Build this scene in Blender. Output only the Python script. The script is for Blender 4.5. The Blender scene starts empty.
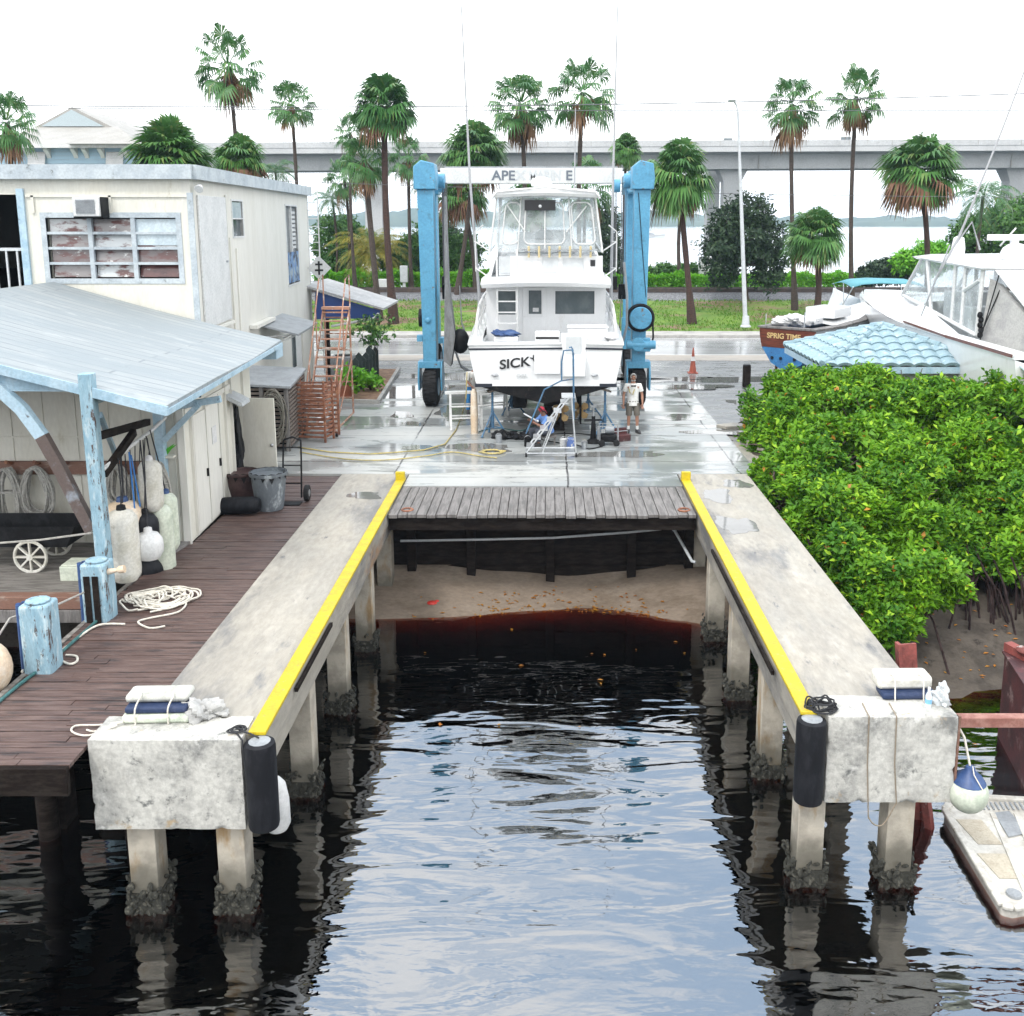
import bpy, bmesh, math, random
import numpy as np
from mathutils import Vector, Matrix
random.seed(7)
rng = np.random.default_rng(11)
scene = bpy.context.scene
COL = scene.collection
R = math.radians
PI = math.pi

# ------------------------------------------------------------------ camera model (metres; y runs up the slip, z = 0 is the pier deck)
CAM_H = 6.05
PITCH = R(10.76)
_S, _C = math.sin(PITCH), math.cos(PITCH)
def ray(u, v):
    a, up = (u - 548) / 1000, (410 - v) / 1000
    return Vector((a, _C + up * _S, -_S + up * _C))
def G(u, v, z=0.0):
    d = ray(u, v)
    return Vector((0, 0, CAM_H)) + d * ((z - CAM_H) / d.z)
def P(u, v, y):
    d = ray(u, v)
    return Vector((0, 0, CAM_H)) + d * (y / d.y)
WZ = -2.4      # water level

def cr(pts, k=4):
    """a smooth curve through the points"""
    p = [Vector(q) for q in pts]; out = []
    for i in range(len(p) - 1):
        a, b, c, d = p[max(i-1,0)], p[i], p[i+1], p[min(i+2,len(p)-1)]
        for j in range(k):
            t = j / k
            out.append(.5*((2*b) + (c-a)*t + (2*a-5*b+4*c-d)*t*t + (3*b-a-3*c+d)*t*t*t))
    return out + [p[-1]]
# ------------------------------------------------------------------ mesh builder
class MB:
    def __init__(s):
        s.v, s.f, s.mi, s.cur = [], [], [], 0
    def add(s, vs, fs):
        b = len(s.v)
        s.v.extend(tuple(p) for p in vs)
        for f in fs:
            s.f.append(tuple(i + b for i in f)); s.mi.append(s.cur)
        return s
    def m(s, i):
        s.cur = i; return s
    def box(s, x0, x1, y0, y1, z0, z1):
        return s.add([(x0,y0,z0),(x1,y0,z0),(x1,y1,z0),(x0,y1,z0),(x0,y0,z1),(x1,y0,z1),(x1,y1,z1),(x0,y1,z1)],
                     [(0,3,2,1),(4,5,6,7),(0,1,5,4),(1,2,6,5),(2,3,7,6),(3,0,4,7)])
    def obox(s, c, half, M):
        vs = []
        for sx, sy, sz in ((-1,-1,-1),(1,-1,-1),(1,1,-1),(-1,1,-1),(-1,-1,1),(1,-1,1),(1,1,1),(-1,1,1)):
            vs.append(Vector(c) + M @ Vector((sx*half[0], sy*half[1], sz*half[2])))
        return s.add(vs, [(0,3,2,1),(4,5,6,7),(0,1,5,4),(1,2,6,5),(2,3,7,6),(3,0,4,7)])
    def beam(s, p, q, w, h, up=(0,0,1)):
        p, q = Vector(p), Vector(q)
        d = (q - p); L = d.length; d.normalize()
        u = Vector(up)
        if abs(d.dot(u)) > .98: u = Vector((0,1,0))
        sd = d.cross(u).normalized(); u = sd.cross(d)
        M = Matrix((sd, d, u)).transposed()
        return s.obox((p + q) / 2, (w/2, L/2, h/2), M)
    def cyl(s, p, q, r, r2=None, n=12, caps=True):
        return s.tube([p, q], [r, r if r2 is None else r2], n, caps)
    def tube(s, pts, r, n=6, caps=True, closed=False):
        pts = [Vector(p) for p in pts]
        k = len(pts)
        rs = r if isinstance(r, (list, tuple)) else [r] * k
        T = []
        for i in range(k):
            if closed: d = pts[(i+1) % k] - pts[i-1]
            else: d = pts[min(i+1, k-1)] - pts[max(i-1, 0)]
            if d.length < 1e-9: d = Vector((0,0,1))
            T.append(d.normalized())
        a = Vector((0,0,1)) if abs(T[0].z) < .9 else Vector((1,0,0))
        nrm = (a - T[0] * a.dot(T[0])).normalized()
        vs = []
        for i in range(k):
            nrm = nrm - T[i] * nrm.dot(T[i])
            if nrm.length < 1e-6:
                nrm = T[i].orthogonal()
            nrm.normalize()
            bn = T[i].cross(nrm)
            for j in range(n):
                t = 2 * PI * j / n
                vs.append(pts[i] + (nrm * math.cos(t) + bn * math.sin(t)) * rs[i])
        fs = []
        for i in range(k if closed else k - 1):
            i2 = (i + 1) % k
            for j in range(n):
                j2 = (j + 1) % n
                fs.append((i*n+j, i*n+j2, i2*n+j2, i2*n+j))
        if caps and not closed:
            fs.append(tuple(range(n - 1, -1, -1))); fs.append(tuple(range((k-1)*n, k*n)))
        return s.add(vs, fs)
    def lathe(s, prof, c=(0,0,0), n=16, M=None, cap=True):
        vs, fs = [], []
        for (r, z) in prof:
            for j in range(n):
                t = 2 * PI * j / n
                p = Vector((r * math.cos(t), r * math.sin(t), z))
                if M is not None: p = M @ p
                vs.append(p + Vector(c))
        k = len(prof)
        for i in range(k - 1):
            for j in range(n):
                j2 = (j + 1) % n
                fs.append((i*n+j, i*n+j2, (i+1)*n+j2, (i+1)*n+j))
        if cap:
            fs.append(tuple(range(n - 1, -1, -1))); fs.append(tuple(range((k-1)*n, k*n)))
        return s.add(vs, fs)
    def ball(s, c, r, n=14, m=9, M=None):
        r = (r, r, r) if not isinstance(r, (tuple, list)) else r
        prof = []
        vs, fs = [], []
        for i in range(m + 1):
            a = -PI/2 + PI * i / m
            for j in range(n):
                t = 2 * PI * j / n
                ca = max(math.cos(a), .02)
                p = Vector((r[0]*ca*math.cos(t), r[1]*ca*math.sin(t), r[2]*math.sin(a)))
                if M is not None: p = M @ p
                vs.append(p + Vector(c))
        for i in range(m):
            for j in range(n):
                j2 = (j + 1) % n
                fs.append((i*n+j, i*n+j2, (i+1)*n+j2, (i+1)*n+j))
        fs.append(tuple(range(n - 1, -1, -1))); fs.append(tuple(range(m*n, (m+1)*n)))
        return s.add(vs, fs)
    def blob(s, c, r, seed=0, amp=.28, n=22, m=14, M=None):
        """a crumpled lump: an ellipsoid with folds"""
        q = random.Random(seed); ph = [q.uniform(0, 6.3) for _ in range(9)]; vs, fs = [], []
        for i in range(m + 1):
            a = -PI/2 + PI * i / m
            for j in range(n):
                t = 2 * PI * j / n; ca = max(math.cos(a), .02)
                d = Vector((ca*math.cos(t), ca*math.sin(t), math.sin(a)))
                k = 1 + amp*(.5*math.sin(3.1*d.x+2.3*d.y+ph[0]) + .45*abs(math.sin(5.3*d.y-3.7*d.z+ph[1])) + .4*math.sin(7.7*d.x+6.1*d.z+ph[2]) + .3*abs(math.sin(11*d.y+9*d.x+ph[3])) - .3)
                p = Vector((r[0]*d.x, r[1]*d.y, r[2]*d.z)) * k
                if M is not None: p = M @ p
                vs.append(p + Vector(c))
        for i in range(m):
            for j in range(n):
                j2 = (j + 1) % n; fs.append((i*n+j, i*n+j2, (i+1)*n+j2, (i+1)*n+j))
        fs.append(tuple(range(n - 1, -1, -1))); fs.append(tuple(range(m*n, (m+1)*n)))
        return s.add(vs, fs)
    def rough_box(s, x0, x1, y0, y1, z0, z1, step=.07, amp=.0035, seed=0):
        """a cast block with worn faces and nibbled arrises"""
        q = random.Random(seed); ph = [q.uniform(0, 6.3) for _ in range(6)]
        nx, ny, nz_ = [max(2, int((b - a) / step)) for a, b in ((x0,x1),(y0,y1),(z0,z1))]
        idx = {}; vs = []; fs = []
        def vert(i, j, k):
            if (i,j,k) not in idx:
                p = Vector((x0+(x1-x0)*i/nx, y0+(y1-y0)*j/ny, z0+(z1-z0)*k/nz_)); c = Vector(((x0+x1)/2,(y0+y1)/2,(z0+z1)/2))
                e = (i in (0,nx)) + (j in (0,ny)) + (k in (0,nz_))
                w = amp*(math.sin(9*p.x+5*p.z+ph[0])*.5 + math.sin(17*p.x-11*p.y+8*p.z+ph[1])*.35 + math.sin(31*p.z+23*p.x+ph[2])*.25)
                d = (p - c).normalized()
                p = p + d * w
                if e >= 2: p = p - d * (.008 + .010*q.random()**2 + (.035 if q.random() < .06 else 0))
                idx[(i,j,k)] = len(vs); vs.append(p)
            return idx[(i,j,k)]
        for i in range(nx):
            for j in range(ny):
                fs += [(vert(i,j,0),vert(i,j+1,0),vert(i+1,j+1,0),vert(i+1,j,0)), (vert(i,j,nz_),vert(i+1,j,nz_),vert(i+1,j+1,nz_),vert(i,j+1,nz_))]
        for i in range(nx):
            for k in range(nz_):
                fs += [(vert(i,0,k),vert(i+1,0,k),vert(i+1,0,k+1),vert(i,0,k+1)), (vert(i,ny,k),vert(i,ny,k+1),vert(i+1,ny,k+1),vert(i+1,ny,k))]
        for j in range(ny):
            for k in range(nz_):
                fs += [(vert(0,j,k),vert(0,j,k+1),vert(0,j+1,k+1),vert(0,j+1,k)), (vert(nx,j,k),vert(nx,j+1,k),vert(nx,j+1,k+1),vert(nx,j,k+1))]
        return s.add(vs, fs)
    def poly(s, pts):
        return s.add(pts, [tuple(range(len(pts)))])
    def prism(s, pts, ext):
        e = Vector(ext); n = len(pts)
        vs = [Vector(p) for p in pts] + [Vector(p) + e for p in pts]
        fs = [tuple(range(n - 1, -1, -1)), tuple(range(n, 2*n))]
        for i in range(n):
            j = (i + 1) % n
            fs.append((i, j, n + j, n + i))
        return s.add(vs, fs)
    def loft(s, secs, closed=False, cap0=False, cap1=False):
        n = len(secs[0]); vs = [p for sec in secs for p in sec]; fs = []
        for i in range(len(secs) - 1):
            for j in range(n if closed else n - 1):
                j2 = (j + 1) % n
                fs.append((i*n+j, i*n+j2, (i+1)*n+j2, (i+1)*n+j))
        if cap0: fs.append(tuple(range(n - 1, -1, -1)))
        if cap1: fs.append(tuple(range((len(secs)-1)*n, len(secs)*n)))
        return s.add(vs, fs)
    def wall(s, p0, p1, z0, z1, th, ops=()):
        """a wall from p0 to p1 (outside on the right-hand side), openings (s0, s1, za, zb) along it"""
        p0, p1 = Vector((p0[0], p0[1], 0)), Vector((p1[0], p1[1], 0))
        d = p1 - p0; L = d.length; d.normalize(); nn = Vector((d.y, -d.x, 0))
        S = sorted({0, L} | {o[0] for o in ops} | {o[1] for o in ops})
        Z = sorted({z0, z1} | {o[2] for o in ops} | {o[3] for o in ops})
        pt = lambda a, z, k: p0 + d * a + Vector((0, 0, z)) - nn * (th * k)
        hole = lambda a, z: any(o[0] < a < o[1] and o[2] < z < o[3] for o in ops)
        for i in range(len(S) - 1):
            for j in range(len(Z) - 1):
                if hole((S[i]+S[i+1])/2, (Z[j]+Z[j+1])/2): continue
                for k in (0, 1):
                    s.poly([pt(S[i],Z[j],k), pt(S[i+1],Z[j],k), pt(S[i+1],Z[j+1],k), pt(S[i],Z[j+1],k)])
        for (a, b, za, zb) in ops:
            for (q0, q1) in (((a,za),(b,za)), ((b,za),(b,zb)), ((b,zb),(a,zb)), ((a,zb),(a,za))):
                s.poly([pt(q0[0],q0[1],0), pt(q1[0],q1[1],0), pt(q1[0],q1[1],1), pt(q0[0],q0[1],1)])
        s.poly([pt(0,z1,0), pt(L,z1,0), pt(L,z1,1), pt(0,z1,1)])
        s.poly([pt(0,z0,0), pt(0,z1,0), pt(0,z1,1), pt(0,z0,1)]); s.poly([pt(L,z0,0), pt(L,z1,0), pt(L,z1,1), pt(L,z0,1)])
        return s
    def shift(s, d):
        s.v = [(p[0]+d[0], p[1]+d[1], p[2]+d[2]) for p in s.v]; return s
    def xform(s, M):
        s.v = [tuple(M @ Vector(p)) for p in s.v]; return s
    def build(s, name, mats, parent=None, loc=None, bevel=0, smooth=True, angle=38, world=False):
        if world and parent is not None:
            r = parent
            while r.parent: r = r.parent
            s.shift(-Vector(r.location))
        me = bpy.data.meshes.new(name)
        me.from_pydata(s.v, [], s.f)
        for mm in (mats if isinstance(mats, (list, tuple)) else [mats]): me.materials.append(mm)
        if any(s.mi): me.polygons.foreach_set('material_index', s.mi)
        if smooth:
            me.polygons.foreach_set('use_smooth', [True] * len(me.polygons))
            me.set_sharp_from_angle(angle=R(angle))
        me.update()
        o = bpy.data.objects.new(name, me); COL.objects.link(o)
        if parent is not None: o.parent = parent
        if loc is not None: o.location = loc
        if bevel:
            b = o.modifiers.new('bevel', 'BEVEL'); b.width = bevel; b.segments = 2; b.limit_method = 'ANGLE'; b.angle_limit = R(50)
        return o

def tag(o, label=None, cat=None, group=None, kind=None):
    if label: o['label'] = label
    if cat: o['category'] = cat
    if group: o['group'] = group
    if kind: o['kind'] = kind
    return o
def thing(name, label, cat, loc=(0,0,0), rotz=0, group=None):
    o = bpy.data.objects.new(name, None); COL.objects.link(o)
    o.empty_display_size = .2
    o.location = loc; o.rotation_euler = (0, 0, rotz)
    return tag(o, label, cat, group)
def kids(o): return [c for c in bpy.data.objects if c.parent == o]
def dup(root, loc=None, rotz=None, label=None, scale=None, group=None, par=None):
    r = root.copy(); COL.objects.link(r)
    if par is not None: r.parent = par
    if loc is not None: r.location = loc
    if rotz is not None: r.rotation_euler = (0, 0, rotz)
    if scale is not None: r.scale = (scale,)*3 if not isinstance(scale, (tuple, list)) else scale
    if label: r['label'] = label
    if group: r['group'] = group
    for ch in kids(root): dup(ch, par=r)
    return r
def struct(o): o['kind'] = 'structure'; return o
def lettering(body, size, mat, parent, loc, rot=(PI/2, 0, 0), extrude=.004, shear=0, name='lettering', align='CENTER', sx=1):
    c = bpy.data.curves.new(name, 'FONT'); c.body = body; c.size = size; c.extrude = extrude; c.shear = shear
    c.align_x = align; c.align_y = 'CENTER'
    c.materials.append(mat); c.offset = size * .022
    o = bpy.data.objects.new(name, c); COL.objects.link(o)
    me = bpy.data.meshes.new_from_object(o.evaluated_get(bpy.context.evaluated_depsgraph_get()))
    bpy.data.objects.remove(o); o = bpy.data.objects.new(name, me); COL.objects.link(o); o.parent = parent
    if not len(me.materials): me.materials.append(mat)
    o.location = loc; o.rotation_euler = rot; o.scale = (sx, 1, 1)
    return o

# ------------------------------------------------------------------ materials
class NT:
    def __init__(s, name):
        s.m = bpy.data.materials.new(name); s.m.use_nodes = True
        s.t = s.m.node_tree; s.t.nodes.clear()
        s.out = s.t.nodes.new('ShaderNodeOutputMaterial')
    def n(s, typ, ins=None, **kw):
        nd = s.t.nodes.new('ShaderNode' + typ)
        for k, v in kw.items(): setattr(nd, k, v)
        for k, v in (ins or {}).items():
            if hasattr(v, 'is_output'): s.t.links.new(v, nd.inputs[k])
            else: nd.inputs[k].default_value = v
        return nd
    def noise(s, vec, scale, detail=5, rough=.6, dist=0.0):
        return s.n('TexNoise', {'Vector': vec, 'Scale': scale, 'Detail': detail, 'Roughness': rough, 'Distortion': dist}).outputs[0]
    def ramp(s, x, lo, hi, a=0.0, b=1.0):
        return s.n('MapRange', {0: x, 1: lo, 2: hi, 3: a, 4: b}, interpolation_type='SMOOTHSTEP').outputs[0]
    def math(s, op, a, b=0.0):
        return s.n('Math', {0: a, 1: b}, operation=op).outputs[0]
    def mix(s, f, a, b):
        nd = s.n('Mix', data_type='RGBA')
        for i, x in ((0, f), (6, a), (7, b)):
            if hasattr(x, 'is_output'): s.t.links.new(x, nd.inputs[i])
            else: nd.inputs[i].default_value = x
        return nd.outputs[2]
    def vec(s, coord='Object', scale=(1,1,1), rot=(0,0,0)):
        if coord == 'World': c = s.n('NewGeometry').outputs['Position']
        else: c = s.n('TexCoord').outputs[coord]
        return s.n('Mapping', {0: c, 2: rot, 3: scale}).outputs[0]
    def done(s, shader):
        s.t.links.new(shader, s.out.inputs[0]); return s.m
def c4(c): return (c[0], c[1], c[2], 1.0)
def mul(c, k): return tuple(x * k for x in c)

def mat(name, col, rough=.6, col2=None, scale=3.0, lo=.42, hi=.62, stretch=(1,1,1), bump=0.0, bscale=30, metal=0.0,
        spots=None, spec=.5, rough2=None, coord='Object', fine=.10, coat=0.0):
    t = NT(name)
    v = t.vec(coord, stretch)
    base = c4(col)
    fac = None
    if col2 is not None:
        fac = t.ramp(t.noise(v, scale, 7, .65, .3), lo, hi)
        base = t.mix(fac, c4(col), c4(col2))
    if spots:
        for (sc, ss, a, b) in ([spots] if not isinstance(spots, list) else spots):
            base = t.mix(t.ramp(t.noise(v, ss, 8, .68, .15), a - .055, b - .055), base, c4(sc))
    if fine:
        f = t.ramp(t.noise(v, scale * 7 + 5, 4), .3, .7, 1 - fine, 1 + fine)
        nd = t.n('VectorMath', {0: base if hasattr(base, 'is_output') else base[:3], 1: f}, operation='MULTIPLY'); base = nd.outputs[0]
    b = t.n('BsdfPrincipled', {'Base Color': base, 'Roughness': rough, 'Metallic': metal, 'Specular IOR Level': spec, 'Coat Weight': coat})
    if rough2 is not None:
        t.t.links.new(t.ramp(t.noise(v, scale * 2.3, 5), .35, .65, rough, rough2), b.inputs['Roughness'])
    if bump:
        bp = t.n('Bump', {'Height': t.noise(v, bscale, 6, .6), 'Strength': bump, 'Distance': .02})
        t.t.links.new(bp.outputs[0], b.inputs['Normal'])
    return t.done(b.outputs[0])

def leafmat(name, c1, c2, c3=None, scale=1.2, trans=.3, rough=.42, spec=.4):
    t = NT(name)
    rnd = t.n('NewGeometry').outputs['Random Per Island']
    v = t.vec('Object')
    f = t.ramp(t.noise(v, scale, 4), .35, .65)
    f = t.math('ADD', t.math('MULTIPLY', f, .6), t.math('MULTIPLY', rnd, .4))
    col = t.mix(f, c4(c1), c4(c2))
    if c3 is not None:
        col = t.mix(t.ramp(rnd, .80, .95), col, c4(c3))
    b = t.n('BsdfPrincipled', {'Base Color': col, 'Roughness': rough, 'Specular IOR Level': spec})
    tr = t.n('BsdfTranslucent', {'Color': col})
    mx = t.n('MixShader', {0: trans, 1: b.outputs[0], 2: tr.outputs[0]})
    return t.done(mx.outputs[0])

M = {}
M['concrete'] = mat('weathered_pier_concrete', (.345,.32,.275), .75, (.275,.257,.226), .9, .35, .7, bump=.25, bscale=25,
                    spots=[((.145,.144,.146), .5, .55, .70), ((.17,.17,.17), 1.7, .62, .78), ((.33,.20,.11), .55, .64, .76), ((.12,.12,.125), 4.0, .66, .76), ((.44,.41,.36), 1.3, .60, .8)], rough2=.45, coord='World', stretch=(1,.32,1), fine=.10)
M['block'] = mat('stained_white_concrete', (.52,.515,.48), .8, (.41,.405,.38), 2.0, .38, .66, bump=.4, bscale=18,
                 spots=[((.20,.203,.196), 1.5, .54, .72), ((.13,.135,.13), 5.0, .61, .75), ((.56,.555,.53), 2.6, .60, .74), ((.38,.30,.20), 3.4, .66, .76)], stretch=(1,1,.9), fine=.14)
def pile_mat():
    t = NT('tide_stained_pile_concrete'); v = t.vec('World')
    col = t.mix(t.ramp(t.noise(v, 3.5, 6), .4, .65), c4((.47,.43,.36)), c4((.34,.31,.26)))
    col = t.mix(t.ramp(t.noise(t.vec('World', (1,1,.35)), 3.0, 7), .52, .7), col, c4((.33,.22,.11)))
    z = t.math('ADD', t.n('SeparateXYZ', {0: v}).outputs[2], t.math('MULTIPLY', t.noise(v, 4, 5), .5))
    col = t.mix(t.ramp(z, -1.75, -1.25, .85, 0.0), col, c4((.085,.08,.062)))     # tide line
    bp = t.n('Bump', {'Height': t.noise(v, 25, 5), 'Strength': .3, 'Distance': .02})
    return t.done(t.n('BsdfPrincipled', {'Base Color': col, 'Roughness': .8, 'Normal': bp.outputs[0]}).outputs[0])
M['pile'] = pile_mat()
M['oldpad'] = mat('weathered_grey_white_pad', (.47,.475,.44), .7, (.33,.335,.30), 3, spots=((.15,.15,.13), 4, .62, .74), bump=.15)
M['oldblue'] = mat('faded_navy_pad', (.02,.035,.085), .55, (.04,.055,.11), 4, spec=.25)
M['oyster'] = mat('oyster_crust', (.028,.028,.022), .9, (.11,.105,.085), 14, .52, .66, bump=.9, bscale=40)
M['yellow'] = mat('yellow_kerb_paint', (.52,.40,.006), .55, (.44,.33,.015), 3, bump=.12, spots=((.30,.25,.12), 9, .64, .74))
M['dock'] = mat('dark_wet_decking', (.080,.047,.040), .42, (.145,.098,.086), 1.6, .35, .7, stretch=(1,9,1), bump=.25, bscale=14,
                spots=((.04,.03,.03), 1.5, .55, .7), coord='World', rough2=.6)
M['greywood'] = mat('grey_weathered_timber', (.19,.178,.172), .7, (.11,.102,.098), 2, stretch=(7,.7,1), bump=.35, bscale=16, coord='World',
                    spots=((.10,.095,.09), 1.2, .58, .7))
M['porchwood'] = mat('worn_porch_boards', (.22,.205,.19), .7, (.12,.11,.10), 2, stretch=(1,8,1), bump=.3, bscale=16, coord='World')
M['darkwood'] = mat('dark_wet_timber', (.011,.008,.007), .75, (.024,.019,.016), 3, stretch=(1,1,4), bump=.3, spec=.08)
M['brownbeam'] = mat('brown_weathered_beam', (.19,.10,.072), .7, (.30,.24,.20), 2.2, .5, .7, stretch=(1,3,3), bump=.25)
M['bluewood'] = mat('flaking_pale_blue_timber', (.27,.41,.49), .75, (.19,.33,.42), 2.4, .4, .7, stretch=(2.6,2.6,.7), bump=.5, bscale=20,
                    spots=[((.42,.53,.575), 4, .57, .70), ((.075,.05,.042), 1.7, .635, .665), ((.10,.10,.10), 6, .64, .69)])
M['bluewood2'] = mat('pale_blue_painted_board', (.38,.51,.60), .65, (.28,.42,.52), 2.2, bump=.2, spots=((.10,.10,.11), 3, .68, .74))
M['whitepaint'] = mat('white_paint', (.64,.645,.645), .5, (.57,.58,.58), 2, bump=.06)
M['cream'] = mat('cream_painted_plywood', (.66,.65,.585), .7, (.62,.605,.535), 1.3, bump=.12, bscale=9,
                 spots=((.40,.365,.26), 1.4, .65, .80), stretch=(1.5,1.5,.5), fine=.04)
M['creamwhite'] = mat('off_white_render', (.67,.66,.615), .8, (.63,.62,.57), .8, bump=.15, bscale=26,
                      spots=((.44,.405,.34), 1.3, .66, .84), stretch=(1.6,1.6,.25), fine=.04)
M['greyblue'] = mat('blue_grey_fascia', (.46,.51,.54), .6, (.36,.41,.45), 2, spots=((.18,.20,.2), 4, .66, .76))
M['black'] = mat('black_rubber', (.006,.006,.007), .6, (.016,.017,.019), 4, bump=.15, spec=.18)
M['blackfender'] = mat('scuffed_black_rubber', (.006,.0065,.009), .6, (.015,.016,.02), 5, bump=.2, stretch=(1,1,.4), spec=.2)
M['darkvoid'] = mat('painted_interior_shade', (.008,.008,.009), .9, spec=.05)  # near-black colour painted in for the shade inside rooms and stores
M['liftblue'] = mat('sky_blue_machine_paint', (.088,.30,.47), .38, (.072,.26,.42), 1.5, spots=[((.06,.20,.31), 2.2, .60, .72), ((.14,.10,.07), 4.5, .66, .74)], bump=.05)
M['liftwhite'] = mat('white_machine_paint', (.62,.63,.62), .4, (.55,.56,.55), 1.5, spots=((.35,.30,.24), 4, .70, .8))
M['steel'] = mat('dull_steel', (.42,.44,.46), .42, (.30,.31,.33), 4, metal=.7)
M['alu'] = mat('aluminium', (.70,.72,.74), .33, (.6,.62,.64), 5, metal=.8)
M['sling'] = mat('grey_webbing', (.22,.23,.24), .8, (.15,.155,.16), 6, stretch=(1,1,.3))
M['tyre'] = mat('worn_tyre', (.016,.016,.017), .75, (.026,.026,.027), 8, bump=.4, bscale=20, spec=.15)
M['gel'] = mat('white_gelcoat', (.73,.74,.75), .22, (.70,.71,.72), .7, spec=.55, coat=.3, fine=.02, spots=((.52,.50,.45), 1.6, .67, .85), stretch=(1.6,1,.5))
M['gel2'] = mat('pale_grey_gelcoat', (.54,.565,.58), .3, (.50,.525,.54), 1.2, fine=.03)
M['bottom'] = mat('black_antifouling', (.005,.005,.006), .8, (.012,.011,.011), 2.2, bump=.2, spots=((.03,.024,.02), 3, .62, .74), spec=.2)
M['navy'] = mat('dark_navy_trim', (.01,.014,.025), .35)
M['glass'] = mat('tinted_window_glass', (.10,.125,.135), .05, (.14,.165,.175), 1.5, spec=.8, fine=.02)
M['bronze'] = mat('bronze', (.34,.23,.11), .4, (.36,.25,.12), 4, metal=.85)
M['letter'] = mat('black_lettering', (.012,.012,.014), .4)
M['greyletter'] = mat('pale_grey_lettering', (.50,.52,.53), .5)  # paler grey for the faint letters
M['navyletter'] = mat('grey_blue_lettering', (.12,.14,.17), .5)
M['rust'] = mat('rusty_steel', (.27,.11,.062), .8, (.14,.058,.038), 4, bump=.3, spots=((.44,.22,.12), 5, .60, .72))
M['orust'] = mat('orange_rusty_rail', (.40,.205,.135), .75, (.28,.14,.095), 5, spots=((.52,.45,.40), 5, .56, .68))
M['redsteel'] = mat('faded_red_steel', (.24,.058,.048), .7, (.14,.038,.032), 3, bump=.3, spots=((.42,.36,.34), 4, .64, .72))
M['barge'] = mat('rusty_oxblood_plate', (.085,.022,.024), .6, (.045,.016,.018), 3, bump=.3, spots=((.22,.15,.14), 2.6, .62, .74))
M['rope'] = mat('grey_rope', (.42,.41,.38), .9, (.30,.29,.27), 20, bump=.4, bscale=60)
M['whiterope'] = mat('off_white_rope', (.66,.63,.56), .9, (.52,.49,.43), 15, bump=.4, bscale=60)
M['greenhose'] = mat('green_hose', (.03,.10,.10), .45, (.05,.15,.15), 6)
M['darkrope'] = mat('black_line', (.025,.026,.03), .9)
M['bluerope'] = mat('blue_line', (.04,.16,.42), .9)
M['yellowhose'] = mat('yellow_air_hose', (.45,.36,.12), .55, (.30,.26,.12), 6)
M['vinyl'] = mat('dirty_white_vinyl', (.60,.59,.545), .5, (.50,.485,.42), 3, spots=((.32,.31,.26), 5, .64, .78))
M['greenvinyl'] = mat('algae_tinted_white_vinyl', (.60,.64,.54), .5, (.44,.49,.40), 2.6, spots=((.22,.25,.2), 5, .64, .78))
M['peach'] = mat('peach_faded_vinyl', (.62,.48,.34), .55, (.68,.60,.50), 3)
M['bluevinyl'] = mat('navy_vinyl', (.025,.06,.17), .45, (.04,.09,.22), 4)
M['binbrown'] = mat('dark_maroon_plastic', (.055,.028,.028), .5, (.085,.05,.048), 4)
M['bingrey'] = mat('battered_grey_plastic', (.13,.15,.17), .45, (.42,.46,.48), 3, .56, .68, stretch=(1,1,.4))
M['plank'] = mat('old_pallet_wood', (.12,.095,.08), .8, (.20,.17,.15), 4, stretch=(2,2,2), bump=.3)
M['cyantile'] = mat('pale_blue_roof_tile', (.27,.375,.42), .75, (.215,.325,.38), 2.6, .35, .65, spots=[((.38,.48,.53), 4, .58, .70), ((.15,.24,.28), 7, .66, .78)], bump=.2)
M['mahogany'] = mat('varnished_mahogany', (.16,.045,.025), .3, (.09,.028,.018), 3, stretch=(1,1,8), coat=.3)
M['gold'] = mat('gold_leaf_lettering', (.62,.45,.20), .4)
M['hullblue'] = mat('blue_bottom_paint', (.04,.19,.42), .6, (.035,.15,.35), 2.5, spots=((.02,.05,.1), 7, .68, .72))
M['canvas'] = mat('white_canvas', (.64,.64,.64), .9, (.57,.575,.585), 2.4, bump=.3, bscale=5)
M['greycanvas'] = mat('grey_canvas', (.40,.40,.39), .9, (.33,.33,.33), 2.4, bump=.3, bscale=5)
M['teal'] = mat('teal_canvas', (.10,.29,.345), .8, (.08,.25,.30), 2)
M['shingle'] = None
M['asphalt'] = mat('wet_old_asphalt', (.13,.135,.14), .5, (.20,.205,.21), 1.2, .35, .65, rough2=.16, bump=.2, bscale=60, coord='World', stretch=(.35,1,1))
M['road'] = mat('wet_pale_road', (.30,.31,.32), .08, (.36,.37,.38), .4, rough2=.18, coord='World', stretch=(.15,1.2,1))
M['sandpath'] = mat('sandy_verge', (.33,.30,.265), .9, (.26,.25,.235), 1.1, bump=.3, coord='World', stretch=(.3,1,1))
M['kerb'] = mat('kerb_concrete', (.40,.39,.37), .8, (.30,.29,.28), 1.5, bump=.2, coord='World')
M['soil'] = mat('mulch_soil', (.20,.115,.075), .95, (.30,.19,.12), 4, bump=.6, bscale=40, coord='World')
M['grassground'] = mat('lawn_ground', (.07,.165,.014), .95, (.13,.22,.028), .9, .35, .6, bump=.6, bscale=30, coord='World',
                       spots=((.20,.125,.085), .42, .555, .66), stretch=(.6,1,1), fine=.3)
M['ballast'] = mat('railway_ballast', (.10,.105,.115), .95, (.24,.245,.255), 9, .4, .62, bump=.9, bscale=25, coord='World', fine=.3)
M['railsteel'] = mat('rusty_rail', (.055,.042,.038), .6, (.085,.06,.05), 3)
M['sand'] = mat('grey_brown_wet_sand', (.235,.19,.15), .85, (.175,.138,.105), 1.6, bump=.35, bscale=22, coord='World',
                spots=((.28,.235,.19), .9, .56, .72), stretch=(.5,1,1), spec=.15)
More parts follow.
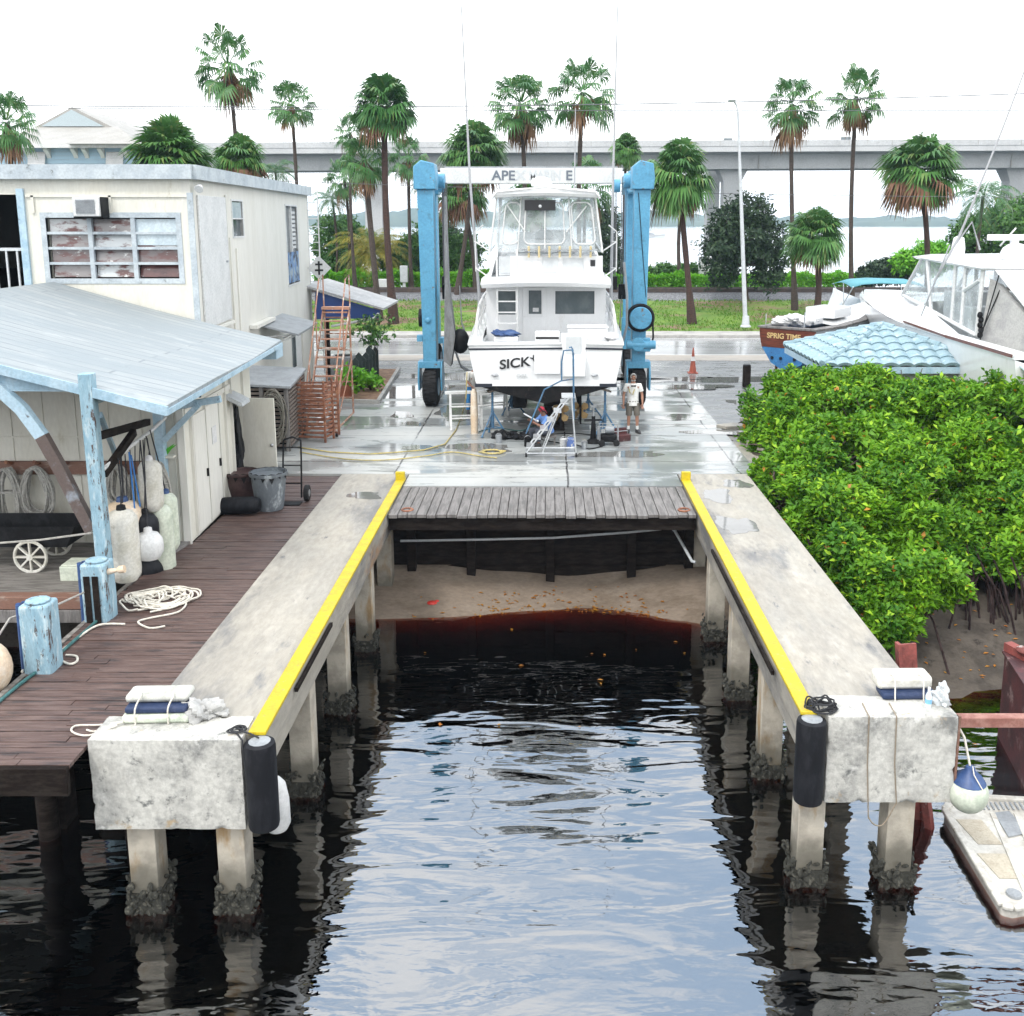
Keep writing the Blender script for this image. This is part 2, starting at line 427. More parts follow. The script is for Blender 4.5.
M['mud'] = mat('grey_tidal_mud', (.085,.072,.060), .8, (.05,.042,.035), 1.4, bump=.4, bscale=18, coord='World', spots=((.025,.02,.018), 3, .60, .74), spec=.25)
M['seabed'] = mat('dark_seabed', (.02,.014,.01), .9, coord='World')
M['bridge'] = mat('bridge_concrete', (.50,.51,.52), .85, (.45,.46,.47), .25, coord='World', spots=((.36,.37,.38), .5, .62, .78))
M['houseblue'] = mat('light_blue_siding', (.36,.52,.63), .7, (.34,.49,.60), 1, fine=.03)
M['roofwhite'] = mat('pale_metal_roof', (.33,.32,.30), .6, (.29,.28,.26), .7, spots=((.42,.41,.38), 1.4, .6, .78), stretch=(2,2,.5))
M['bark'] = mat('palm_bark', (.075,.055,.046), .9, (.038,.028,.024), 5, stretch=(1,1,5), bump=.6, bscale=14)
M['redbark'] = mat('reddish_palm_bark', (.062,.032,.025), .9, (.03,.018,.015), 5, stretch=(1,1,5), bump=.6, bscale=14)
M['stem'] = mat('dark_branch', (.06,.045,.036), .9, (.10,.075,.06), 6, bump=.4)
M['root'] = mat('mangrove_root', (.018,.011,.011), .85, (.05,.034,.033), 4, spec=.15)
M['skin'] = mat('sun_tanned_skin', (.36,.19,.13), .55, (.33,.165,.11), 8, fine=.04)
M['skin2'] = mat('darker_skin', (.24,.12,.08), .55, (.21,.10,.07), 8, fine=.04)
M['hair'] = mat('grey_hair', (.34,.33,.32), .9, (.22,.21,.2), 30)
M['darkhair'] = mat('dark_hair', (.02,.015,.012), .8)
M['tee'] = mat('white_tshirt', (.70,.70,.68), .9, (.62,.62,.60), 6, bump=.2, bscale=9)
M['shorts'] = mat('grey_brown_shorts', (.14,.125,.105), .9, (.11,.10,.085), 6, bump=.2, bscale=9)
M['shoe'] = mat('dark_shoe', (.03,.03,.032), .7)
M['sock'] = mat('white_sock', (.7,.7,.7), .9)
M['bluetee'] = mat('blue_work_shirt', (.10,.20,.44), .9, (.075,.155,.36), 6, bump=.2, bscale=9)
M['jeans'] = mat('dark_trousers', (.05,.055,.075), .9, (.035,.04,.055), 6)
M['bluepants'] = mat('bright_blue_trousers', (.03,.18,.42), .9)
M['redcap'] = mat('red_bandana', (.42,.02,.05), .8, (.32,.015,.04), 6)
M['standblue'] = mat('blue_jack_stand_paint', (.055,.15,.26), .5, (.04,.10,.18), 6, spots=((.12,.07,.05), 8, .62, .72))
M['conered'] = mat('faded_orange_cone', (.36,.085,.05), .6, (.28,.07,.045), 5)
M['terracotta'] = mat('terracotta', (.42,.15,.085), .8, (.34,.12,.07), 4)
M['greymetal'] = mat('grey_metal_case', (.28,.30,.32), .5, (.22,.235,.25), 3)
M['deckpatch'] = mat('beige_nonskid', (.46,.42,.34), .9, (.38,.34,.27), 4, bump=.4)
M['skiff'] = mat('weathered_white_fibreglass', (.54,.53,.49), .6, (.43,.41,.37), 1.8, bump=.15, spots=[((.26,.22,.17), 3.2, .62, .76), ((.40,.38,.34), 8, .6, .75)])
M['paleveh'] = mat('vehicle_white', (.7,.7,.7), .3)
M['wire'] = mat('cable', (.10,.10,.11), .6)
M['lamp_grey'] = mat('galvanised_pole', (.52,.55,.57), .5, (.46,.48,.5), 2, metal=.2)
M['lens'] = mat('lamp_lens', (.6,.62,.64), .2)
M['green'] = mat('lime_plastic', (.10,.45,.04), .5)
M['cloud_panel'] = mat('blotched_louvre_glass', (.16,.11,.105), .12, (.36,.32,.31), 1.1, .42, .6, spots=[((.62,.61,.60), 1.5, .57, .62), ((.09,.035,.035), 1.3, .60, .70), ((.6,.6,.6), 9, .66, .70)], stretch=(1,1,2.2), spec=.6)  # blotches painted for reflections and things behind the glass
M['outrig'] = mat('grey_fibreglass_pole', (.30,.31,.325), .4)
def louvre():
    t = NT('blotched_louvre_panes'); v = t.vec('Object', (1,1,2.5))  # pane tones and blotches paint in reflections and things inside
    rnd = t.n('NewGeometry').outputs['Random Per Island']
    a = t.mix(t.ramp(rnd, .25, .45), c4((.075,.035,.035)), c4((.24,.225,.225)))
    a = t.mix(t.ramp(rnd, .70, .80), a, c4((.50,.53,.545)))
    a = t.mix(t.ramp(t.noise(v, 2.2, 6), .48, .62), a, c4((.12,.055,.052)))
    a = t.mix(t.ramp(t.noise(v, 3.4, 7, .7), .58, .66), a, c4((.58,.58,.57)))
    return t.done(t.n('BsdfPrincipled', {'Base Color': a, 'Roughness': .12, 'Specular IOR Level': .6}).outputs[0])
M['louvre'] = louvre()
M['skyglass'] = mat('painted_sky_glass', (.50,.58,.62), .08, (.42,.5,.55), 2)  # reflected sky painted into the pane colour
M['mural'] = mat('faded_mural_panel', (.12,.24,.46), .6, (.30,.36,.40), 2.2, .45, .6, spots=((.02,.03,.06), 2.4, .56, .62))

# leaves
M['mangrove'] = leafmat('mangrove_leaf', (.040,.155,.014), (.19,.41,.016), (.34,.56,.03), .8, .30, .52, .3)
M['deadleaf'] = leafmat('yellowing_leaf', (.50,.25,.02), (.42,.14,.02), None, 3, .3)
M['fan'] = leafmat('fan_palm_leaf', (.05,.145,.035), (.095,.235,.05), (.16,.23,.07), .8, .2, .45)
M['fandark'] = leafmat('dark_palm_leaf', (.035,.12,.032), (.075,.205,.05), (.13,.20,.06), .8, .2, .42)
M['fandead'] = leafmat('dead_palm_frond', (.16,.085,.05), (.27,.17,.10), (.10,.055,.035), .8, .15, .8, .1)
M['fanred'] = leafmat('reddish_dead_frond', (.17,.085,.055), (.24,.14,.095), (.15,.14,.06), .8, .15, .8, .1)
M['yellowfrond'] = leafmat('yellow_green_frond', (.20,.22,.035), (.36,.29,.04), (.10,.17,.035), .8, .25, .5)
M['coco'] = leafmat('coconut_frond', (.05,.145,.06), (.085,.20,.08), (.16,.18,.06), .8, .25, .4)
M['treeleaf'] = leafmat('dull_tree_leaf', (.022,.050,.026), (.045,.085,.04), (.065,.11,.05), .5, .15, .5, .3)
M['hedgeleaf'] = leafmat('hedge_leaf', (.11,.36,.022), (.20,.52,.03), (.26,.58,.04), .8, .25, .45)
M['bushleaf'] = leafmat('bush_leaf', (.035,.12,.022), (.085,.21,.035), (.12,.26,.045), .5, .2, .5)
M['grassblade'] = leafmat('grass_blade', (.07,.19,.014), (.13,.28,.022), (.22,.24,.06), .5, .25, .6, .2)

def wet_concrete():
    t = NT('rain_wet_concrete')
    v = t.vec('World'); vs = t.vec('World', (.30, 1.0, 1))
    wet = t.ramp(t.noise(vs, .62, 6, .6, .4), .44, .56)          # where rain still stands
    damp = t.ramp(t.noise(vs, .35, 5, .6, .3), .38, .62)
    col = t.mix(damp, c4((.42,.425,.41)), c4((.29,.31,.315)))
    col = t.mix(t.ramp(t.noise(v, 2.6, 8, .7, .5), .55, .78), col, c4((.17,.175,.175)))
    col = t.mix(t.math('MULTIPLY', wet, .55), col, c4((.15,.165,.17)))
    xyz = t.n('SeparateXYZ', {0: t.vec('World')})
    wob = t.math('MULTIPLY', t.math('SUBTRACT', t.noise(v, 1.3, 4), .5), .10)
    def joint(ax, off, step, wd):
        q = t.math('ADD', t.math('ADD', xyz.outputs[ax], off), wob)
        q = t.math('ABSOLUTE', t.math('SUBTRACT', t.math('FRACT', t.math('DIVIDE', q, step)), .5))
        return t.ramp(q, wd / step, wd * 2.4 / step, 1.0, 0.0)
    jl = t.math('MAXIMUM', joint(1, .75, 1.55, .012), joint(0, 1.63, 4.2, .014))
    jl = t.math('MULTIPLY', jl, t.ramp(t.noise(v, .9, 3), .34, .55))
    col = t.mix(jl, col, c4((.05,.05,.05)))
    rg = t.ramp(wet, 0, 1, .40, .07)
    b = t.n('BsdfPrincipled', {'Base Color': col, 'Roughness': rg, 'Specular IOR Level': .55})
    dry = t.math('SUBTRACT', 1.0, wet)
    bp = t.n('Bump', {'Height': t.noise(v, 22, 6), 'Strength': t.math('MULTIPLY', dry, .22), 'Distance': .02})
    t.t.links.new(bp.outputs[0], b.inputs['Normal'])
    return t.done(b.outputs[0])
M['yard'] = wet_concrete()

def shingles():
    t = NT('blue_grey_asphalt_roofing')
    v = t.vec('World')
    xyz = t.n('SeparateXYZ', {0: v})
    cmb = t.n('CombineXYZ', {0: xyz.outputs[0], 1: xyz.outputs[1], 2: 0.0}).outputs[0]
    br = t.n('TexBrick', {'Vector': cmb, 'Color1': c4((.27,.30,.315)), 'Color2': c4((.305,.333,.345)), 'Mortar': c4((.20,.225,.245)), 'Scale': 1.0,
                          'Mortar Size': .022, 'Mortar Smooth': .3, 'Bias': 0, 'Brick Width': 7.3, 'Row Height': .31})
    col = t.mix(t.ramp(t.noise(t.vec('World', (.3,1.4,1)), .9, 5), .4, .62), br.outputs[0], c4((.25,.285,.305)))
    col = t.mix(t.ramp(t.noise(t.vec('World', (.5,1.5,1)), 1.7, 7, .7), .52, .75), col, c4((.37,.395,.405)))
    b = t.n('BsdfPrincipled', {'Base Color': col, 'Roughness': .62, 'Specular IOR Level': .4})
    h = t.math('ADD', t.math('MULTIPLY', br.outputs[1], -.8), t.math('MULTIPLY', t.noise(v, 60, 3), .25))
    bp = t.n('Bump', {'Height': h, 'Strength': .6, 'Distance': .03})
    t.t.links.new(bp.outputs[0], b.inputs['Normal'])
    return t.done(b.outputs[0])
M['shingle'] = shingles()

def water_mat(name, bay=False):
    t = NT(name)
    v = t.vec('World')
    if bay:
        h = t.noise(t.vec('World', (.06,.30,1)), 1.0, 3, .5)
        st, di, ior, dark = .12, .25, 1.4, (.05,.06,.06)
    else:
        big = t.noise(t.vec('World', (.50,1.55,1), (0,0,R(3))), 1.0, 2, .45, .7)
        mid = t.noise(t.vec('World', (1.2,3.6,1), (0,0,R(-8))), 1.0, 2, .5, .5)
        fin = t.noise(t.vec('World', (4.5,9,1), (0,0,R(24))), 1.0, 2, .5, .3)
        near = t.ramp(t.n('SeparateXYZ', {0: v}).outputs[1], 8.5, 12.5, 1.0, .25)
        calm = t.ramp(t.n('SeparateXYZ', {0: v}).outputs[1], 16.5, 19.5, 1.0, .18)
        h = t.math('ADD', t.math('ADD', t.math('MULTIPLY', big, 1.0), t.math('MULTIPLY', mid, .20)), t.math('MULTIPLY', fin, t.math('MULTIPLY', near, .085)))
        h = t.math('MULTIPLY', h, calm)
        st, di, ior, dark = 1.0, .050, 2.9, (.30,.085,.035)
    bp = t.n('Bump', {'Height': h, 'Strength': st, 'Distance': di})
    fr = t.n('Fresnel', {'IOR': ior, 'Normal': bp.outputs[0]})
    gl = t.n('BsdfGlossy', {'Color': c4((.96,.98,1.0)), 'Roughness': .015 if not bay else .12, 'Normal': bp.outputs[0]})
    under = t.n('BsdfDiffuse', {'Color': c4(dark)}) if bay else t.n('BsdfTransparent', {'Color': c4((.62,.33,.21))})
    mx = t.n('MixShader', {0: t.math('MULTIPLY', fr.outputs[0], t.math('SUBTRACT', 1.0, t.n('NewGeometry').outputs['Backfacing'])), 1: under.outputs[0], 2: gl.outputs[0]})
    if not bay:
        va = t.n('VolumeAbsorption', {'Color': c4((.64,.20,.05)), 'Density': 11.0})
        t.t.links.new(va.outputs[0], t.out.inputs['Volume'])
    return t.done(mx.outputs[0])
M['water'] = water_mat('dark_slip_water')
M['baywater'] = water_mat('bay_water', True)

def clear_vinyl():
    t = NT('clear_vinyl_enclosure')
    f = t.ramp(t.noise(t.vec('Object'), 2.2, 4), .35, .7, .20, .46)
    a = t.n('BsdfTransparent', {'Color': c4((.93,.96,.97))})
    b = t.n('BsdfPrincipled', {'Base Color': c4((.72,.77,.79)), 'Roughness': .12, 'Specular IOR Level': .5})
    mx = t.n('MixShader', {0: f, 1: a.outputs[0], 2: b.outputs[0]})
    return t.done(mx.outputs[0])
M['clear'] = clear_vinyl()

# ------------------------------------------------------------------ world, sun, camera
SUN_EL, SUN_AZ = R(52), R(215)
def make_world():
    w = bpy.data.worlds.new('World'); scene.world = w; w.use_nodes = True
    nt = w.node_tree; nt.nodes.clear()
    def n(typ, ins=None, **kw):
        nd = nt.nodes.new('ShaderNode' + typ)
        for k, vv in kw.items(): setattr(nd, k, vv)
        for k, vv in (ins or {}).items():
            if hasattr(vv, 'is_output'): nt.links.new(vv, nd.inputs[k])
            else: nd.inputs[k].default_value = vv
        return nd
    sky = n('TexSky', sky_type='NISHITA', sun_disc=False, sun_elevation=SUN_EL, sun_rotation=SUN_AZ)
    sky.air_density = 1.2; sky.dust_density = 2.5
    d = n('TexCoord').outputs['Generated']
    sep = n('SeparateXYZ', {0: d})
    zz = n('Math', {0: sep.outputs[2], 1: .12}, operation='ADD').outputs[0]
    zz = n('Math', {0: zz, 1: .1}, operation='MAXIMUM').outputs[0]
    px = n('Math', {0: sep.outputs[0], 1: zz}, operation='DIVIDE').outputs[0]
    py = n('Math', {0: sep.outputs[1], 1: zz}, operation='DIVIDE').outputs[0]
    cv = n('CombineXYZ', {0: px, 1: py, 2: 0.0}).outputs[0]
    ns = n('TexNoise', {'Vector': cv, 'Scale': 1.9, 'Detail': 5, 'Roughness': .55, 'Distortion': .4}).outputs[0]
    cl = n('MapRange', {0: ns, 1: .44, 2: .60}, interpolation_type='SMOOTHSTEP').outputs[0]
    up = n('MapRange', {0: sep.outputs[2], 1: .22, 2: .62}, interpolation_type='SMOOTHSTEP').outputs[0]
    def mixc(f, a, b):
        nd = n('Mix', data_type='RGBA')
        for i, x in ((0, f), (6, a), (7, b)):
            if hasattr(x, 'is_output'): nt.links.new(x, nd.inputs[i])
            else: nd.inputs[i].default_value = x
        return nd.outputs[2]
    fwd = n('MapRange', {0: sep.outputs[1], 1: .25, 2: .75}, interpolation_type='SMOOTHSTEP').outputs[0]
    gap = mixc(fwd, (20.0, 20.0, 19.8, 1), (12.6, 16.2, 21.0, 1))           # a blue-grey break in the cloud to the north
    high = mixc(cl, gap, (25.0, 25.2, 25.4, 1))
    low = (21.0, 21.2, 21.3, 1)                                           # even white cloud towards the horizon
    cloud = mixc(up, low, high)
    col = mixc(.88, sky.outputs[0], cloud)
    bg = n('Background', {'Color': col, 'Strength': .1})
    out = n('OutputWorld', {0: bg.outputs[0]})
make_world()
sl = bpy.data.lights.new('sun', 'SUN'); sl.energy = 1.5; sl.angle = R(11); sl.color = (1.0, .97, .92)
so = bpy.data.objects.new('sun', sl); COL.objects.link(so)
_sd = Vector((math.sin(SUN_AZ) * math.cos(SUN_EL), math.cos(SUN_AZ) * math.cos(SUN_EL), math.sin(SUN_EL)))
so.rotation_euler = _sd.to_track_quat('Z', 'Y').to_euler(); so.location = (-20, -20, 40)
cd = bpy.data.cameras.new('camera'); co = bpy.data.objects.new('camera', cd); COL.objects.link(co)
co.location = (0, 0, CAM_H); co.rotation_euler = (PI/2 - PITCH, 0, 0)
cd.sensor_fit = 'HORIZONTAL'; cd.sensor_width = 36; cd.lens = 36 * 1000 / 1024
cd.shift_x = -36 / 1024; cd.shift_y = -98 / 1024
cd.clip_start = .1; cd.clip_end = 9000
scene.camera = co
vs_ = scene.view_settings
scene.display_settings.display_device = 'sRGB'
vs_.view_transform = 'Standard'; vs_.look = 'None'; vs_.exposure = .32; vs_.gamma = 1
scene.render.engine = 'CYCLES'
cy = scene.cycles
cy.use_denoising = True
try: cy.denoiser = 'OPENIMAGEDENOISE'
except Exception: pass
cy.max_bounces = 6; cy.diffuse_bounces = 3; cy.glossy_bounces = 3; cy.transmission_bounces = 3; cy.transparent_max_bounces = 12; cy.volume_bounces = 0
cy.sample_clamp_indirect = 6; cy.caustics_reflective = False; cy.caustics_refractive = False
# ================================================================== THE SETTING
def sheet(name, pts, z, m, kind='structure'):
    o = MB().poly([(p[0], p[1], z if len(p) < 3 else p[2]) for p in pts]).build(name, m, smooth=False)
    o['kind'] = kind; return o
def grid(name, x0, x1, y0, y1, nx, ny, fz, m, kind='structure'):
    vs = []; fs = []
    for j in range(ny + 1):
        for i in range(nx + 1):
            x = x0 + (x1 - x0) * i / nx; y = y0 + (y1 - y0) * j / ny
            vs.append((x, y, fz(x, y)))
    for j in range(ny):
        for i in range(nx):
            a = j * (nx + 1) + i
            fs.append((a, a + 1, a + nx + 2, a + nx + 1))
    o = MB().add(vs, fs).build(name, m); o['kind'] = kind; return o
def nz(x, y, s=1.0, k=0):
    return (math.sin(x*1.3*s + 1.7*k) * math.cos(y*1.1*s - .6*k) + .5*math.sin(2.7*x*s + 2.1*y*s + k) + .3*math.sin(5.1*y*s - 3.3*x*s))/1.8

sheet('ground', [(-3500,-370), (3500,-370), (3500,2500), (-3500,2500)], -5.0, M['seabed'])
# slip and basin water: a closed body of tannin-dark water
w = MB().box(-45, 45, -14, 24.5, -4.95, WZ).build('water', M['water'], smooth=False); w['kind'] = 'structure'
w = MB().poly([(-3000,79,WZ),(3000,79,WZ),(3000,2450,WZ),(-3000,2450,WZ)]).build('bay_water', M['baywater'], smooth=False); w['kind'] = 'structure'

# land behind the slip: one slab of yard concrete, asphalt apron, sandy verge, road, kerbs, lawn, rail bed
Y0 = 23.55
mb = MB().box(-9.4, 5.12, Y0, 37.2, -.45, 0)
mb.box(-30, -9.4, 23.6, 37.2, -.45, -.004)
struct(mb.build('concrete_yard', M['yard'], smooth=False))
mb = MB().box(-3.36, 3.12, 22.46, Y0 - .004, -.3, -.012)
struct(mb.build('slip_head_slab', M['yard'], smooth=False))
struct(MB().box(5.125, 60, 28.2, 37.2, -2.5, -.03).build('side_lot', M['asphalt'], smooth=False))
struct(MB().box(-70, 70, 37.2, 43.6, -.5, -.03).build('asphalt_apron', M['asphalt'], smooth=False))
struct(MB().box(-90, 90, 43.6, 45.4, -.5, -.02).build('sandy_verge', M['sandpath'], smooth=False))
struct(MB().box(-160, 160, 45.4, 52.3, -.5, -.04).build('road', M['road'], smooth=False))
mb = MB()
mb.box(-160, 160, 45.55, 45.67, -.036, -.034)
struct(mb.build('road_edge_line', M['whitepaint'], smooth=False))
struct(MB().box(-160, 160, 51.9, 52.02, -.036, -.034).build('road_far_line', M['whitepaint'], smooth=False))
struct(MB().box(-160, 160, 52.3, 52.55, -.5, .12).build('kerb', M['kerb'], smooth=False, bevel=.02))
struct(MB().box(-160, 160, 52.55, 54.3, -.5, .10).build('pavement', M['kerb'], smooth=False))
def lawn_z(x, y): return .08 + .75 * max(0, min(1, (y - 55.5) / 9.5))**1.2 + .06 * nz(x, y, .5)
grid('lawn', -110, 110, 54.3, 66, 150, 24, lawn_z, M['grassground'])
grid('ballast_bed', -160, 160, 65.2, 72.2, 120, 10, lambda x, y: .55 + .62 * min(1, max(0, (y - 65.2) / 3.0)) * (1 if y < 71 else .8) + .03*nz(x, y, 2.2), M['ballast'])
grid('far_bank', -160, 160, 72.0, 80.5, 60, 6, lambda x, y: .95 - 3.6 * max(0, (y - 77.5) / 3)**1.3, M['grassground'])
track = thing('railway_track', 'rusty pair of rails on sleepers running along the ballast beyond the road', 'railway track', (0, 69.2, 1.2))
for dy in (-.72, .72):
    MB().box(-150, 150, dy-.06, dy+.06, .0, .26).build('rail', M['railsteel'], track)
mb = MB()
for i in range(300):
    x = -90 + i * .6
    mb.box(x-.12, x+.12, -1.3, 1.3, -.3, -.09)
mb.build('sleepers', M['darkwood'], track, smooth=False)
# far shore across the water
def far_ridge(name, y, x0, x1, h, seed, m, step=9):
    r = random.Random(seed); vs, fs = [], []
    n = int((x1 - x0) / step)
    hh = 0
    for i in range(n + 1):
        x = x0 + i * step
        hh = .7 * hh + .3 * r.uniform(.2, 1.0) * h * (1 + .35 * math.sin(x * .004 + seed))
        z = WZ + .5 + hh + r.uniform(0, .18) * h
        vs += [(x, y - 14, WZ - .3), (x, y - 4, WZ + .6 * (z - WZ)), (x, y + 10, z), (x, y + 60, z * .8), (x, y + 80, WZ - .3)]
    for i in range(n):
        for j in range(4):
            a = i * 5 + j
            fs.append((a, a + 5, a + 6, a + 1))
    o = MB().add(vs, fs).build(name, m); return tag(o, kind='structure')
M['farwood'] = mat('distant_woods', (.045,.075,.045), .95, (.08,.11,.07), .02, coord='World')
far_ridge('far_shore_hills', 1350, -1500, 1600, 15, 3, M['farwood'])
far_ridge('far_shore_hills', 1500, -1500, 1700, 21, 8, M['farwood'])

# sand slope under the slip head, and tidal mud bank on the right
def beach_z(x, y):
    e = 20.60 + .30 * math.cos(x * .8 - .3) - .10 * max(0, x - 1.5)**1.6 + .12 * nz(x, y, 1.1)
    k = (y - e)
    z = WZ + (.46 * k if k > 0 else .20 * k - .25 * k * k)
    return max(min(z, -1.72), -4.8)
grid('sand_beach', -6.6, 4.9, 14.5, 23.5, 60, 60, beach_z, M['sand'])
def mud_z(x, y):
    e = 16.7 + .35 * math.sin(x * .9) - .02 * (x - 6) + .15 * nz(x, y, .9)
    k = y - e
    z = WZ + (.20 * k + .05 * max(0, k - 2)**1.3 if k > 0 else .5 * k)
    return max(min(z, -.06), -4.8) + .03 * nz(x, y, 2.3)
grid('mud_bank', 4.85, 34, 12.0, 28.6, 90, 60, mud_z, M['mud'])
grid('left_bank', -34, -6.6, 18.4, 24.0, 20, 6, lambda x, y: -2.6 + .4 * (y - 18.4), M['mud'])

# ================================================================== LIFT PIERS
def pile(mb_c, x, y, ztop, w=.36):
    pass
crust_src = None
def make_crust(seed):
    r = random.Random(seed)
    me = MB()
    for k in range(230):
        a = r.uniform(0, 2*PI); z = r.uniform(-.42, .34) * (1 if r.random() < .8 else .6)
        face = r.randrange(4); t = r.uniform(-.21, .21); o = .19 + r.uniform(0, .05)
        x, y = ((t, -o), (t, o), (-o, t), (o, t))[face]
        s = r.uniform(.022, .052)
        Mx = Matrix.Rotation(r.uniform(0, 6), 3, 'Z') @ Matrix.Rotation(r.uniform(-1.2, 1.2), 3, 'X')
        me.ball((x, y, z), (s, s * .55, s * 1.2), 6, 4, Mx)
    me.box(-.2, .2, -.2, .2, -1.6, .16)
    return me
def lift_pier(side, name_label, xi, xo, ye, bx0, bx1, by0, by1):
    """xi inner edge (slip side), xo outer edge, ye the near end"""
    t = thing('lift_pier', name_label, 'pier', ((xi + xo)/2, ye, 0))
    sg = 1 if xi > xo else -1                     # +1: slip lies towards +x
    a, b = min(xi, xo), max(xi, xo)
    mb = MB().box(a, b, ye, Y0 - .004, -.30, 0)
    mb.build('deck', M['concrete'], t, world=True, bevel=.015)
    # inner girder under the kerb
    g0, g1 = sorted((xi - sg*.03, xi - sg*.38))
    mb = MB().box(g0, g1, ye + .003, 22.3, -.58, -.302)
    mb.build('girder', M['concrete'], t, world=True, bevel=.01)
    k0, k1 = sorted((xi - sg*.20, xi + sg*.012))
    mb = MB().box(k0, k1, ye - .05, 22.75, .002, .055)
    mb.build('yellow_kerb', M['yellow'], t, world=True, bevel=.012)
    mb = MB()
    mb.prism([(k0, 22.752, .002), (k0, 22.752, .24), (k0, 22.86, .24), (k0, 23.0, .002)], (k1 - k0, 0, 0))
    mb.build('kerb_stop', M['yellow'], t, world=True, bevel=.01)
    r0, r1 = sorted((xi + sg*.014, xi + sg*.075))
    mb = MB()
    y = ye + 1.3
    mb.box(r0, r0 + (r1 - r0) * .7, y, y + (5.2 if sg < 0 else 2.2), -.11, -.05)
    mb.build('rubbing_strip', M['darkwood'], t, world=True)
    mb = MB().rough_box(bx0, bx1, by0, by1, -1.15, .025, seed=int(bx0*10))
    o = mb.build('end_block', M['block'], t, world=True, angle=60)
    rows = [ye + .16 + 2.55 * i for i in range(5)]
    for i, y in enumerate(rows):
        for x in ((xi - sg*.27, xo + sg*.3) if i else ((-4.98, -3.89) if sg > 0 else (3.36, 4.50))):
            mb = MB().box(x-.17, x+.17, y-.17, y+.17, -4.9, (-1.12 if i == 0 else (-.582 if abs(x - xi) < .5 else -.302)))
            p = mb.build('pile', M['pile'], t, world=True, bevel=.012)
            if y < 19.5:
                cm = crust_meshes[(i + (x > 0)) % 3]
                c = bpy.data.objects.new('oyster_crust', cm); COL.objects.link(c); c.parent = p
                c.location = Vector((x, y, WZ + .08 + .03 * math.sin(i + x))) - Vector(t.location)
                c.rotation_euler = (0, 0, (i % 4) * PI / 2)
    return t
crust_meshes = []
for s in range(3):
    o = make_crust(s).build('oyster_crust', M['oyster']); crust_meshes.append(o.data); bpy.data.objects.remove(o)
pier_l = lift_pier(1, 'concrete boat lift pier with yellow kerb beside the dark timber dock', -3.38, -5.0, 11.05, -5.44, -3.62, 10.86, 11.45)
pier_r = lift_pier(-1, 'concrete boat lift pier with yellow kerb beside the mangroves', 3.15, 4.84, 11.55, 3.46, 5.08, 11.42, 12.0)

# ================================================================== TIMBER DOCK (left), porch deck, slip head platform, bulkhead
dock = thing('timber_dock', 'dark wet plank dock between the shed and the left concrete pier', 'dock', (-6, 10.7, 0))
mb = MB(); y = 10.45; i = 0
while y < 23.5:
    wd = random.uniform(.12, .15)
    xl = -7.12 + random.uniform(-.05, .05)
    if y > 18.45: xl = -6.84
    dz = random.uniform(-.008, .006); xr = -5.006 if y > 11.47 else -5.46
    if random.random() < .35 and y < 18.3:
        c = random.uniform(-6.6, -5.6)
        mb.box(xl, c - .004, y, y + wd - .012, -.10 + dz, -.055 + dz); mb.box(c + .004, xr, y, y + wd - .012, -.10 - dz, -.055 - dz)
    else:
        mb.box(xl, xr, y, y + wd - .012, -.10 + dz, -.055 + dz)
    y += wd
mb.build('decking', M['dock'], dock, world=True, smooth=False)
MB().box(-7.1, -5.46, 10.36, 10.445, -.40, -.06).build('front_fascia', M['darkwood'], dock, world=True, bevel=.01)
mb = MB()
for x in (-7.0, -6.1, -5.15): mb.box(x-.06, x+.06, 10.45 if x < -5.5 else 11.5, 23.4, -.36, -.105)
mb.build('joists', M['darkwood'], dock, world=True, smooth=False)
MB().box(-7.2, -7.125, 10.4, 18.3, -.36, -.05).build('side_fascia', M['porchwood'], dock, world=True)
for y in (12.6, 14.9, 17.2, 19.4):
    MB().cyl((-6.95, y, -4.8), (-6.95, y, -.37), .14, n=10).build('pile', M['darkwood'], dock, world=True)
    MB().cyl((-5.75, y, -4.8), (-5.75, y, -.37), .14, n=10).build('pile', M['darkwood'], dock, world=True)

porch = thing('porch_deck', 'grey board deck under the shed roof in front of the cream wall', 'deck', (-11, 16.6, 0))
mb = MB(); y = 15.75
while y < 18.35:
    mb.box(-16, -7.45 - .0, y, y + .14, -.10, -.05 + random.uniform(-.006, .006)); y += .15
mb.build('decking', M['porchwood'], porch, world=True, smooth=False)
MB().box(-16, -7.215, 15.42, 15.66, -.20, .02).build('front_beam', M['brownbeam'], porch, world=True, bevel=.015)
MB().box(-16, -7.215, 15.40, 15.72, -.42, -.205).build('lower_beam', M['greywood'], porch, world=True, bevel=.01)
for x in (-15, -12.5, -9.9): MB().cyl((x, 15.9, -4.8), (x, 15.9, -.42), .16, n=10).build('pile', M['darkwood'], porch, world=True)
MB().prism([(-7.2,18.36,-.05),(-6.86,18.36,-.05),(-7.12,16.6,-.05),(-7.2,16.6,-.05)], (0,0,.05)).build('edge_board', M['greywood'], porch, world=True)

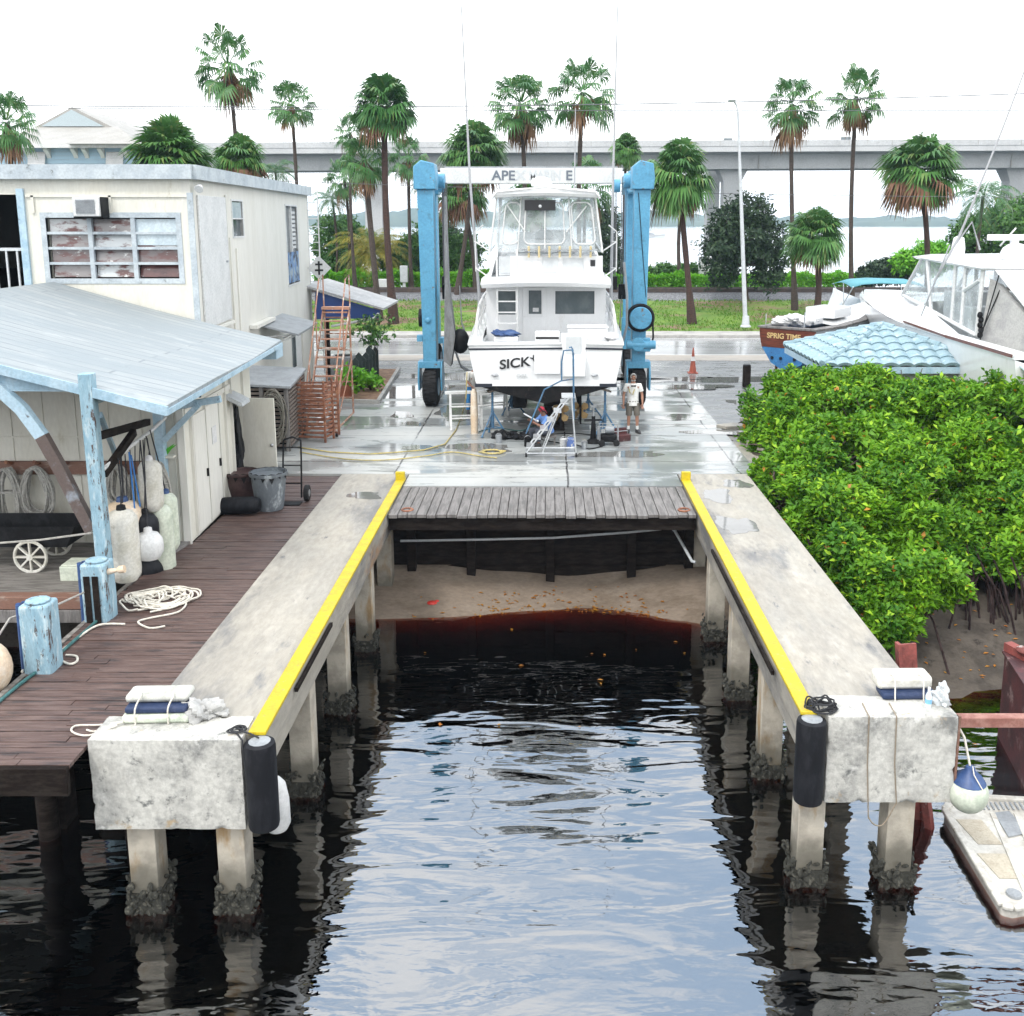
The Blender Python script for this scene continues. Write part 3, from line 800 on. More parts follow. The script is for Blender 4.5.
plat = thing('slip_platform', 'grey plank platform spanning the head of the slip between the piers', 'platform', (0, 20.2, 0))
mb = MB(); x = -3.36
while x < 3.0:
    wd = random.uniform(.19, .235); wd = min(wd, 3.12 - x)
    mb.box(x, x + wd - .014, 20.2 + random.uniform(-.06, .03), 22.44, -.10, -.03 + random.uniform(-.012, .008)); x += wd
mb.build('planks', M['greywood'], plat, world=True, bevel=.006)
MB().box(-3.36, 3.12, 20.32, 20.56, -.40, -.105).build('front_beam', M['darkwood'], plat, world=True)
mb = MB()
for x in (-2.2, -.4, 1.4, 2.8): mb.box(x-.08, x+.08, 20.57, 22.4, -.36, -.105)
mb.build('joists', M['darkwood'], plat, world=True)
for x in (-3.0, 2.9):
    o = MB().tube([(x+.12*math.cos(a), 20.55+.12*math.sin(a), -.02) for a in [k*PI/5 for k in range(11)]], .022, 5).build('mooring_ring', M['rust'], plat, world=True)

bulk = thing('timber_bulkhead', 'black tarred timber bulkhead with posts beneath the plank platform', 'bulkhead', (0, 21.9, -1.5))
mb = MB()
for k in range(7):
    mb.box(-3.7, 3.45, 21.86 + random.uniform(0, .02), 22.0, -2.3 + k*.29, -2.3 + k*.29 + .275)
mb.build('boards', M['darkwood'], bulk, world=True)
for x in (-3.1, -1.75, .05, 1.9, 3.2):
    MB().box(x-.10, x+.10, 21.66, 21.855, -2.3, -.37).build('post', M['darkwood'], bulk, world=True, bevel=.015)
MB().box(-3.4, 3.2, 21.5, 21.655, -.62, -.40).build('waler', M['darkwood'], bulk, world=True)
pp = thing('water_pipe', 'thin grey pipe slung across the bulkhead under the platform', 'pipe', (0, 21.5, -.9))
mb = MB().tube([(-3.3, 21.42, -1.0), (-1.6, 21.42, -.97), (.1, 21.42, -.93), (1.8, 21.42, -.80), (2.75, 21.42, -.70)], .028, 8)
mb.build('pipe_run', M['lamp_grey'], pp, world=True)
MB().tube([(2.75, 21.42, -.70), (2.82, 21.35, -.74), (3.05, 20.2, -1.05), (3.12, 20.15, -1.05)], .032, 8).build('pipe_elbow', M['lamp_grey'], pp, world=True)

# leaves washed up along the waterline
def litter(name, spots, n, m, zf, seed, spread):
    r = random.Random(seed); mb = MB()
    for k in range(n):
        x, y = spots(r)
        z = max(zf(x, y), WZ) + .012
        a = r.uniform(0, 6.3); L = r.uniform(.03, .07); W = L * .45
        c, s = math.cos(a), math.sin(a)
        mb.poly([(x - L*c, y - L*s, z), (x + W*s, y - W*c, z + .01), (x + L*c, y + L*s, z + .004), (x - W*s, y + W*c, z + .012)])
    o = mb.build(name, m, smooth=False); return tag(o, kind='stuff')
def _beach_spot(r):
    x = r.uniform(-1.6, 2.6) if r.random() < .85 else r.uniform(-3, 3.1)
    e = 20.60 + .30 * math.cos(x * .8 - .3) - .10 * max(0, x - 1.5)**1.6
    return x, e + r.gauss(.02, .12) + (.35 if r.random() < .25 else 0)
litter('leaf_litter', _beach_spot, 150, M['deadleaf'], beach_z, 4, 1)
litter('leaf_litter', lambda r: (r.uniform(5, 10), 17.3 + abs(r.gauss(0, 1.3))), 90, M['deadleaf'], mud_z, 5, 1)
litter('leaf_litter', lambda r: (r.uniform(-3, 3.0), 20 - abs(r.gauss(0, 2.5))), 14, M['deadleaf'], lambda x, y: WZ, 6, 1)
litter('leaf_litter', lambda r: (r.uniform(5.2, 8), r.uniform(13.6, 16.8)), 16, M['deadleaf'], lambda x, y: WZ, 8, 1)
o = MB().ball((0,0,0), (.13,.10,.05), 10, 6).ball((.1,.03,.02), (.07,.05,.04), 8, 5).build('plastic_scrap', mat('red_plastic', (.55,.04,.03), .5), loc=(-2.55, 20.85, -2.24))
tag(o, 'crumpled red plastic scrap at the edge of the sand in the slip', 'litter')

# standing rainwater
M['puddle'] = None
def puddle_mat():
    t = NT('standing_rainwater')
    bp = t.n('Bump', {'Height': t.noise(t.vec('World', (.6, 2, 1)), 3, 2), 'Strength': .03, 'Distance': .02})
    b = t.n('BsdfPrincipled', {'Base Color': c4((.15,.15,.145)), 'Roughness': .03, 'IOR': 1.6, 'Normal': bp.outputs[0]})
    return t.done(b.outputs[0])
M['puddle'] = puddle_mat()
def puddle(cx, cy, rx, ry, seed, z=.004, n=48):
    r = random.Random(seed); ph = [r.uniform(0, 6.3) for _ in range(6)]
    pts = []
    for i in range(n):
        a = 2*PI*i/n
        k = 1 + .16*math.sin(2*a+ph[0]) + .12*math.sin(3*a+ph[1]) + .09*math.sin(5*a+ph[2]) + .06*math.sin(9*a+ph[3])
        pts.append((cx + rx*k*math.copysign(abs(math.cos(a))**.7, math.cos(a)), cy + ry*k*math.copysign(abs(math.sin(a))**.8, math.sin(a)), z))
    o = MB().poly(pts).build('puddle', M['puddle'], smooth=False); o['kind'] = 'structure'
puddle(-5.2, 35.3, 1.5, 1.5, 1); puddle(5.2, 36.4, 1.5, .55, 2); puddle(9.2, 38.3, 3.2, .9, 3, -.026); puddle(-1.5, 39, 6, .8, 5, -.026); puddle(3, 38.3, 3.0, .7, 15, -.026)
puddle(3.8, 21.6, .34, .5, 6); puddle(3.8, 19.4, .35, .6, 7); puddle(4.4, 22.6, .28, .4, 16)
puddle(6.9, 33.4, .7, .5, 8, -.026); puddle(-4.1, 29.6, .35, .3, 9); puddle(-4.6, 31.0, .35, .5, 10); puddle(-3.4, 26.3, .5, .35, 11); puddle(-4.1, 21.6, .35, .3, 12); puddle(4.9, 28.4, .8, .4, 13)
puddle(-1.9, 26.4, .9, .5, 17); puddle(1.9, 25.6, 1.0, .4, 18); puddle(-2.9, 31.5, .7, 1.2, 19); puddle(4.2, 30.6, .8, .5, 20)
# rubble at the right edge of the yard
rr = random.Random(3)
for k in range(7):
    mb = MB(); sx, sy, sz = rr.uniform(.2,.5), rr.uniform(.15,.4), rr.uniform(.05,.12)
    mb.prism([(-sx,-sy*.6,0),(-sx*.2,-sy,0),(sx,-sy*.4,0),(sx*.7,sy*.8,0),(-sx*.5,sy,0)], (0,0,sz))
    o = mb.build('concrete_rubble', M['concrete'], loc=(5.45 + rr.uniform(-.35,.9), 26.0 + k*.62 + rr.uniform(-.2,.2), -.01), bevel=.01); o.rotation_euler = (rr.uniform(-.1,.1), rr.uniform(-.1,.1), rr.uniform(0,6))
    tag(o, 'broken concrete slab fragment lying at the yard edge beside the mangroves', 'rubble', 'broken concrete at the yard edge')
struct(MB().box(5.125, 6.3, 23.56, 28.19, -.9, -.05).build('yard_edge_slab', M['concrete'], smooth=False))
# ================================================================== BOATYARD BUILDING (two storeys, flat roof)
def window_part(parent, p0, p1, s0, s1, z0, z1, cols, rows, fm, gm, fw=.07, bar=.035, setback=.10, proud=.02, world=True, louvre=False):
    """frame with glazing bars over an opening of a wall p0 -> p1; the panes are its sub-part"""
    a, b = Vector((p0[0], p0[1], 0)), Vector((p1[0], p1[1], 0))
    d = (b - a).normalized(); nn = Vector((d.y, -d.x, 0))
    Mx = Matrix((d, -nn, Vector((0,0,1)))).transposed()
    fr = MB()
    def bx(u0, u1, za, zb, o0, o1, mbx):
        c = a + d * ((u0+u1)/2) - nn * ((o0+o1)/2) + Vector((0,0,(za+zb)/2))
        mbx.obox(c, (abs(u1-u0)/2, abs(o1-o0)/2, abs(zb-za)/2), Mx)
    bx(s0-fw, s1+fw, z0-fw, z0, -proud, setback, fr); bx(s0-fw, s1+fw, z1, z1+fw, -proud, setback, fr)
    bx(s0-fw, s0, z0, z1, -proud, setback, fr); bx(s1, s1+fw, z0, z1, -proud, setback, fr)
    for i in range(1, cols):
        u = s0 + (s1-s0)*i/cols; bx(u-bar, u+bar, z0, z1, -proud*.5, setback*.8, fr)
    for j in range(1, rows):
        z = z0 + (z1-z0)*j/rows; bx(s0, s1, z-bar*.6, z+bar*.6, 0, setback*.7, fr)
    f = fr.build('window', fm, parent, world=world)
    g = MB()
    if louvre:                                  # each glass slat hangs at its own tilt
        for i in range(cols):
            for j in range(rows):
                u0, u1 = s0 + (s1-s0)*i/cols + bar, s0 + (s1-s0)*(i+1)/cols - bar; za, zb = z0 + (z1-z0)*j/rows + bar*.6, z0 + (z1-z0)*(j+1)/rows - bar*.6
                o = random.uniform(.0, .10); q = lambda u, z, k: a + d*u - nn*(setback*.8 + k) + Vector((0,0,z))
                g.poly([q(u0,za,o*.1), q(u1,za,o*.1 + random.uniform(-.01,.01)), q(u1,zb,o), q(u0,zb,o)])
    else: bx(s0, s1, z0, z1, setback*.75, setback*.85, g)
    g.build('pane', gm, f, world=world)
    return f
A = (-8.15, 23.3); B = (-9.22, 39.0)
BH = 7.02
bld = thing('boatyard_building', 'off-white two storey flat roofed building with broken louvre windows behind the shed', 'building', (-14, 31, 0))
fx = lambda u, v: P(u, v, 23.3)
FW = 26 - 8.15      # front wall runs from x=-26 to A
s_of = lambda x: x + 26
w0, w1 = s_of(-11.50), s_of(-8.52)
d0, d1 = s_of(-14.6), s_of(-12.10)
mb = MB().wall((-26, 23.3), A, 0, BH, .2, [(w0, w1, 4.72, 6.10), (d0, d1, 4.4, 6.62)])
mb.build('front_wall', M['cream'], bld, world=True, smooth=False)
SL = (Vector((B[0], B[1])) - Vector((A[0], A[1]))).length
s_at = lambda y: (y - 23.3) / (39 - 23.3) * SL
mb = MB().wall(A, B, 0, BH, .2, [(s_at(27.1), s_at(28.3), 5.62, 6.55), (s_at(34.6), s_at(36.7), 3.85, 6.52), (s_at(34.6), s_at(36.9), .05, 2.45)])
mb.build('side_wall', M['creamwhite'], bld, world=True, smooth=False)
mb = MB().wall(B, (-26, 39), 0, BH, .2).wall((-26, 39), (-26, 23.3), 0, BH, .2)
mb.build('rear_wall', M['creamwhite'], bld, world=True, smooth=False)
rf = MB().prism([(-26.1, 23.22, BH), (-8.08, 23.22, BH), (-9.14, 39.1, BH), (-26.1, 39.1, BH)], (0,0,.12)).build('roof', M['roofwhite'], bld, world=True, smooth=False)
# parapet flashing: a band along the front and along the side
mb = MB().box(-26.1, -8.04, 23.10, 23.215, BH - .06, BH + .26)
dv = Vector((B[0]-A[0], B[1]-A[1], 0)).normalized(); nv = Vector((dv.y, -dv.x, 0))
p = Vector((A[0], A[1], BH + .10)) + nv * .125 - dv * .08; q = Vector((B[0], B[1], BH + .10)) + nv * .125 + dv * .12
mb.beam(p, q, .12, .318)
mb.build('parapet_flashing', M['greyblue'], rf, world=True)
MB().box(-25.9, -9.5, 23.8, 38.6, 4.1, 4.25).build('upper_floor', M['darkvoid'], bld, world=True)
# panel battens and trim on the front
mb = MB()
for x in (-11.75, -9.98): mb.box(x-.03, x+.03, 23.26, 23.297, 6.2, 6.60)
mb.box(-11.9, -8.17, 23.26, 23.296, 6.56, 6.62)
mb.build('batten', M['cream'], bld, world=True)
MB().box(-8.22, -8.09, 23.255, 23.298, 3.4, 6.66).build('corner_trim', M['greyblue'], bld, world=True)
MB().box(-12.09, -11.93, 23.23, 23.297, 4.2, 6.75).build('door_jamb', M['bluewood2'], bld, world=True)
mb = MB()
for i in range(10): mb.box(-14.5+i*.25-.02, -14.5+i*.25+.02, 23.33, 23.37, 4.3, 5.35)
mb.box(-14.6, -12.12, 23.32, 23.38, 5.35, 5.42)
mb.build('balcony_rail', M['lamp_grey'], bld, world=True)
window_part(bld, (-26, 23.3), A, w0, w1, 4.72, 6.10, 3, 4, M['greyblue'], M['louvre'], .12, .05, louvre=True)
# curled blinds and board behind the broken louvres
MB().box(-10.35, -9.72, 23.52, 23.55, 5.02, 5.42).build('inner_board', M['whitepaint'], bld, world=True)
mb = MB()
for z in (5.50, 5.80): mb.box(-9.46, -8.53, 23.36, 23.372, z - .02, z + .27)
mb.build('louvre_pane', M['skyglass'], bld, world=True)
# white boarded panel, small window, tall window and lower door on the side
sp = lambda y, z, o=0: Vector((A[0], A[1], 0)) + dv * s_at(y) + nv * o + Vector((0, 0, z))
pan = MB().prism([sp(23.75, 3.5, .004), sp(26.3, 3.5, .004), sp(26.3, 6.62, .004), sp(23.75, 6.62, .004)], nv * .05).build('boarded_panel', M['whitepaint'], bld, world=True, bevel=.01)
mb = MB().beam(sp(23.7, 3.42, .05), sp(26.4, 3.42, .05), .10, .08).beam(sp(26.36, 3.5, .03), sp(26.36, 6.68, .03), .05, .05)
mb.build('panel_sill', M['creamwhite'], pan, world=True)
MB().beam(sp(26.0, 5.0, .07), sp(26.12, 5.0, .07), .03, .05).build('latch', M['steel'], pan, world=True)
wf = window_part(bld, A, B, s_at(27.1), s_at(28.3), 5.62, 6.55, 1, 2, M['whitepaint'], M['glass'], .05, .03)
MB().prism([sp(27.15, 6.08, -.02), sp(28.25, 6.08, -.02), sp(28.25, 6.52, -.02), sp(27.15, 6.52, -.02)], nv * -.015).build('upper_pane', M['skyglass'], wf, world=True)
window_part(bld, A, B, s_at(34.6), s_at(36.7), 3.85, 6.52, 2, 1, M['whitepaint'], M['glass'], .06, .05)
MB().prism([sp(34.7, 3.9, .0), sp(36.6, 3.9, .0), sp(36.6, 4.95, .0), sp(34.7, 4.95, .0)], nv * .03).build('mural_panel', M['mural'], bld, world=True)
mb = MB()
for k in range(9): mb.beam(sp(35.75, 5.1 + k*.15, -.05), sp(36.6, 5.1 + k*.15, -.05), .02, .09)
mb.build('shutter_slats', M['whitepaint'], bld, world=True)
dr = MB().prism([sp(34.65, .06, -.06), sp(36.85, .06, -.06), sp(36.85, 2.44, -.06), sp(34.65, 2.44, -.06)], nv * -.05).build('double_door', M['whitepaint'], bld, world=True)
MB().prism([sp(34.95, .9, -.055), sp(35.6, .9, -.055), sp(35.6, 2.2, -.055), sp(34.95, 2.2, -.055)], nv * .02).build('pane', M['glass'], dr, world=True)
aw = MB().prism([sp(29.6, 2.95, .01), sp(33.2, 2.95, .01), sp(33.2, 2.65, 1.15), sp(29.6, 2.65, 1.15)], (0,0,.06)).build('awning', M['greymetal'], bld, world=True)
mb = MB()
for yy in (29.8, 33.0): mb.tube([sp(yy, 2.2, .03), sp(yy, 2.64, 1.0)], .025, 6); mb.tube([sp(yy, 2.6, .03), sp(yy, 2.68, 1.0)], .02, 6)
mb.build('awning_bracket', M['whitepaint'], aw, world=True)
MB().beam(sp(28.4, 3.05, .12), sp(31.0, 3.05, .12), .22, .10).build('pipe_shelf', M['creamwhite'], bld, world=True)
mb = MB().tube([sp(26.6, 5.6, .02), sp(26.65, 3.4, .03), sp(26.65, .2, .03)], .035, 6).tube([sp(27.3, 5.3, .02), sp(27.3, .2, .03)], .03, 6)
mb.build('drain_pipe', M['creamwhite'], bld, world=True)
# camera / floodlight at the corner
fl = thing('flood_light', 'small white flood lamp under the parapet at the corner of the off-white building', 'flood lamp', (-8.0, 23.45, 6.8))
MB().box(-.02,.02,-.02,.10,-.05,.05).build('bracket', M['steel'], fl)
MB().lathe([(.03,-.08),(.06,-.06),(.10,.06),(.09,.07)], n=12, M=Matrix.Rotation(R(120),3,'X')).shift((.05,-.1,-.03)).build('lamp_head', M['whitepaint'], fl)
# window air conditioner
c = P(91, 207, 23.1)
ac = thing('air_conditioner', 'boxy window air conditioner sticking out of the wall over the louvre window', 'air conditioner', (c.x, 23.3, c.z))
MB().box(-.30,.30,-.46,.0,-.21,.21).build('case', M['whitepaint'], ac, bevel=.02)
g = MB().box(-.22,.20,-.475,-.461,-.15,.16)
for k in range(9): g.box(-.22,.20,-.49,-.474,-.145+k*.034,-.13+k*.034)
g.build('grille', M['greymetal'], ac)
MB().box(.302,.33,-.40,-.0,-.23,.22).box(-.32,.32,-.40,0,-.25,-.212).build('mounting_frame', M['black'], ac)

# ================================================================== SHED with the overhanging roof
RX, RZ = -11.4, 4.62         # ridge
def roof_z(x): return RZ - (abs(x - RX)) * .262
shed = thing('dock_shed', 'cream plank shed with a wide pale blue grey roof beside the dock', 'shed', (-10, 19, 0))
top_r = [(-5.92,15.25), (-6.22,23.2)]
def roof_slab(th0, th1):
    secs = []
    for y, xe in ((15.25,-5.92), (17.9,-6.0), (20.5,-6.1), (23.22,-6.22)):
        sec = []
        for k in range(9):
            x = RX + (xe - RX) * k / 8
            sag = .05 * math.sin(k / 8 * PI) - .03 * math.sin((y - 15) * .8) * (k / 8)
            sec.append((x, y, roof_z(x) + th1 - sag))
        for k in range(8, -1, -1):
            x = RX + (xe - RX) * k / 8
            sag = .05 * math.sin(k / 8 * PI) - .03 * math.sin((y - 15) * .8) * (k / 8)
            sec.append((x, y, roof_z(x) + th0 - sag))
        secs.append(sec)
    return MB().loft(secs, closed=True, cap0=True, cap1=True)
rf = roof_slab(-.05, .03).build('roof', M['shingle'], shed, world=True, angle=20)
secs = []
for y in (15.25, 23.22):
    secs.append([(RX + .004, y, RZ+.02), (RX - 7, y, RZ+.02 - 7*.262), (RX - 7, y, RZ - .06 - 7*.262), (RX + .004, y, RZ - .06)])
MB().loft(secs, closed=True, cap0=True, cap1=True).build('roof_far_slope', M['shingle'], shed, world=True)
mb = MB().beam((RX - .0, 15.23, RZ - .06), (-5.90, 15.23, roof_z(-5.90) - .045), .035, .15)
mb.beam((-5.90, 15.2, roof_z(-5.90) - .06), (-6.20, 23.2, roof_z(-6.20) - .06), .03, .09)
mb.build('drip_edge', M['skyglass'] if False else M['bluewood2'], rf, world=True)
mb = MB().prism([(RX - 4, 15.36, 3.5), (-7.30, 15.36, 3.42), (-7.30, 15.36, roof_z(-7.3)-.09), (RX, 15.36, RZ-.09), (RX-4, 15.36, roof_z(RX-4)-.09)], (0, .05, 0))
mb.build('gable_panel', M['bluewood2'], shed, world=True)
mb = MB()
for y in (16.2, 17.2): mb.beam((RX, y, RZ-.16), (-6.05, y, roof_z(-6.05)-.15), .06, .13)
mb.build('rafter', M['darkwood'], shed, world=True)
mb = MB().beam((-7.2, 15.45, roof_z(-7.2)-.25), (-7.2, 18.3, roof_z(-7.2)-.25), .10, .18)
mb.build('eaves_beam', M['bluewood2'], shed, world=True)
# walls
fw0 = (-17, 18.42); fw1 = (-6.86, 18.42)
mb = MB().wall(fw0, fw1, -.05, 3.2, .1).build('front_wall', M['cream'], shed, world=True, smooth=False)
mb = MB()
x = -16.8
while x < -6.9: mb.box(x-.012, x+.012, 18.395, 18.417, -.03, 3.18); x += .61
mb.box(-17, -6.9, 18.392, 18.4165, 2.02, 2.05)
mb.build('batten', M['cream'], shed, world=True)
MB().box(-6.97, -6.835, 18.36, 18.418, -.1, 3.2).build('corner_board', M['creamwhite'], shed, world=True)
sw0 = (-6.86, 18.42); sw1 = (-7.0, 23.2)
dsv = Vector((sw1[0]-sw0[0], sw1[1]-sw0[1], 0)).normalized(); nsv = Vector((dsv.y, -dsv.x, 0))
ss = lambda a, z, o=0: Vector((sw0[0], sw0[1], 0)) + dsv * a + nsv * o + Vector((0,0,z))
MB().wall(sw0, sw1, -.05, 3.16, .1, [(3.15, 3.95, .0, 2.08)]).build('side_wall', M['cream'], shed, world=True, smooth=False)
for (a, b, z1) in ((.42, 1.16, 2.35), (1.24, 2.02, 2.38)):
    d = MB().prism([ss(a,.02,.006), ss(b,.02,.006), ss(b,z1,.006), ss(a,z1,.006)], nsv*.045).build('door', M['creamwhite'], shed, world=True, bevel=.008)
    MB().beam(ss(b-.10, 1.0, .07), ss(b-.10, 1.16, .07), .04, .04).build('handle', M['black'], d, world=True)
mb = MB()
for (a, z0, z1) in ((.34,0,2.5),(1.20,0,2.5),(2.08,0,2.5),(2.6,0,3.1),(3.06,0,3.1),(4.0,0,3.1)): mb.beam(ss(a,z0,.02), ss(a,z1,.02), .08, .03)
mb.beam(ss(.0,2.5,.025), ss(3.0,2.5,.025), .04, .10)
mb.build('door_trim', M['creamwhite'], shed, world=True)
MB().prism([ss(1.5,1.55,.056), ss(1.78,1.55,.056), ss(1.78,1.9,.056), ss(1.5,1.9,.056)], nsv*.01).build('notice', M['canvas'], shed, world=True)
MB().box(-9, -7.2, 21.2, 22.5, .0, 2.2).build('doorway_shade_block', M['darkvoid'], shed, world=True)  # solid near-black block stands in for the shade behind the doorway
MB().box(-16.9, -7.1, 18.6, 23.1, -.2, -.06).build('shed_floor', M['darkwood'], shed, world=True)
MB().wall((-7.0, 23.2), (-17, 23.2), -.05, 3.1, .06).build('rear_wall', M['cream'], shed, world=True, smooth=False)
hood = MB().prism([ss(2.75,2.35,.01), ss(2.75,2.18,.34), ss(2.75,2.10,.36), ss(2.75,2.10,.32), ss(2.75,2.25,.01)], dsv*.62).build('lamp_hood', M['lamp_grey'], shed, world=True)
od = MB().beam((-6.99, 22.40, 1.05), (-6.22, 22.32, 1.05), .045, 2.05).build('open_door', M['cream'], shed, world=True)
MB().ball((-6.3, 22.27, 1.0), .04, 8, 6).build('handle', M['steel'], od, world=True)
jk = MB()
jk.blob((-6.90, 21.78, 1.05), (.10, .19, .62), 3, .5, 26, 20)
tag(jk.build('hanging_coat', M['black']), 'dark rumpled coat hanging in the open shed doorway', 'coat')
MB().beam((-6.9, 23.3, 3.0), (-6.3, 23.3, 3.0), .6, .25).build('gutter_box', M['bluewood2'], shed, world=True)
# posts, arms and braces of the roof (parts of the shed)
po = MB().beam((-7.10, 15.30, -.3), (-7.14, 15.30, 3.72), .20, .20, up=(0,1,0)).build('post', M['bluewood'], shed, world=True, bevel=.012)
MB().beam((-7.24, 18.25, -.05), (-7.24, 18.25, 3.2), .17, .17, up=(0,1,0)).build('post', M['bluewood2'], shed, world=True, bevel=.01)
for (z, xl) in ((2.78, -6.05),):
    MB().beam((-7.13, 18.2, 2.62), (xl, 18.2, 2.80), .09, .12).build('arm', M['bluewood2'], shed, world=True)
    MB().beam((-7.13, 18.14, 2.02), (-6.45, 18.14, 2.70), .08, .10).build('arm_brace', M['bluewood2'], shed, world=True)
arc = [P(u, v, 15.34) for u, v in ((-22,372),(0,389),(22,409),(42,436),(60,468),(76,500),(92,530))]
secs = []
for i, p in enumerate(arc):
    d = (arc[min(i+1,len(arc)-1)] - arc[max(i-1,0)]).normalized(); up = Vector((0,-1,0)).cross(d)
    h = .09
    secs.append([p + up*h + Vector((0,-.07,0)), p + up*h + Vector((0,.07,0)), p - up*h + Vector((0,.07,0)), p - up*h + Vector((0,-.07,0))])
MB().loft(secs[:4], closed=True, cap0=True, cap1=True).build('arched_brace', M['bluewood2'], shed, world=True)
MB().loft(secs[3:], closed=True, cap0=True, cap1=True).build('arched_brace', mat('bare_brown_brace', (.10,.075,.068), .8, (.22,.24,.27), 2.5, .55, .68, bump=.3), shed, world=True)
MB().beam(P(99,436,15.6), P(148,422,17.9), .09, .12).build('tie_beam', M['darkwood'], shed, world=True)
MB().beam(P(104,474,15.5), P(134,432,16.9), .09, .12).build('knee_brace', M['darkwood'], shed, world=True)
MB().beam(P(100,415,15.7), P(116,455,17.9), .07, .10).build('knee_brace', M['bluewood2'], shed, world=True)
# long storage board on the front wall with pegs and rope coils
rack = thing('rope_rack', 'brown board with pegs for rope coils on the cream shed wall', 'rope rack', (-9.8, 18.36, 1.45))
MB().box(-12.5, -7.3, 18.31, 18.385, 1.33, 1.58).build('board', M['brownbeam'], rack, world=True)
for x in (-11.2, -10.1, -9.58, -9.05, -8.0, -7.42):
    MB().cyl((x, 18.31, 1.55), (x, 18.12, 1.62), .035, n=8).build('peg', M['rust'], rack, world=True)
def rope_coil(x, y, z, w, h, n, seed, m, label, mainr=.017, group='rope coils hanging on the shed wall'):
    r = random.Random(seed); mb = MB()
    for k in range(n):
        ph = r.uniform(-.05,.05); ww = w*r.uniform(.65,1.08); hh = h*r.uniform(.85,1.05); yy = r.uniform(-.07,.05)
        pts = []
        for i in range(14):
            a = 2*PI*i/14
            px = ww*.5*math.sin(a) * (1 - .25*math.cos(a)); pz = -hh*.5*(1 - math.cos(a))
            pts.append((px + ph + r.uniform(-.012,.012), yy + .03*math.sin(3*a+k), pz + r.uniform(-.012,.012)))
        mb.tube(cr(pts + pts[:1], 2)[:-1], mainr, 5, closed=True)
    tz = -.36*h
    mb.tube([(w*.55*math.cos(2*PI*i/10), .09*math.sin(2*PI*i/10)-.02, tz) for i in range(10)], mainr*1.1, 5, closed=True) if seed % 2 else None
    o = mb.build('rope_coil', m, loc=(x, y, z)); return tag(o, label, 'rope coil', group)
rope_coil(-10.1, 18.13, 1.50, .46, 1.25, 22, 1, M['rope'], 'thick grey rope coil hanging on the wall above the cart wheel')
rope_coil(-9.58, 18.13, 1.52, .54, 1.0, 24, 2, M['rope'], 'round knotted grey rope coil hanging beside the arched brace')
rope_coil(-11.15, 18.13, 1.6, .40, 1.1, 11, 3, M['rope'], 'grey rope coil at the left edge of the photo')
rope_coil(-8.05, 18.13, 1.55, .40, .8, 11, 4, M['rope'], 'grey rope coil hanging behind the fenders at the post')
rope_coil(-7.30, 18.10, 1.62, .44, 1.1, 20, 5, M['rope'], 'grey rope coil on the wall nearest the shed corner')
rope_coil(-7.05, 17.6, 1.25, .34, .95, 3, 6, M['whiterope'], 'loose white hose loop hanging behind the fenders', .02, None)
pl = thing('potted_sprig', 'lime green plastic plant on a small shelf of the cream wall', 'plant', (-7.15, 18.3, 1.72))
MB().box(-.14,.14,-.10,.08,-.05,-.01).build('shelf', M['cream'], pl)
mb = MB()
for k in range(7):
    a = k*.9; mb.poly([(0,0,0),(.06*math.cos(a)+.02,.03*math.sin(a),.10),(.2*math.cos(a),.1*math.sin(a),.2),(.05*math.cos(a)-.03,.03*math.sin(a),.12)])
mb.build('leaves', M['green'], pl)

# dock cart under the roof
cart = thing('dock_cart', 'black dock cart with cream spoked wheels under the shed roof', 'cart', (-9.25, 17.25, -.05))
mb = MB().loft([[(-1.1,-.35,.42),(.75,-.35,.42),(.75,.35,.42),(-1.1,.35,.42)], [(-1.25,-.42,.82),(.95,-.42,.82),(.95,.42,.82),(-1.25,.42,.82)]], closed=True, cap0=True)
mb.build('tub', M['black'], cart)
for y in (-.46, .46):
    wv = MB().tube([(.28*math.cos(2*PI*i/24), y, .28+.28*math.sin(2*PI*i/24)) for i in range(24)], .03, 6, closed=True)
    for k in range(8):
        a = 2*PI*k/8; wv.beam((.05*math.cos(a), y, .28+.05*math.sin(a)), (.27*math.cos(a), y, .28+.27*math.sin(a)), .03, .05, up=(0,1,0))
    wv.cyl((0,y-.04,.28), (0,y+.04,.28), .06)
    o = wv.build('wheel', M['vinyl'], cart)
    o.location = (.15, 0, 0)
MB().tube([(-1.2,-.3,.75),(-1.75,-.3,.95),(-1.75,.3,.95),(-1.2,.3,.75)], .02, 6).tube([(-.9,-.3,.42),(-.9,-.3,.0),(-.6,-.3,.0),(-.5,-.3,.4)], .02, 6).build('handle', M['steel'], cart)
MB().tube([P(0,543,16.0), P(40,540,15.9), P(92,533,15.6)], .018, 6).build('mooring_line', M['rope'])
tag(bpy.data.objects['mooring_line'], 'taut grey line strung in front of the black dock cart', 'rope')
tag(MB().box(-.33,.33,-.22,.22,0,.26).box(-.31,.31,-.20,.20,.262,.285).build('storage_box', M['greenvinyl'], loc=(-8.05, 16.55, -.05), bevel=.03), 'low grey beige box on the porch deck behind the blue post', 'box')

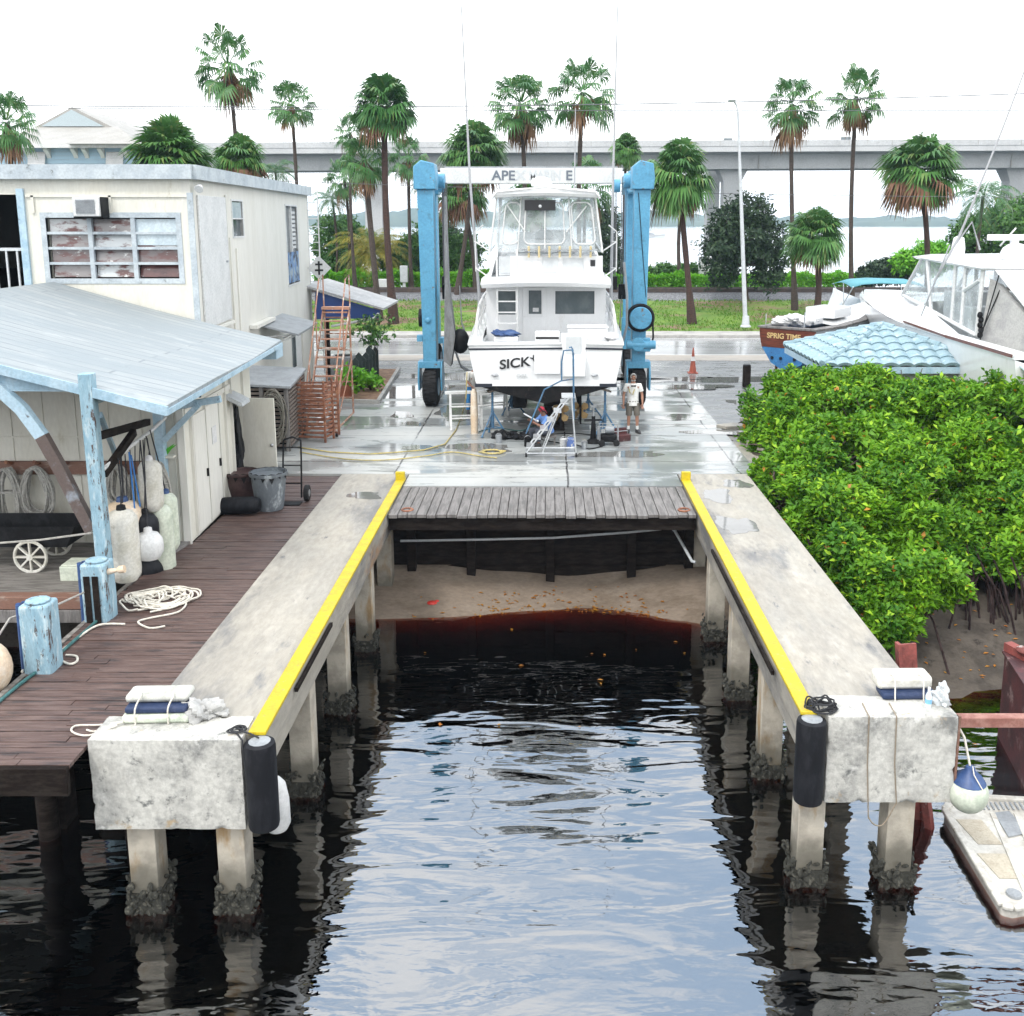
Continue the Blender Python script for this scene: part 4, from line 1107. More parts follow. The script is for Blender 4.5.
# blue pilings
def piling(x, y, zt, label, strips):
    t = thing('dock_piling', label, 'piling', (x, y, -.05))
    MB().box(-.19,.19,-.19,.19,-.75,zt).lathe([(.185,zt+.002),(.16,zt+.03),(.05,zt+.05)], n=10).build('timber', M['bluewood'], t, bevel=.035)
    mb = MB()
    for k, (dx, dy) in enumerate(((-.24,-.08),(-.27,-.02),(-.23,.05))):
        mb.tube([(dx, dy, -.55), (dx+.01, dy, zt-.02)], .035, 7)
    mb.build('vertical_pipe', M['bluevinyl'], t)
    MB().box(-.18,.18,-.18,.18,-4.7,-.753).build('pile_foot', M['darkwood'], t)  # same piling coloured near-black here for the shade under the dock
    if strips:
        mb = MB()
        for xx in (-.13, .0): mb.box(xx, xx+.09, -.215, -.193, -.3, zt-.18)
        mb.build('rub_board', M['darkwood'], t)
    return t
piling(-6.98, 12.95, .97, 'pale blue square piling nearest the front of the dock', False)
piling(-6.98, 14.75, .92, 'pale blue piling with dark boards beside the rope heap', True)
tag(MB().tube([G(-2,690,.0)+Vector((-.6,0,-.2)), P(10,618,12.9), P(28,612,12.95)], .016, 6).tube([P(50,608,13.0), P(85,592,14.6)], .016, 6).build('mooring_line', M['rope']), 'thin grey line tied between the two blue pilings', 'rope')
b = thing('mooring_buoy', 'peach coloured buoy hanging off the dock at the left edge', 'buoy', tuple(P(-8, 668, 12.4)))
MB().ball((0,0,0), (.25,.25,.36), 14, 10).build('float', M['peach'], b); MB().lathe([(.06,.34),(.05,.46),(.02,.48)], n=8).build('eye', M['bluevinyl'], b)
# hose and cable along the dock edge
g = lambda u, v: G(u, v, -.03)
tag(MB().tube(cr([g(-5,705), g(20,684), g(52,660), g(75,640), g(92,625), g(105,612), g(112,590)]), .024, 7).build('garden_hose', M['greenhose']), 'dark green hose lying along the edge of the dark dock', 'hose')
tag(MB().tube(cr([g(22,672), g(28,665), g(48,663), g(60,652), g(75,640), g(92,628), g(105,624), g(125,624)]), .017, 6).tube(cr([g(60,660), g(70,664), g(77,661), g(76,656), g(66,655)]), .017, 6).build('rope', M['whiterope']), 'cream rope trailing beside the green hose on the dock', 'rope')
def heap(name, cx, cy, rx, ry, n, seed, m, r0, label, z=-.04, hmax=.1, cat='rope heap'):
    r = random.Random(seed); mb = MB()
    for k in range(n):
        pts = []; a0 = r.uniform(0, 6.3); sx = rx*r.uniform(.25,1); sy = ry*r.uniform(.25,1); ox = r.uniform(-.3,.3)*rx; oy = r.uniform(-.3,.3)*ry
        for i in range(16):
            a = a0 + i*.42
            pts.append((ox+sx*math.cos(a)*(1+.1*math.sin(3*a)), oy+sy*math.sin(a), r0 + hmax*r.random()*(.5+.5*math.sin(a*2))))
        mb.tube(cr(pts, 3), r0, 5)
    o = mb.build(name, m, loc=(cx, cy, z)); return tag(o, label, cat)
c = G(155, 598)
heap('rope_heap', c.x, c.y, .62, .50, 13, 5, M['whiterope'], .016, 'tangled heap of pale rope on the dock below the hanging fenders')
tag(MB().tube(cr([g(150,612), g(170,608), g(186,603), g(178,612), g(150,618), g(138,622), g(150,628), g(165,626)]), .015, 6).build('rope', M['whiterope']), 'loose rope tail snaking forward from the rope heap', 'rope')

# fenders hanging from the white pipe
pipe = MB().tube([P(99,473,15.3), P(128,448,16.6), P(152,430,17.95), P(166,417,18.3)], .034, 8).build('hanging_pipe', M['whitepaint'])
tag(pipe, 'white pipe rail slung between the blue posts for hanging fenders', 'pipe')
def fender(name, c, r, h, m, capm, label, line, ltop, cat='fender', rx=None):
    t = thing(name, label, cat, tuple(c))
    if h < 2.2*r:
        MB().ball((0,0,0), (r,r,h/2), 18, 12).build('float', m, t)
        MB().lathe([(r*.42,h*.44),(r*.30,h*.50),(r*.16,h*.56),(.02,h*.57)], n=12).build('cap', capm, t)
    else:
        k = r*.75
        pf = [(r*.16,-h/2),(r*.7,-h/2+k*.25),(r*.96,-h/2+k*.8),(r,-h/2+k*1.3),(r,h/2-k*1.3),(r*.96,h/2-k*.8),(r*.7,h/2-k*.25),(r*.2,h/2)]
        MB().lathe(pf, n=18).build('float', m, t)
        MB().lathe([(r*.34,h/2-.03),(r*.28,h/2+.06),(.02,h/2+.08)], n=10).build('cap', capm, t)
    if ltop is not None:
        d = Vector(ltop) - Vector(c)
        MB().tube([(0,0,h*.5), tuple(d*.5+Vector((.02,0,h*.2))), tuple(d)], .012, 5).build('line', line, t)
    return t
fender('fender', P(124,546,15.9), .25, 1.28, M['vinyl'], M['black'], 'large cream cylinder fender hanging lowest nearest the dock edge', M['darkrope'], P(118,458,15.95))
fender('buoy', P(149,546,16.2), .235, .52, M['whitepaint'], M['canvas'], 'round white ball fender beside the big cream cylinder', M['darkrope'], P(140,440,16.4))
fender('buoy', P(124,522,16.6), .31, .78, M['peach'], M['bluevinyl'], 'peach coloured fat fender with a navy top', M['darkrope'], P(121,455,16.5))
fender('fender', P(163,545,17.1), .20, 1.5, M['greenvinyl'], M['bluevinyl'], 'long greenish fender with a navy cap leaning on the shed side', M['darkrope'], P(146,436,17.2))
fender('fender', P(168,522,17.5), .19, 1.1, M['greenvinyl'], M['bluevinyl'], 'greenish fender hanging furthest back beside the white hose loop', M['darkrope'], P(150,430,17.6))
fender('fender', P(151,486,17.0), .20, .95, M['vinyl'], M['canvas'], 'white fender hanging highest among the shed fenders', M['darkrope'], P(147,438,17.1))
fender('buoy', P(146,530,16.7), .22, .62, M['blackfender'], M['black'], 'dark navy ball fender tucked behind the white ball', M['darkrope'], P(143,440,16.8))
fender('buoy', P(150,570,16.9), .24, .5, M['blackfender'], M['black'], 'black ball fender lying lowest under the white ball', M['darkrope'], None)
mb = MB()
for k in range(6):
    u = 120 + k*5
    mb.tube([P(u,458-k*4,16.4+k*.25), P(u+3-k,490,16.5+k*.2), P(u+1,528,16.5+k*.2)], .010, 5)
tag(mb.build('hanging_lines', M['darkrope']), 'tangle of black lines hanging from the white pipe', 'lines')
tag(MB().tube([P(129,452,16.5), P(134,500,16.5), P(137,540,16.6)], .014, 5).tube([P(131,455,16.6), P(140,505,16.7), P(133,545,16.6)], .014, 5).build('blue_lines', M['bluerope']), 'bright blue lines hanging among the fenders', 'lines')
tag(MB().lathe([(.045,-.16),(.05,-.05),(.03,.08),(.06,.12),(.06,.2)], n=10, M=Matrix.Rotation(R(80),3,'Y')).build('hose_nozzle', M['peach'], loc=tuple(P(112,571,14.7))), 'short orange hose end sticking out beside the blue piling', 'nozzle')

# bins, fender and hand truck on the dock
def bin_(x, y, m, label, r0, r1, h, lidm):
    t = thing('rubbish_bin', label, 'bin', (x, y, -.05))
    mb = MB().lathe([(r0*.96,.0),(r0,.03),(r1*.97,h*.86),(r1,h*.87),(r1,h*.92)], n=22)
    mb.build('bin_body', m, t)
    MB().lathe([(r1*1.03,h*.90),(r1*1.07,h*.93),(r1*1.07,h),(r1*.95,h),(r1*.93,h*.90)], n=22).build('rim', m, t)
    mb = MB()
    for k in range(14):
        a = 2*PI*k/14; mb.poly([(r1*1.03*math.cos(a), r1*1.03*math.sin(a), h+.005),(r1*1.1*math.cos(a+.2), r1*1.1*math.sin(a+.2), h-.1-.05*(k%3)),(r1*1.03*math.cos(a+.44), r1*1.03*math.sin(a+.44), h+.005),(r1*.95*math.cos(a+.2), r1*.95*math.sin(a+.2), h+.02)])
    mb.build('bag_edge', M['black'], t)
    MB().lathe([(r1*.92,h*.7),(.02,h*.78)], n=18, cap=False).build('bin_bag', M['black'], t)
    return t
bin_(-6.72, 21.25, M['binbrown'], 'dark maroon rubbish bin against the shed wall', .28, .36, .70, None)
bin_(-5.98, 20.75, M['bingrey'], 'battered silver grey rubbish bin standing beside the hand truck', .29, .38, .82, None)
tag(MB().lathe([(.05,-.46),(.13,-.44),(.175,-.36),(.185,-.2),(.185,.2),(.175,.36),(.13,.44),(.05,.46)], n=16, M=Matrix.Rotation(R(88),3,'Y')).build('fender', M['blackfender'], loc=(-6.52, 20.35, .135)), 'black cylinder fender lying on the dock in front of the maroon bin', 'fender')
ht = thing('hand_truck', 'dark two wheeled hand truck behind the silver grey bin', 'hand truck', (-5.62, 21.25, -.05))
mb = MB()
for x in (-.2, .2): mb.tube([(x,0,.1),(x,.12,.9),(x*.95,.20,1.35)], .02, 6)
for z in (.4,.8,1.2): mb.tube([(-.2,.06+.08*z,z),(.2,.06+.08*z,z)], .014, 6)
mb.tube([(-.19,.2,1.35),(0,.21,1.42),(.19,.2,1.35)], .02, 6)
mb.build('frame', M['black'], ht); MB().box(-.22,.22,-.28,.0,.0,.02).build('toe_plate', M['black'], ht)
for x in (-.3,.3):
    wv = MB().cyl((x-.05,.1,.18),(x+.05,.1,.18),.18,n=18).build('wheel', M['tyre'], ht, bevel=.02)
    MB().cyl((x-.055,.1,.18),(x+.055,.1,.18),.08,n=12).build('rim', M['steel'], wv)

# slatted store hutch, rusty crate rack and rolling staircase
hutch = thing('slatted_hutch', 'weathered slatted hutch with a flat grey lid and coils of hose', 'hutch', (-7.5, 27, 0))
MB().prism([(-8.3,25.85,1.78),(-6.75,25.85,1.70),(-6.95,28.5,1.80),(-8.5,28.5,1.88)], (0,0,.07)).build('lid', M['greymetal'], hutch, world=True, bevel=.01)
mb = MB()
for k in range(15):
    z = .12 + k*.108
    mb.box(-8.2, -6.9, 25.98, 26.02, z, z+.06)
    mb.beam((-6.86, 26.03, z+.03), (-7.02, 28.4, z+.03), .04, .06)
mb.build('slats', M['plank'], hutch, world=True)
for (x, y) in ((-8.25,26.05),(-6.9,25.96),(-7.55,25.96),(-7.05,28.4),(-8.4,28.4)): MB().box(x-.05,x+.05,y-.04,y+.04,0,1.72).build('corner_post', M['greywood'], hutch, world=True)
MB().box(-8.15, -7.0, 26.3, 28.2, .02, 1.6).build('hutch_shade_block', M['darkvoid'], hutch, world=True)  # near-black block added as the shade behind the slats
r = random.Random(2); mb = MB()
for k in range(11):
    rx = r.uniform(.18,.34); rz = r.uniform(.4,.72); cx = -7.2+r.uniform(-.08,.08); cz = .95+r.uniform(-.1,.1); yy = 25.86 - r.uniform(0,.12)
    mb.tube([(cx+rx*math.cos(2*PI*i/18), yy+.02*math.sin(i), cz+rz*math.sin(2*PI*i/18)) for i in range(18)], .018, 5, closed=True)
tag(mb.build('hose_coil', mat('olive_grey_hose', (.13,.12,.10), .6, (.20,.19,.16), 8)), 'olive grey hose coil hanging on the front of the slatted hutch', 'hose coil')
def crate_rack(x, y, rz, label):
    t = thing('slatted_rack', label, 'rack', (x, y, 0), rz)
    mb = MB()
    for k in range(13):
        z = .12 + k*.12
        mb.box(-.48,.48,-.03,.0,z,z+.055); mb.box(-.48,-.45,0,.55,z,z+.055); mb.box(.45,.48,0,.55,z,z+.055)
    mb.build('slats', M['rust'], t)
    for px in (-.48,.48):
        for py in (-.0,.55): MB().box(px-.025,px+.025,py-.025,py+.025,-.0,1.72).build('upright', M['rust'], t)
    return t
crate_rack(-6.62, 27.1, R(-12), 'rusty brown slatted rack standing next to the hutch')
st = thing('rolling_staircase', 'tall rusty orange rolling staircase against the off-white building', 'staircase', (-6.5, 29.2, 0))
mb = MB()
n = 13
for k in range(n):
    z = .28 + k*.25; y = -1.1 + k*.21
    mb.box(-.36,.36,y-.10,y+.10,z-.02,z+.015)
mb.build('treads', M['orust'], st)
mb = MB()
for x in (-.40,.40):
    mb.beam((x,-1.3,.1),(x,1.55,3.36),.04,.10); mb.tube([(x,1.6,.1),(x*.95,1.6,3.4)], .03, 6); mb.tube([(x,-1.3,.1),(x,1.6,.12)], .03, 6); mb.tube([(x,-1.3,1.0),(x,.0,2.7),(x,1.1,4.3),(x,1.65,4.4),(x,1.65,3.4)], .022, 6)
    mb.tube([(x,-.55,.95),(x,-.55,1.95)], .02, 6); mb.tube([(x,.5,2.15),(x,.5,3.4)], .02, 6)
for z in (.6,1.1,1.6,2.1,2.6,3.1): mb.tube([(-.4,1.6,z),(.4,1.6,z)], .022, 6)
mb.tube([(-.4,1.6,.2),(.4,1.6,1.6)], .02, 6); mb.tube([(.4,-1.0,.15),(.4,1.6,1.8)], .02, 6)
mb.build('frame', M['orust'], st)
MB().box(-.42,.42,1.35,1.65,3.36,3.44).build('platform', M['orust'], st)
mb = MB()
for k in range(12): z=.1+k*.13; mb.box(-.62,.56,-1.45,-1.41,z,z+.05)
mb.box(-.64,-.58,-1.46,-1.40,.06,1.75); mb.box(.54,.60,-1.46,-1.40,.06,1.75)
mb.build('rear_grate', M['rust'], st)
for x in (-.5,.5):
    MB().cyl((x-.03,-1.42,.05),(x+.03,-1.42,.05),.06).build('caster', M['black'], st)
# white wall ladder at the far corner, warning sign
ld = thing('wall_ladder', 'white vertical ladder fixed at the far corner of the off-white building', 'ladder', (-9.05, 39.2, 0))
mb = MB()
for x in (-.2,.2): mb.tube([(x,0,.1),(x,0,7.6)], .025, 6)
mb.build('rails', M['whitepaint'], ld)
mb = MB()
for k in range(24): mb.tube([(-.2,0,.4+k*.3),(.2,0,.4+k*.3)], .016, 6)
mb.build('rungs', M['whitepaint'], ld)
c = P(319, 268, 38.6)
sg = thing('warning_sign', 'white diamond sign with a black cross symbol beside the wall ladder', 'sign', tuple(c))
MB().prism([(0,0,-.46),(.46,0,0),(0,0,.46),(-.46,0,0)], (0,.03,0)).build('plate', M['whitepaint'], sg)
MB().box(-.035,.035,-.012,-.003,-.26,.26).prism([(-.14,-.012,.1),(.14,-.012,.1),(.14,-.012,.17),(-.14,-.012,.17)], (0,.008,0)).prism([(-.16,-.012,-.12),(.16,-.012,-.12),(.16,-.012,-.05),(-.16,-.012,-.05)], (0,.008,0)).build('symbol', M['letter'], sg)
# low porch roof behind the corner with blue fascia
pr = thing('lean_to_porch', 'low porch roof with a navy blue fascia beyond the corner of the building', 'porch', (-8, 39.6, 0))
MB().prism([(-9.3,38.2,3.55),(-6.35,38.7,2.62),(-6.35,42.5,2.62),(-9.3,42.5,3.55)], (0,0,.08)).build('roof', mat('grey_porch_roofing', (.34,.34,.345), .5, (.26,.265,.27), 1.6, .4, .65, spots=((.44,.45,.45), 5, .6, .7)), pr, world=True)
MB().prism([(-9.0,38.45,2.3),(-8.9,38.45,3.36),(-6.5,38.8,2.60),(-6.6,38.8,2.3)], (0,.06,0)).build('fascia', mat('navy_blue_board', (.015,.05,.20), .5), pr, world=True)
MB().beam((-8.6,38.9,0),(-8.6,38.9,3.2),.14,.14,up=(0,1,0)).build('post', M['darkwood'], pr, world=True)
MB().tube([(-6.55,38.7,2.5),(-6.75,38.7,2.3),(-8.4,38.7,2.0)], .05, 7).build('downpipe', M['canvas'], pr, world=True)
# condenser, picket screen, planting bed
cn = thing('condenser_unit', 'grey louvred air conditioning condenser on the ground behind the flower pot', 'condenser', (-7.85, 38.0, 0))
MB().box(-.42,.42,-.38,.38,.05,.95).build('case', M['greymetal'], cn, bevel=.03)
mb = MB()
for k in range(11): mb.box(-.36+k*.07,-.325+k*.07,-.40,-.385,.12,.88)
mb.build('louvres', M['steel'], cn); MB().lathe([(.3,.952),(.3,.98),(.05,.985)], n=16).build('fan_guard', M['black'], cn)
def bed_poly(): return [(-7.6,33.4),(-5.75,33.1),(-6.2,40.6),(-8.6,40.6)]
struct(MB().prism([(x,y,.003) for x,y in bed_poly()], (0,0,.05)).build('planting_bed', M['soil'], smooth=False))
mb = MB().beam((-5.70,33.0,.05),(-6.12,40.7,.05),.12,.14).beam((-7.7,33.3,.05),(-5.66,33.0,.05),.12,.14)
struct(mb.build('bed_kerb', M['kerb']))
scr = thing('picket_screen', 'row of dark green pointed pickets of a low screen in the planting bed', 'fence', (-6.85, 36.7, .05))
for k in range(7):
    y = -1.75 + k*.58; x = .05 + .02*k
    h = 1.12 + .12*math.sin(k*2)
    MB().prism([(x-.11,y,0),(x+.11,y,0),(x+.11,y,h),(x,y,h+.12),(x-.11,y,h)], (0,.06,0)).build('picket', mat('dark_green_picket', (.025,.04,.038), .7) if k == 0 else bpy.data.materials['dark_green_picket'], scr)
mb = MB()
for z in (.35,.9): mb.beam((.06,-1.85,z),(.18,1.8,z),.04,.08)
mb.build('rail', bpy.data.materials['dark_green_picket'], scr)
pot = thing('flower_pot', 'terracotta pot with a bushy green plant at the corner of the planting bed', 'plant pot', (-7.02, 34.0, .055))
MB().lathe([(.26,0),(.36,.38),(.40,.38),(.40,.46),(.34,.46),(.32,.40)], n=18).build('pot', M['terracotta'], pot)
# ================================================================== VEGETATION
def np_mesh(name, V, F4, mats, mi=None, smooth=False):
    """V (n,3) vertices, F4 (m,4) quads"""
    me = bpy.data.meshes.new(name)
    me.vertices.add(len(V)); me.vertices.foreach_set('co', np.asarray(V, np.float32).ravel())
    F = np.asarray(F4, np.int32)
    me.loops.add(F.size); me.loops.foreach_set('vertex_index', F.ravel())
    me.polygons.add(len(F)); me.polygons.foreach_set('loop_start', np.arange(0, F.size, 4, dtype=np.int32))
    for m in (mats if isinstance(mats, (list, tuple)) else [mats]): me.materials.append(m)
    if mi is not None: me.polygons.foreach_set('material_index', np.asarray(mi, np.int32))
    me.update(calc_edges=True); me.validate()
    return me
def leaves_from(pos, d, nrm, L, W, fold=.25):
    """one diamond leaf per row: base, side, tip, side, folded along the midrib"""
    d = d / np.linalg.norm(d, axis=1, keepdims=True)
    s = np.cross(nrm, d); s /= np.linalg.norm(s, axis=1, keepdims=True) + 1e-9
    n = np.cross(d, s)
    L = L[:, None]; W = W[:, None]
    mid = pos + d * L * .55 + n * W * fold
    V = np.stack([pos, mid + s * W * .5, pos + d * L - n * L * .10, mid - s * W * .5], 1).reshape(-1, 3)
    F = np.arange(len(pos) * 4).reshape(-1, 4)
    return V, F
def leaf_cloud(blobs, n_clusters, leaf, per, up=.5, shell=(.72, 1.03), seed=1, dead=.0, lump=.16, clip=None, ratio=.45):
    """leaf clusters through the outer shell of a set of ellipsoids (cx,cy,cz,rx,ry,rz)"""
    g = np.random.default_rng(seed)
    B = np.array(blobs, float)
    area = (B[:,3]*B[:,4] + B[:,4]*B[:,5] + B[:,3]*B[:,5]); pr = area / area.sum()
    k = g.choice(len(B), n_clusters, p=pr)
    u = g.normal(size=(n_clusters, 3)); u /= np.linalg.norm(u, axis=1, keepdims=True)
    rad = shell[0] + (shell[1] - shell[0]) * g.random(n_clusters) ** .6
    rad = rad * (1 + lump * np.sin(u[:,0]*7 + k) * np.cos(u[:,1]*6 + 2*k) + lump*.7*np.sin(u[:,2]*9 + k*3 + u[:,0]*4))
    c = B[k,:3] + u * B[k,3:] * rad[:,None]
    # drop what lies deep inside another blob
    keep = np.ones(n_clusters, bool)
    for j in range(len(B)):
        q = np.linalg.norm((c - B[j,:3]) / B[j,3:], axis=1)
        keep &= ~((q < .66) & (k != j))
    if clip is not None: keep &= clip(c)
    c, u, k = c[keep], u[keep], k[keep]
    out = u / B[k,3:]; out /= np.linalg.norm(out, axis=1, keepdims=True)
    ax = out * (1 - up) + np.array([0,0,1.0]) * up + g.normal(size=c.shape) * .22
    ax /= np.linalg.norm(ax, axis=1, keepdims=True)
    m = len(c)
    P_, D_, N_, L_, W_ = [], [], [], [], []
    t = np.cross(ax, g.normal(size=ax.shape)); t /= np.linalg.norm(t, axis=1, keepdims=True)
    b = np.cross(ax, t)
    for i in range(per):
        a = 2*np.pi*i*.382*1.0 + g.random(m) * .9
        rdl = t * np.cos(a)[:,None] + b * np.sin(a)[:,None]
        lift = .25 + .9 * g.random(m)
        d = rdl + ax * lift[:,None]
        P_.append(c + g.normal(size=c.shape) * leaf * .35); D_.append(d); N_.append(ax - rdl * .4)
        L = leaf * (.7 + .6 * g.random(m)); L_.append(L); W_.append(L * ratio)
    V, F = leaves_from(np.concatenate(P_), np.concatenate(D_), np.concatenate(N_), np.concatenate(L_), np.concatenate(W_))
    mi = (g.random(len(F)) < dead).astype(np.int32)
    return V, F, mi
def link(name, me, parent=None):
    o = bpy.data.objects.new(name, me); COL.objects.link(o); o.parent = parent; return o

# ---- palms: shared crown and trunk meshes
def fan_crown(name, n, Rb, pet, el0, el1, seed, mats, dead_below=None, nl=15, droop=.28):
    g = random.Random(seed); V = []; F = []; MI = []
    for i in range(n):
        t = (i + .5) / n
        el = el0 + (el1 - el0) * t + g.uniform(-.13, .13)
        az = i * 2.39996 + g.uniform(-.25, .25)
        pl = pet * g.uniform(.8, 1.15); rb = Rb * g.uniform(.82, 1.12)
        d = Vector((math.cos(az)*math.cos(el), math.sin(az)*math.cos(el), math.sin(el)))
        sag = Vector((0,0,-1)) * (.22 * pl * max(0, math.cos(el)))
        base = d * .12
        c = d * pl + sag
        d2 = (d + Vector((0,0,-.35)) * max(0, math.cos(el))).normalized()
        up = Vector((0,0,1)) if abs(d2.z) < .95 else Vector((1,0,0))
        s = d2.cross(up).normalized(); nn = s.cross(d2)
        roll = g.uniform(-.5, .5)
        s, nn = s*math.cos(roll)+nn*math.sin(roll), nn*math.cos(roll)-s*math.sin(roll)
        mi = 0
        if dead_below is not None and el < dead_below: mi = 1 if g.random() < .85 else 0
        w = .035
        b = len(V); V += [base - s*w, base + s*w, c + s*w*.6, c - s*w*.6]; F.append((b,b+1,b+2,b+3)); MI.append(mi)
        for k in range(nl):
            a = R(-125 + 250 * k / (nl - 1)) + g.uniform(-.05,.05)
            L = rb * (1 - .28 * abs(a) / 2.2) * g.uniform(.88, 1.06)
            dr = d2*math.cos(a) + s*math.sin(a)
            sd = (s*math.cos(a) - d2*math.sin(a))
            wv = L * .062
            fold = nn * (.10 * L * math.cos(a*1.3))
            p1 = c + dr*L*.55 + fold
            dq = droop if mi == 0 else droop*1.9
            tip = c + dr*L*.94 + fold*.4 + Vector((0,0,-1))*L*dq
            b = len(V)
            V += [c, p1 + sd*wv, tip, p1 - sd*wv]; F.append((b, b+1, b+2, b+3)); MI.append(mi)
    return np_mesh(name, np.array([tuple(v) for v in V]), F, mats, MI)
def skirt(name, n, L, R0, seed, m, spread=.5, z0=-.1):
    """dead fronds hanging against the trunk"""
    g = random.Random(seed); V = []; F = []
    for i in range(n):
        az = g.uniform(0, 6.3); z = z0 - g.uniform(0, .5)*L; r0 = g.uniform(.08, R0)
        ln = L*g.uniform(.5, 1.0); out = spread*g.uniform(.3, 1)
        o = Vector((r0*math.cos(az), r0*math.sin(az), z)); e = Vector((math.cos(az), math.sin(az), 0)); s = Vector((-math.sin(az), math.cos(az), 0))
        for k in range(4):
            q = (k - 1.5) * .16
            mid = o + e*out*.8 + s*q*ln*.5 + Vector((0,0,-ln*.45)); tip = o + e*out*g.uniform(.5,1.1) + s*q*ln + Vector((0,0,-ln))
            wv = ln*.05
            b = len(V); V += [o, mid + s*wv, tip, mid - s*wv]; F.append((b,b+1,b+2,b+3))
    return np_mesh(name, np.array([tuple(v) for v in V]), F, m)
def pinnate_crown(name, n, L, el0, el1, seed, m, nl=20, wl=.30, curl=1.0):
    g = random.Random(seed); V = []; F = []
    for i in range(n):
        t = (i+.5)/n; el = el0 + (el1-el0)*t + g.uniform(-.1,.1); az = i*2.39996 + g.uniform(-.2,.2); ln = L*g.uniform(.85,1.1)
        pts = []; p = Vector((0,0,0)); e = el
        seg = 8
        for k in range(seg+1):
            pts.append(p.copy()); p = p + Vector((math.cos(az)*math.cos(e), math.sin(az)*math.cos(e), math.sin(e))) * (ln/seg); e -= curl*.19*(1+.12*k)
        s = Vector((-math.sin(az), math.cos(az), 0))
        for k in range(seg):
            w0, w1 = .03*(1-k/seg), .03*(1-(k+1)/seg)
            b = len(V); V += [pts[k]-s*w0, pts[k]+s*w0, pts[k+1]+s*w1, pts[k+1]-s*w1]; F.append((b,b+1,b+2,b+3))
        for k in range(nl):
            t = .12 + .86*k/(nl-1); x = t*seg; j = min(int(x), seg-1); q = pts[j].lerp(pts[j+1], x-j); dd = (pts[j+1]-pts[j]).normalized()
            ll = wl*ln*(1 - .65*abs(t-.4)**1.2)*g.uniform(.85,1.1)
            for sg in (-1,1):
                dr = (s*sg*.75 + dd*.55 + Vector((0,0,-.28))).normalized(); sd = dd*.5*ll*.12
                b = len(V); V += [q, q+dr*ll*.5+sd, q+dr*ll+Vector((0,0,-.22*ll)), q+dr*ll*.5-sd]; F.append((b,b+1,b+2,b+3))
    return np_mesh(name, np.array([tuple(v) for v in V]), F, m)
CROWN = {
 'sabal': fan_crown('crown', 96, .95, .85, 1.45, -.85, 1, [M['fan'], M['fandead']], -.74, 21, .34),
 'sabal2': fan_crown('crown', 100, .92, .85, 1.45, -.85, 2, [M['fandark'], M['fanred']], -.74, 21, .32),
 'sabal3': fan_crown('crown', 84, .95, .80, 1.45, -.95, 3, [M['fan'], M['fanred']], -.22, 21, .36),
 'wash': fan_crown('crown', 40, .78, 1.1, 1.4, -1.0, 4, [M['fandark'], M['fandead']], -.80, 19, .50),
 'wash2': fan_crown('crown', 34, .80, 1.15, 1.35, -1.0, 5, [M['fandark'], M['fandead']], -.84, 19, .52),
 'dome': fan_crown('crown', 104, 1.0, .75, 1.5, -.35, 6, [M['fan'], M['fandead']], -.28, 21, .22),
 'coco': pinnate_crown('crown', 17, 2.4, 1.25, -.35, 7, M['coco']),
 'date': pinnate_crown('crown', 40, 3.0, 1.45, -.05, 8, M['yellowfrond'], 24, .22, .9),
}
SKIRT = {'dead': skirt('dead_fronds', 14, 1.15, .25, 1, M['fandead'], .8), 'long': skirt('dead_fronds', 24, 1.75, .28, 2, M['fandead'], .72),
         'red': skirt('dead_fronds', 24, 1.3, .3, 3, M['fanred'], 1.05)}
def palm(u, v, rpx, ybase, kind, label, vb=None, ub=None, trunk='bark', tr=.16, sk=None, sks=1.0, rot=None, z0=None, name='palm_tree', group='palm trees beyond the road'):
    """crown centre at pixel (u,v) if it stands at depth ybase; trunk foot below (ub, ground)"""
    top = P(u, v, ybase)
    zb = lawn_z(0, ybase) - .1 if ybase < 66 else (.9 if z0 is None else z0)
    if z0 is not None: zb = z0
    xb = top.x if ub is None else (ub - 548) / 1000 * (ybase / _C) * (1.0)
    if ub is not None and vb is not None: xb = G(ub, vb, zb).x if False else P(ub, vb, ybase).x
    base = Vector((xb, ybase, zb))
    t = thing(name, label, 'palm tree', tuple(base), 0, group)
    rm = rpx * (ybase / 1000) / 1.0
    h = top - base
    mb = MB(); n = 12; pts = []; rs = []
    bend = random.uniform(-.25, .25)
    for i in range(n + 1):
        q = i / n
        pts.append(Vector((h.x*q**1.2 + bend*math.sin(q*PI), .2*math.sin(q*2.5), h.z*q))); rs.append(tr * (1.5 - .62*min(1, q*4) if q < .25 else .9 - .15*q) * (1 + .05*math.sin(i*2.3)))
    mb.tube(pts, rs, 10)
    mb.build('trunk', M[trunk], t)
    c = link('crown', CROWN[kind], t); c.location = h; rm *= {'coco': 1.12, 'date': 1.1, 'wash': 1.22, 'wash2': 1.25}.get(kind, 1.16)
    base_r = {'coco': 2.2, 'date': 2.6, 'wash': 1.75, 'wash2': 1.8}.get(kind, 1.62)
    k = rm / base_r; c.scale = (k*random.uniform(.9,1.1), k*random.uniform(.9,1.1), k*random.uniform(.92,1.12)); c.rotation_euler = (random.uniform(-.08,.08), random.uniform(-.08,.08), random.uniform(0, 6.3) if rot is None else rot)
    if sk:
        s = link('dead_fronds', SKIRT[sk], t); s.location = h; s.scale = (k*sks, k*sks, k*sks*1.05); s.rotation_euler = (0,0,random.uniform(0,6))
    return t
palm(6, 122, 30, 52, 'wash', 'palm with brown hanging fronds at the left edge, beside the light blue house', sk='long', sks=.8, z0=0)
palm(228, 66, 31, 62, 'wash2', 'tall thin palm rising highest over the off-white building roof', sk='long', sks=.75, tr=.15, z0=0)
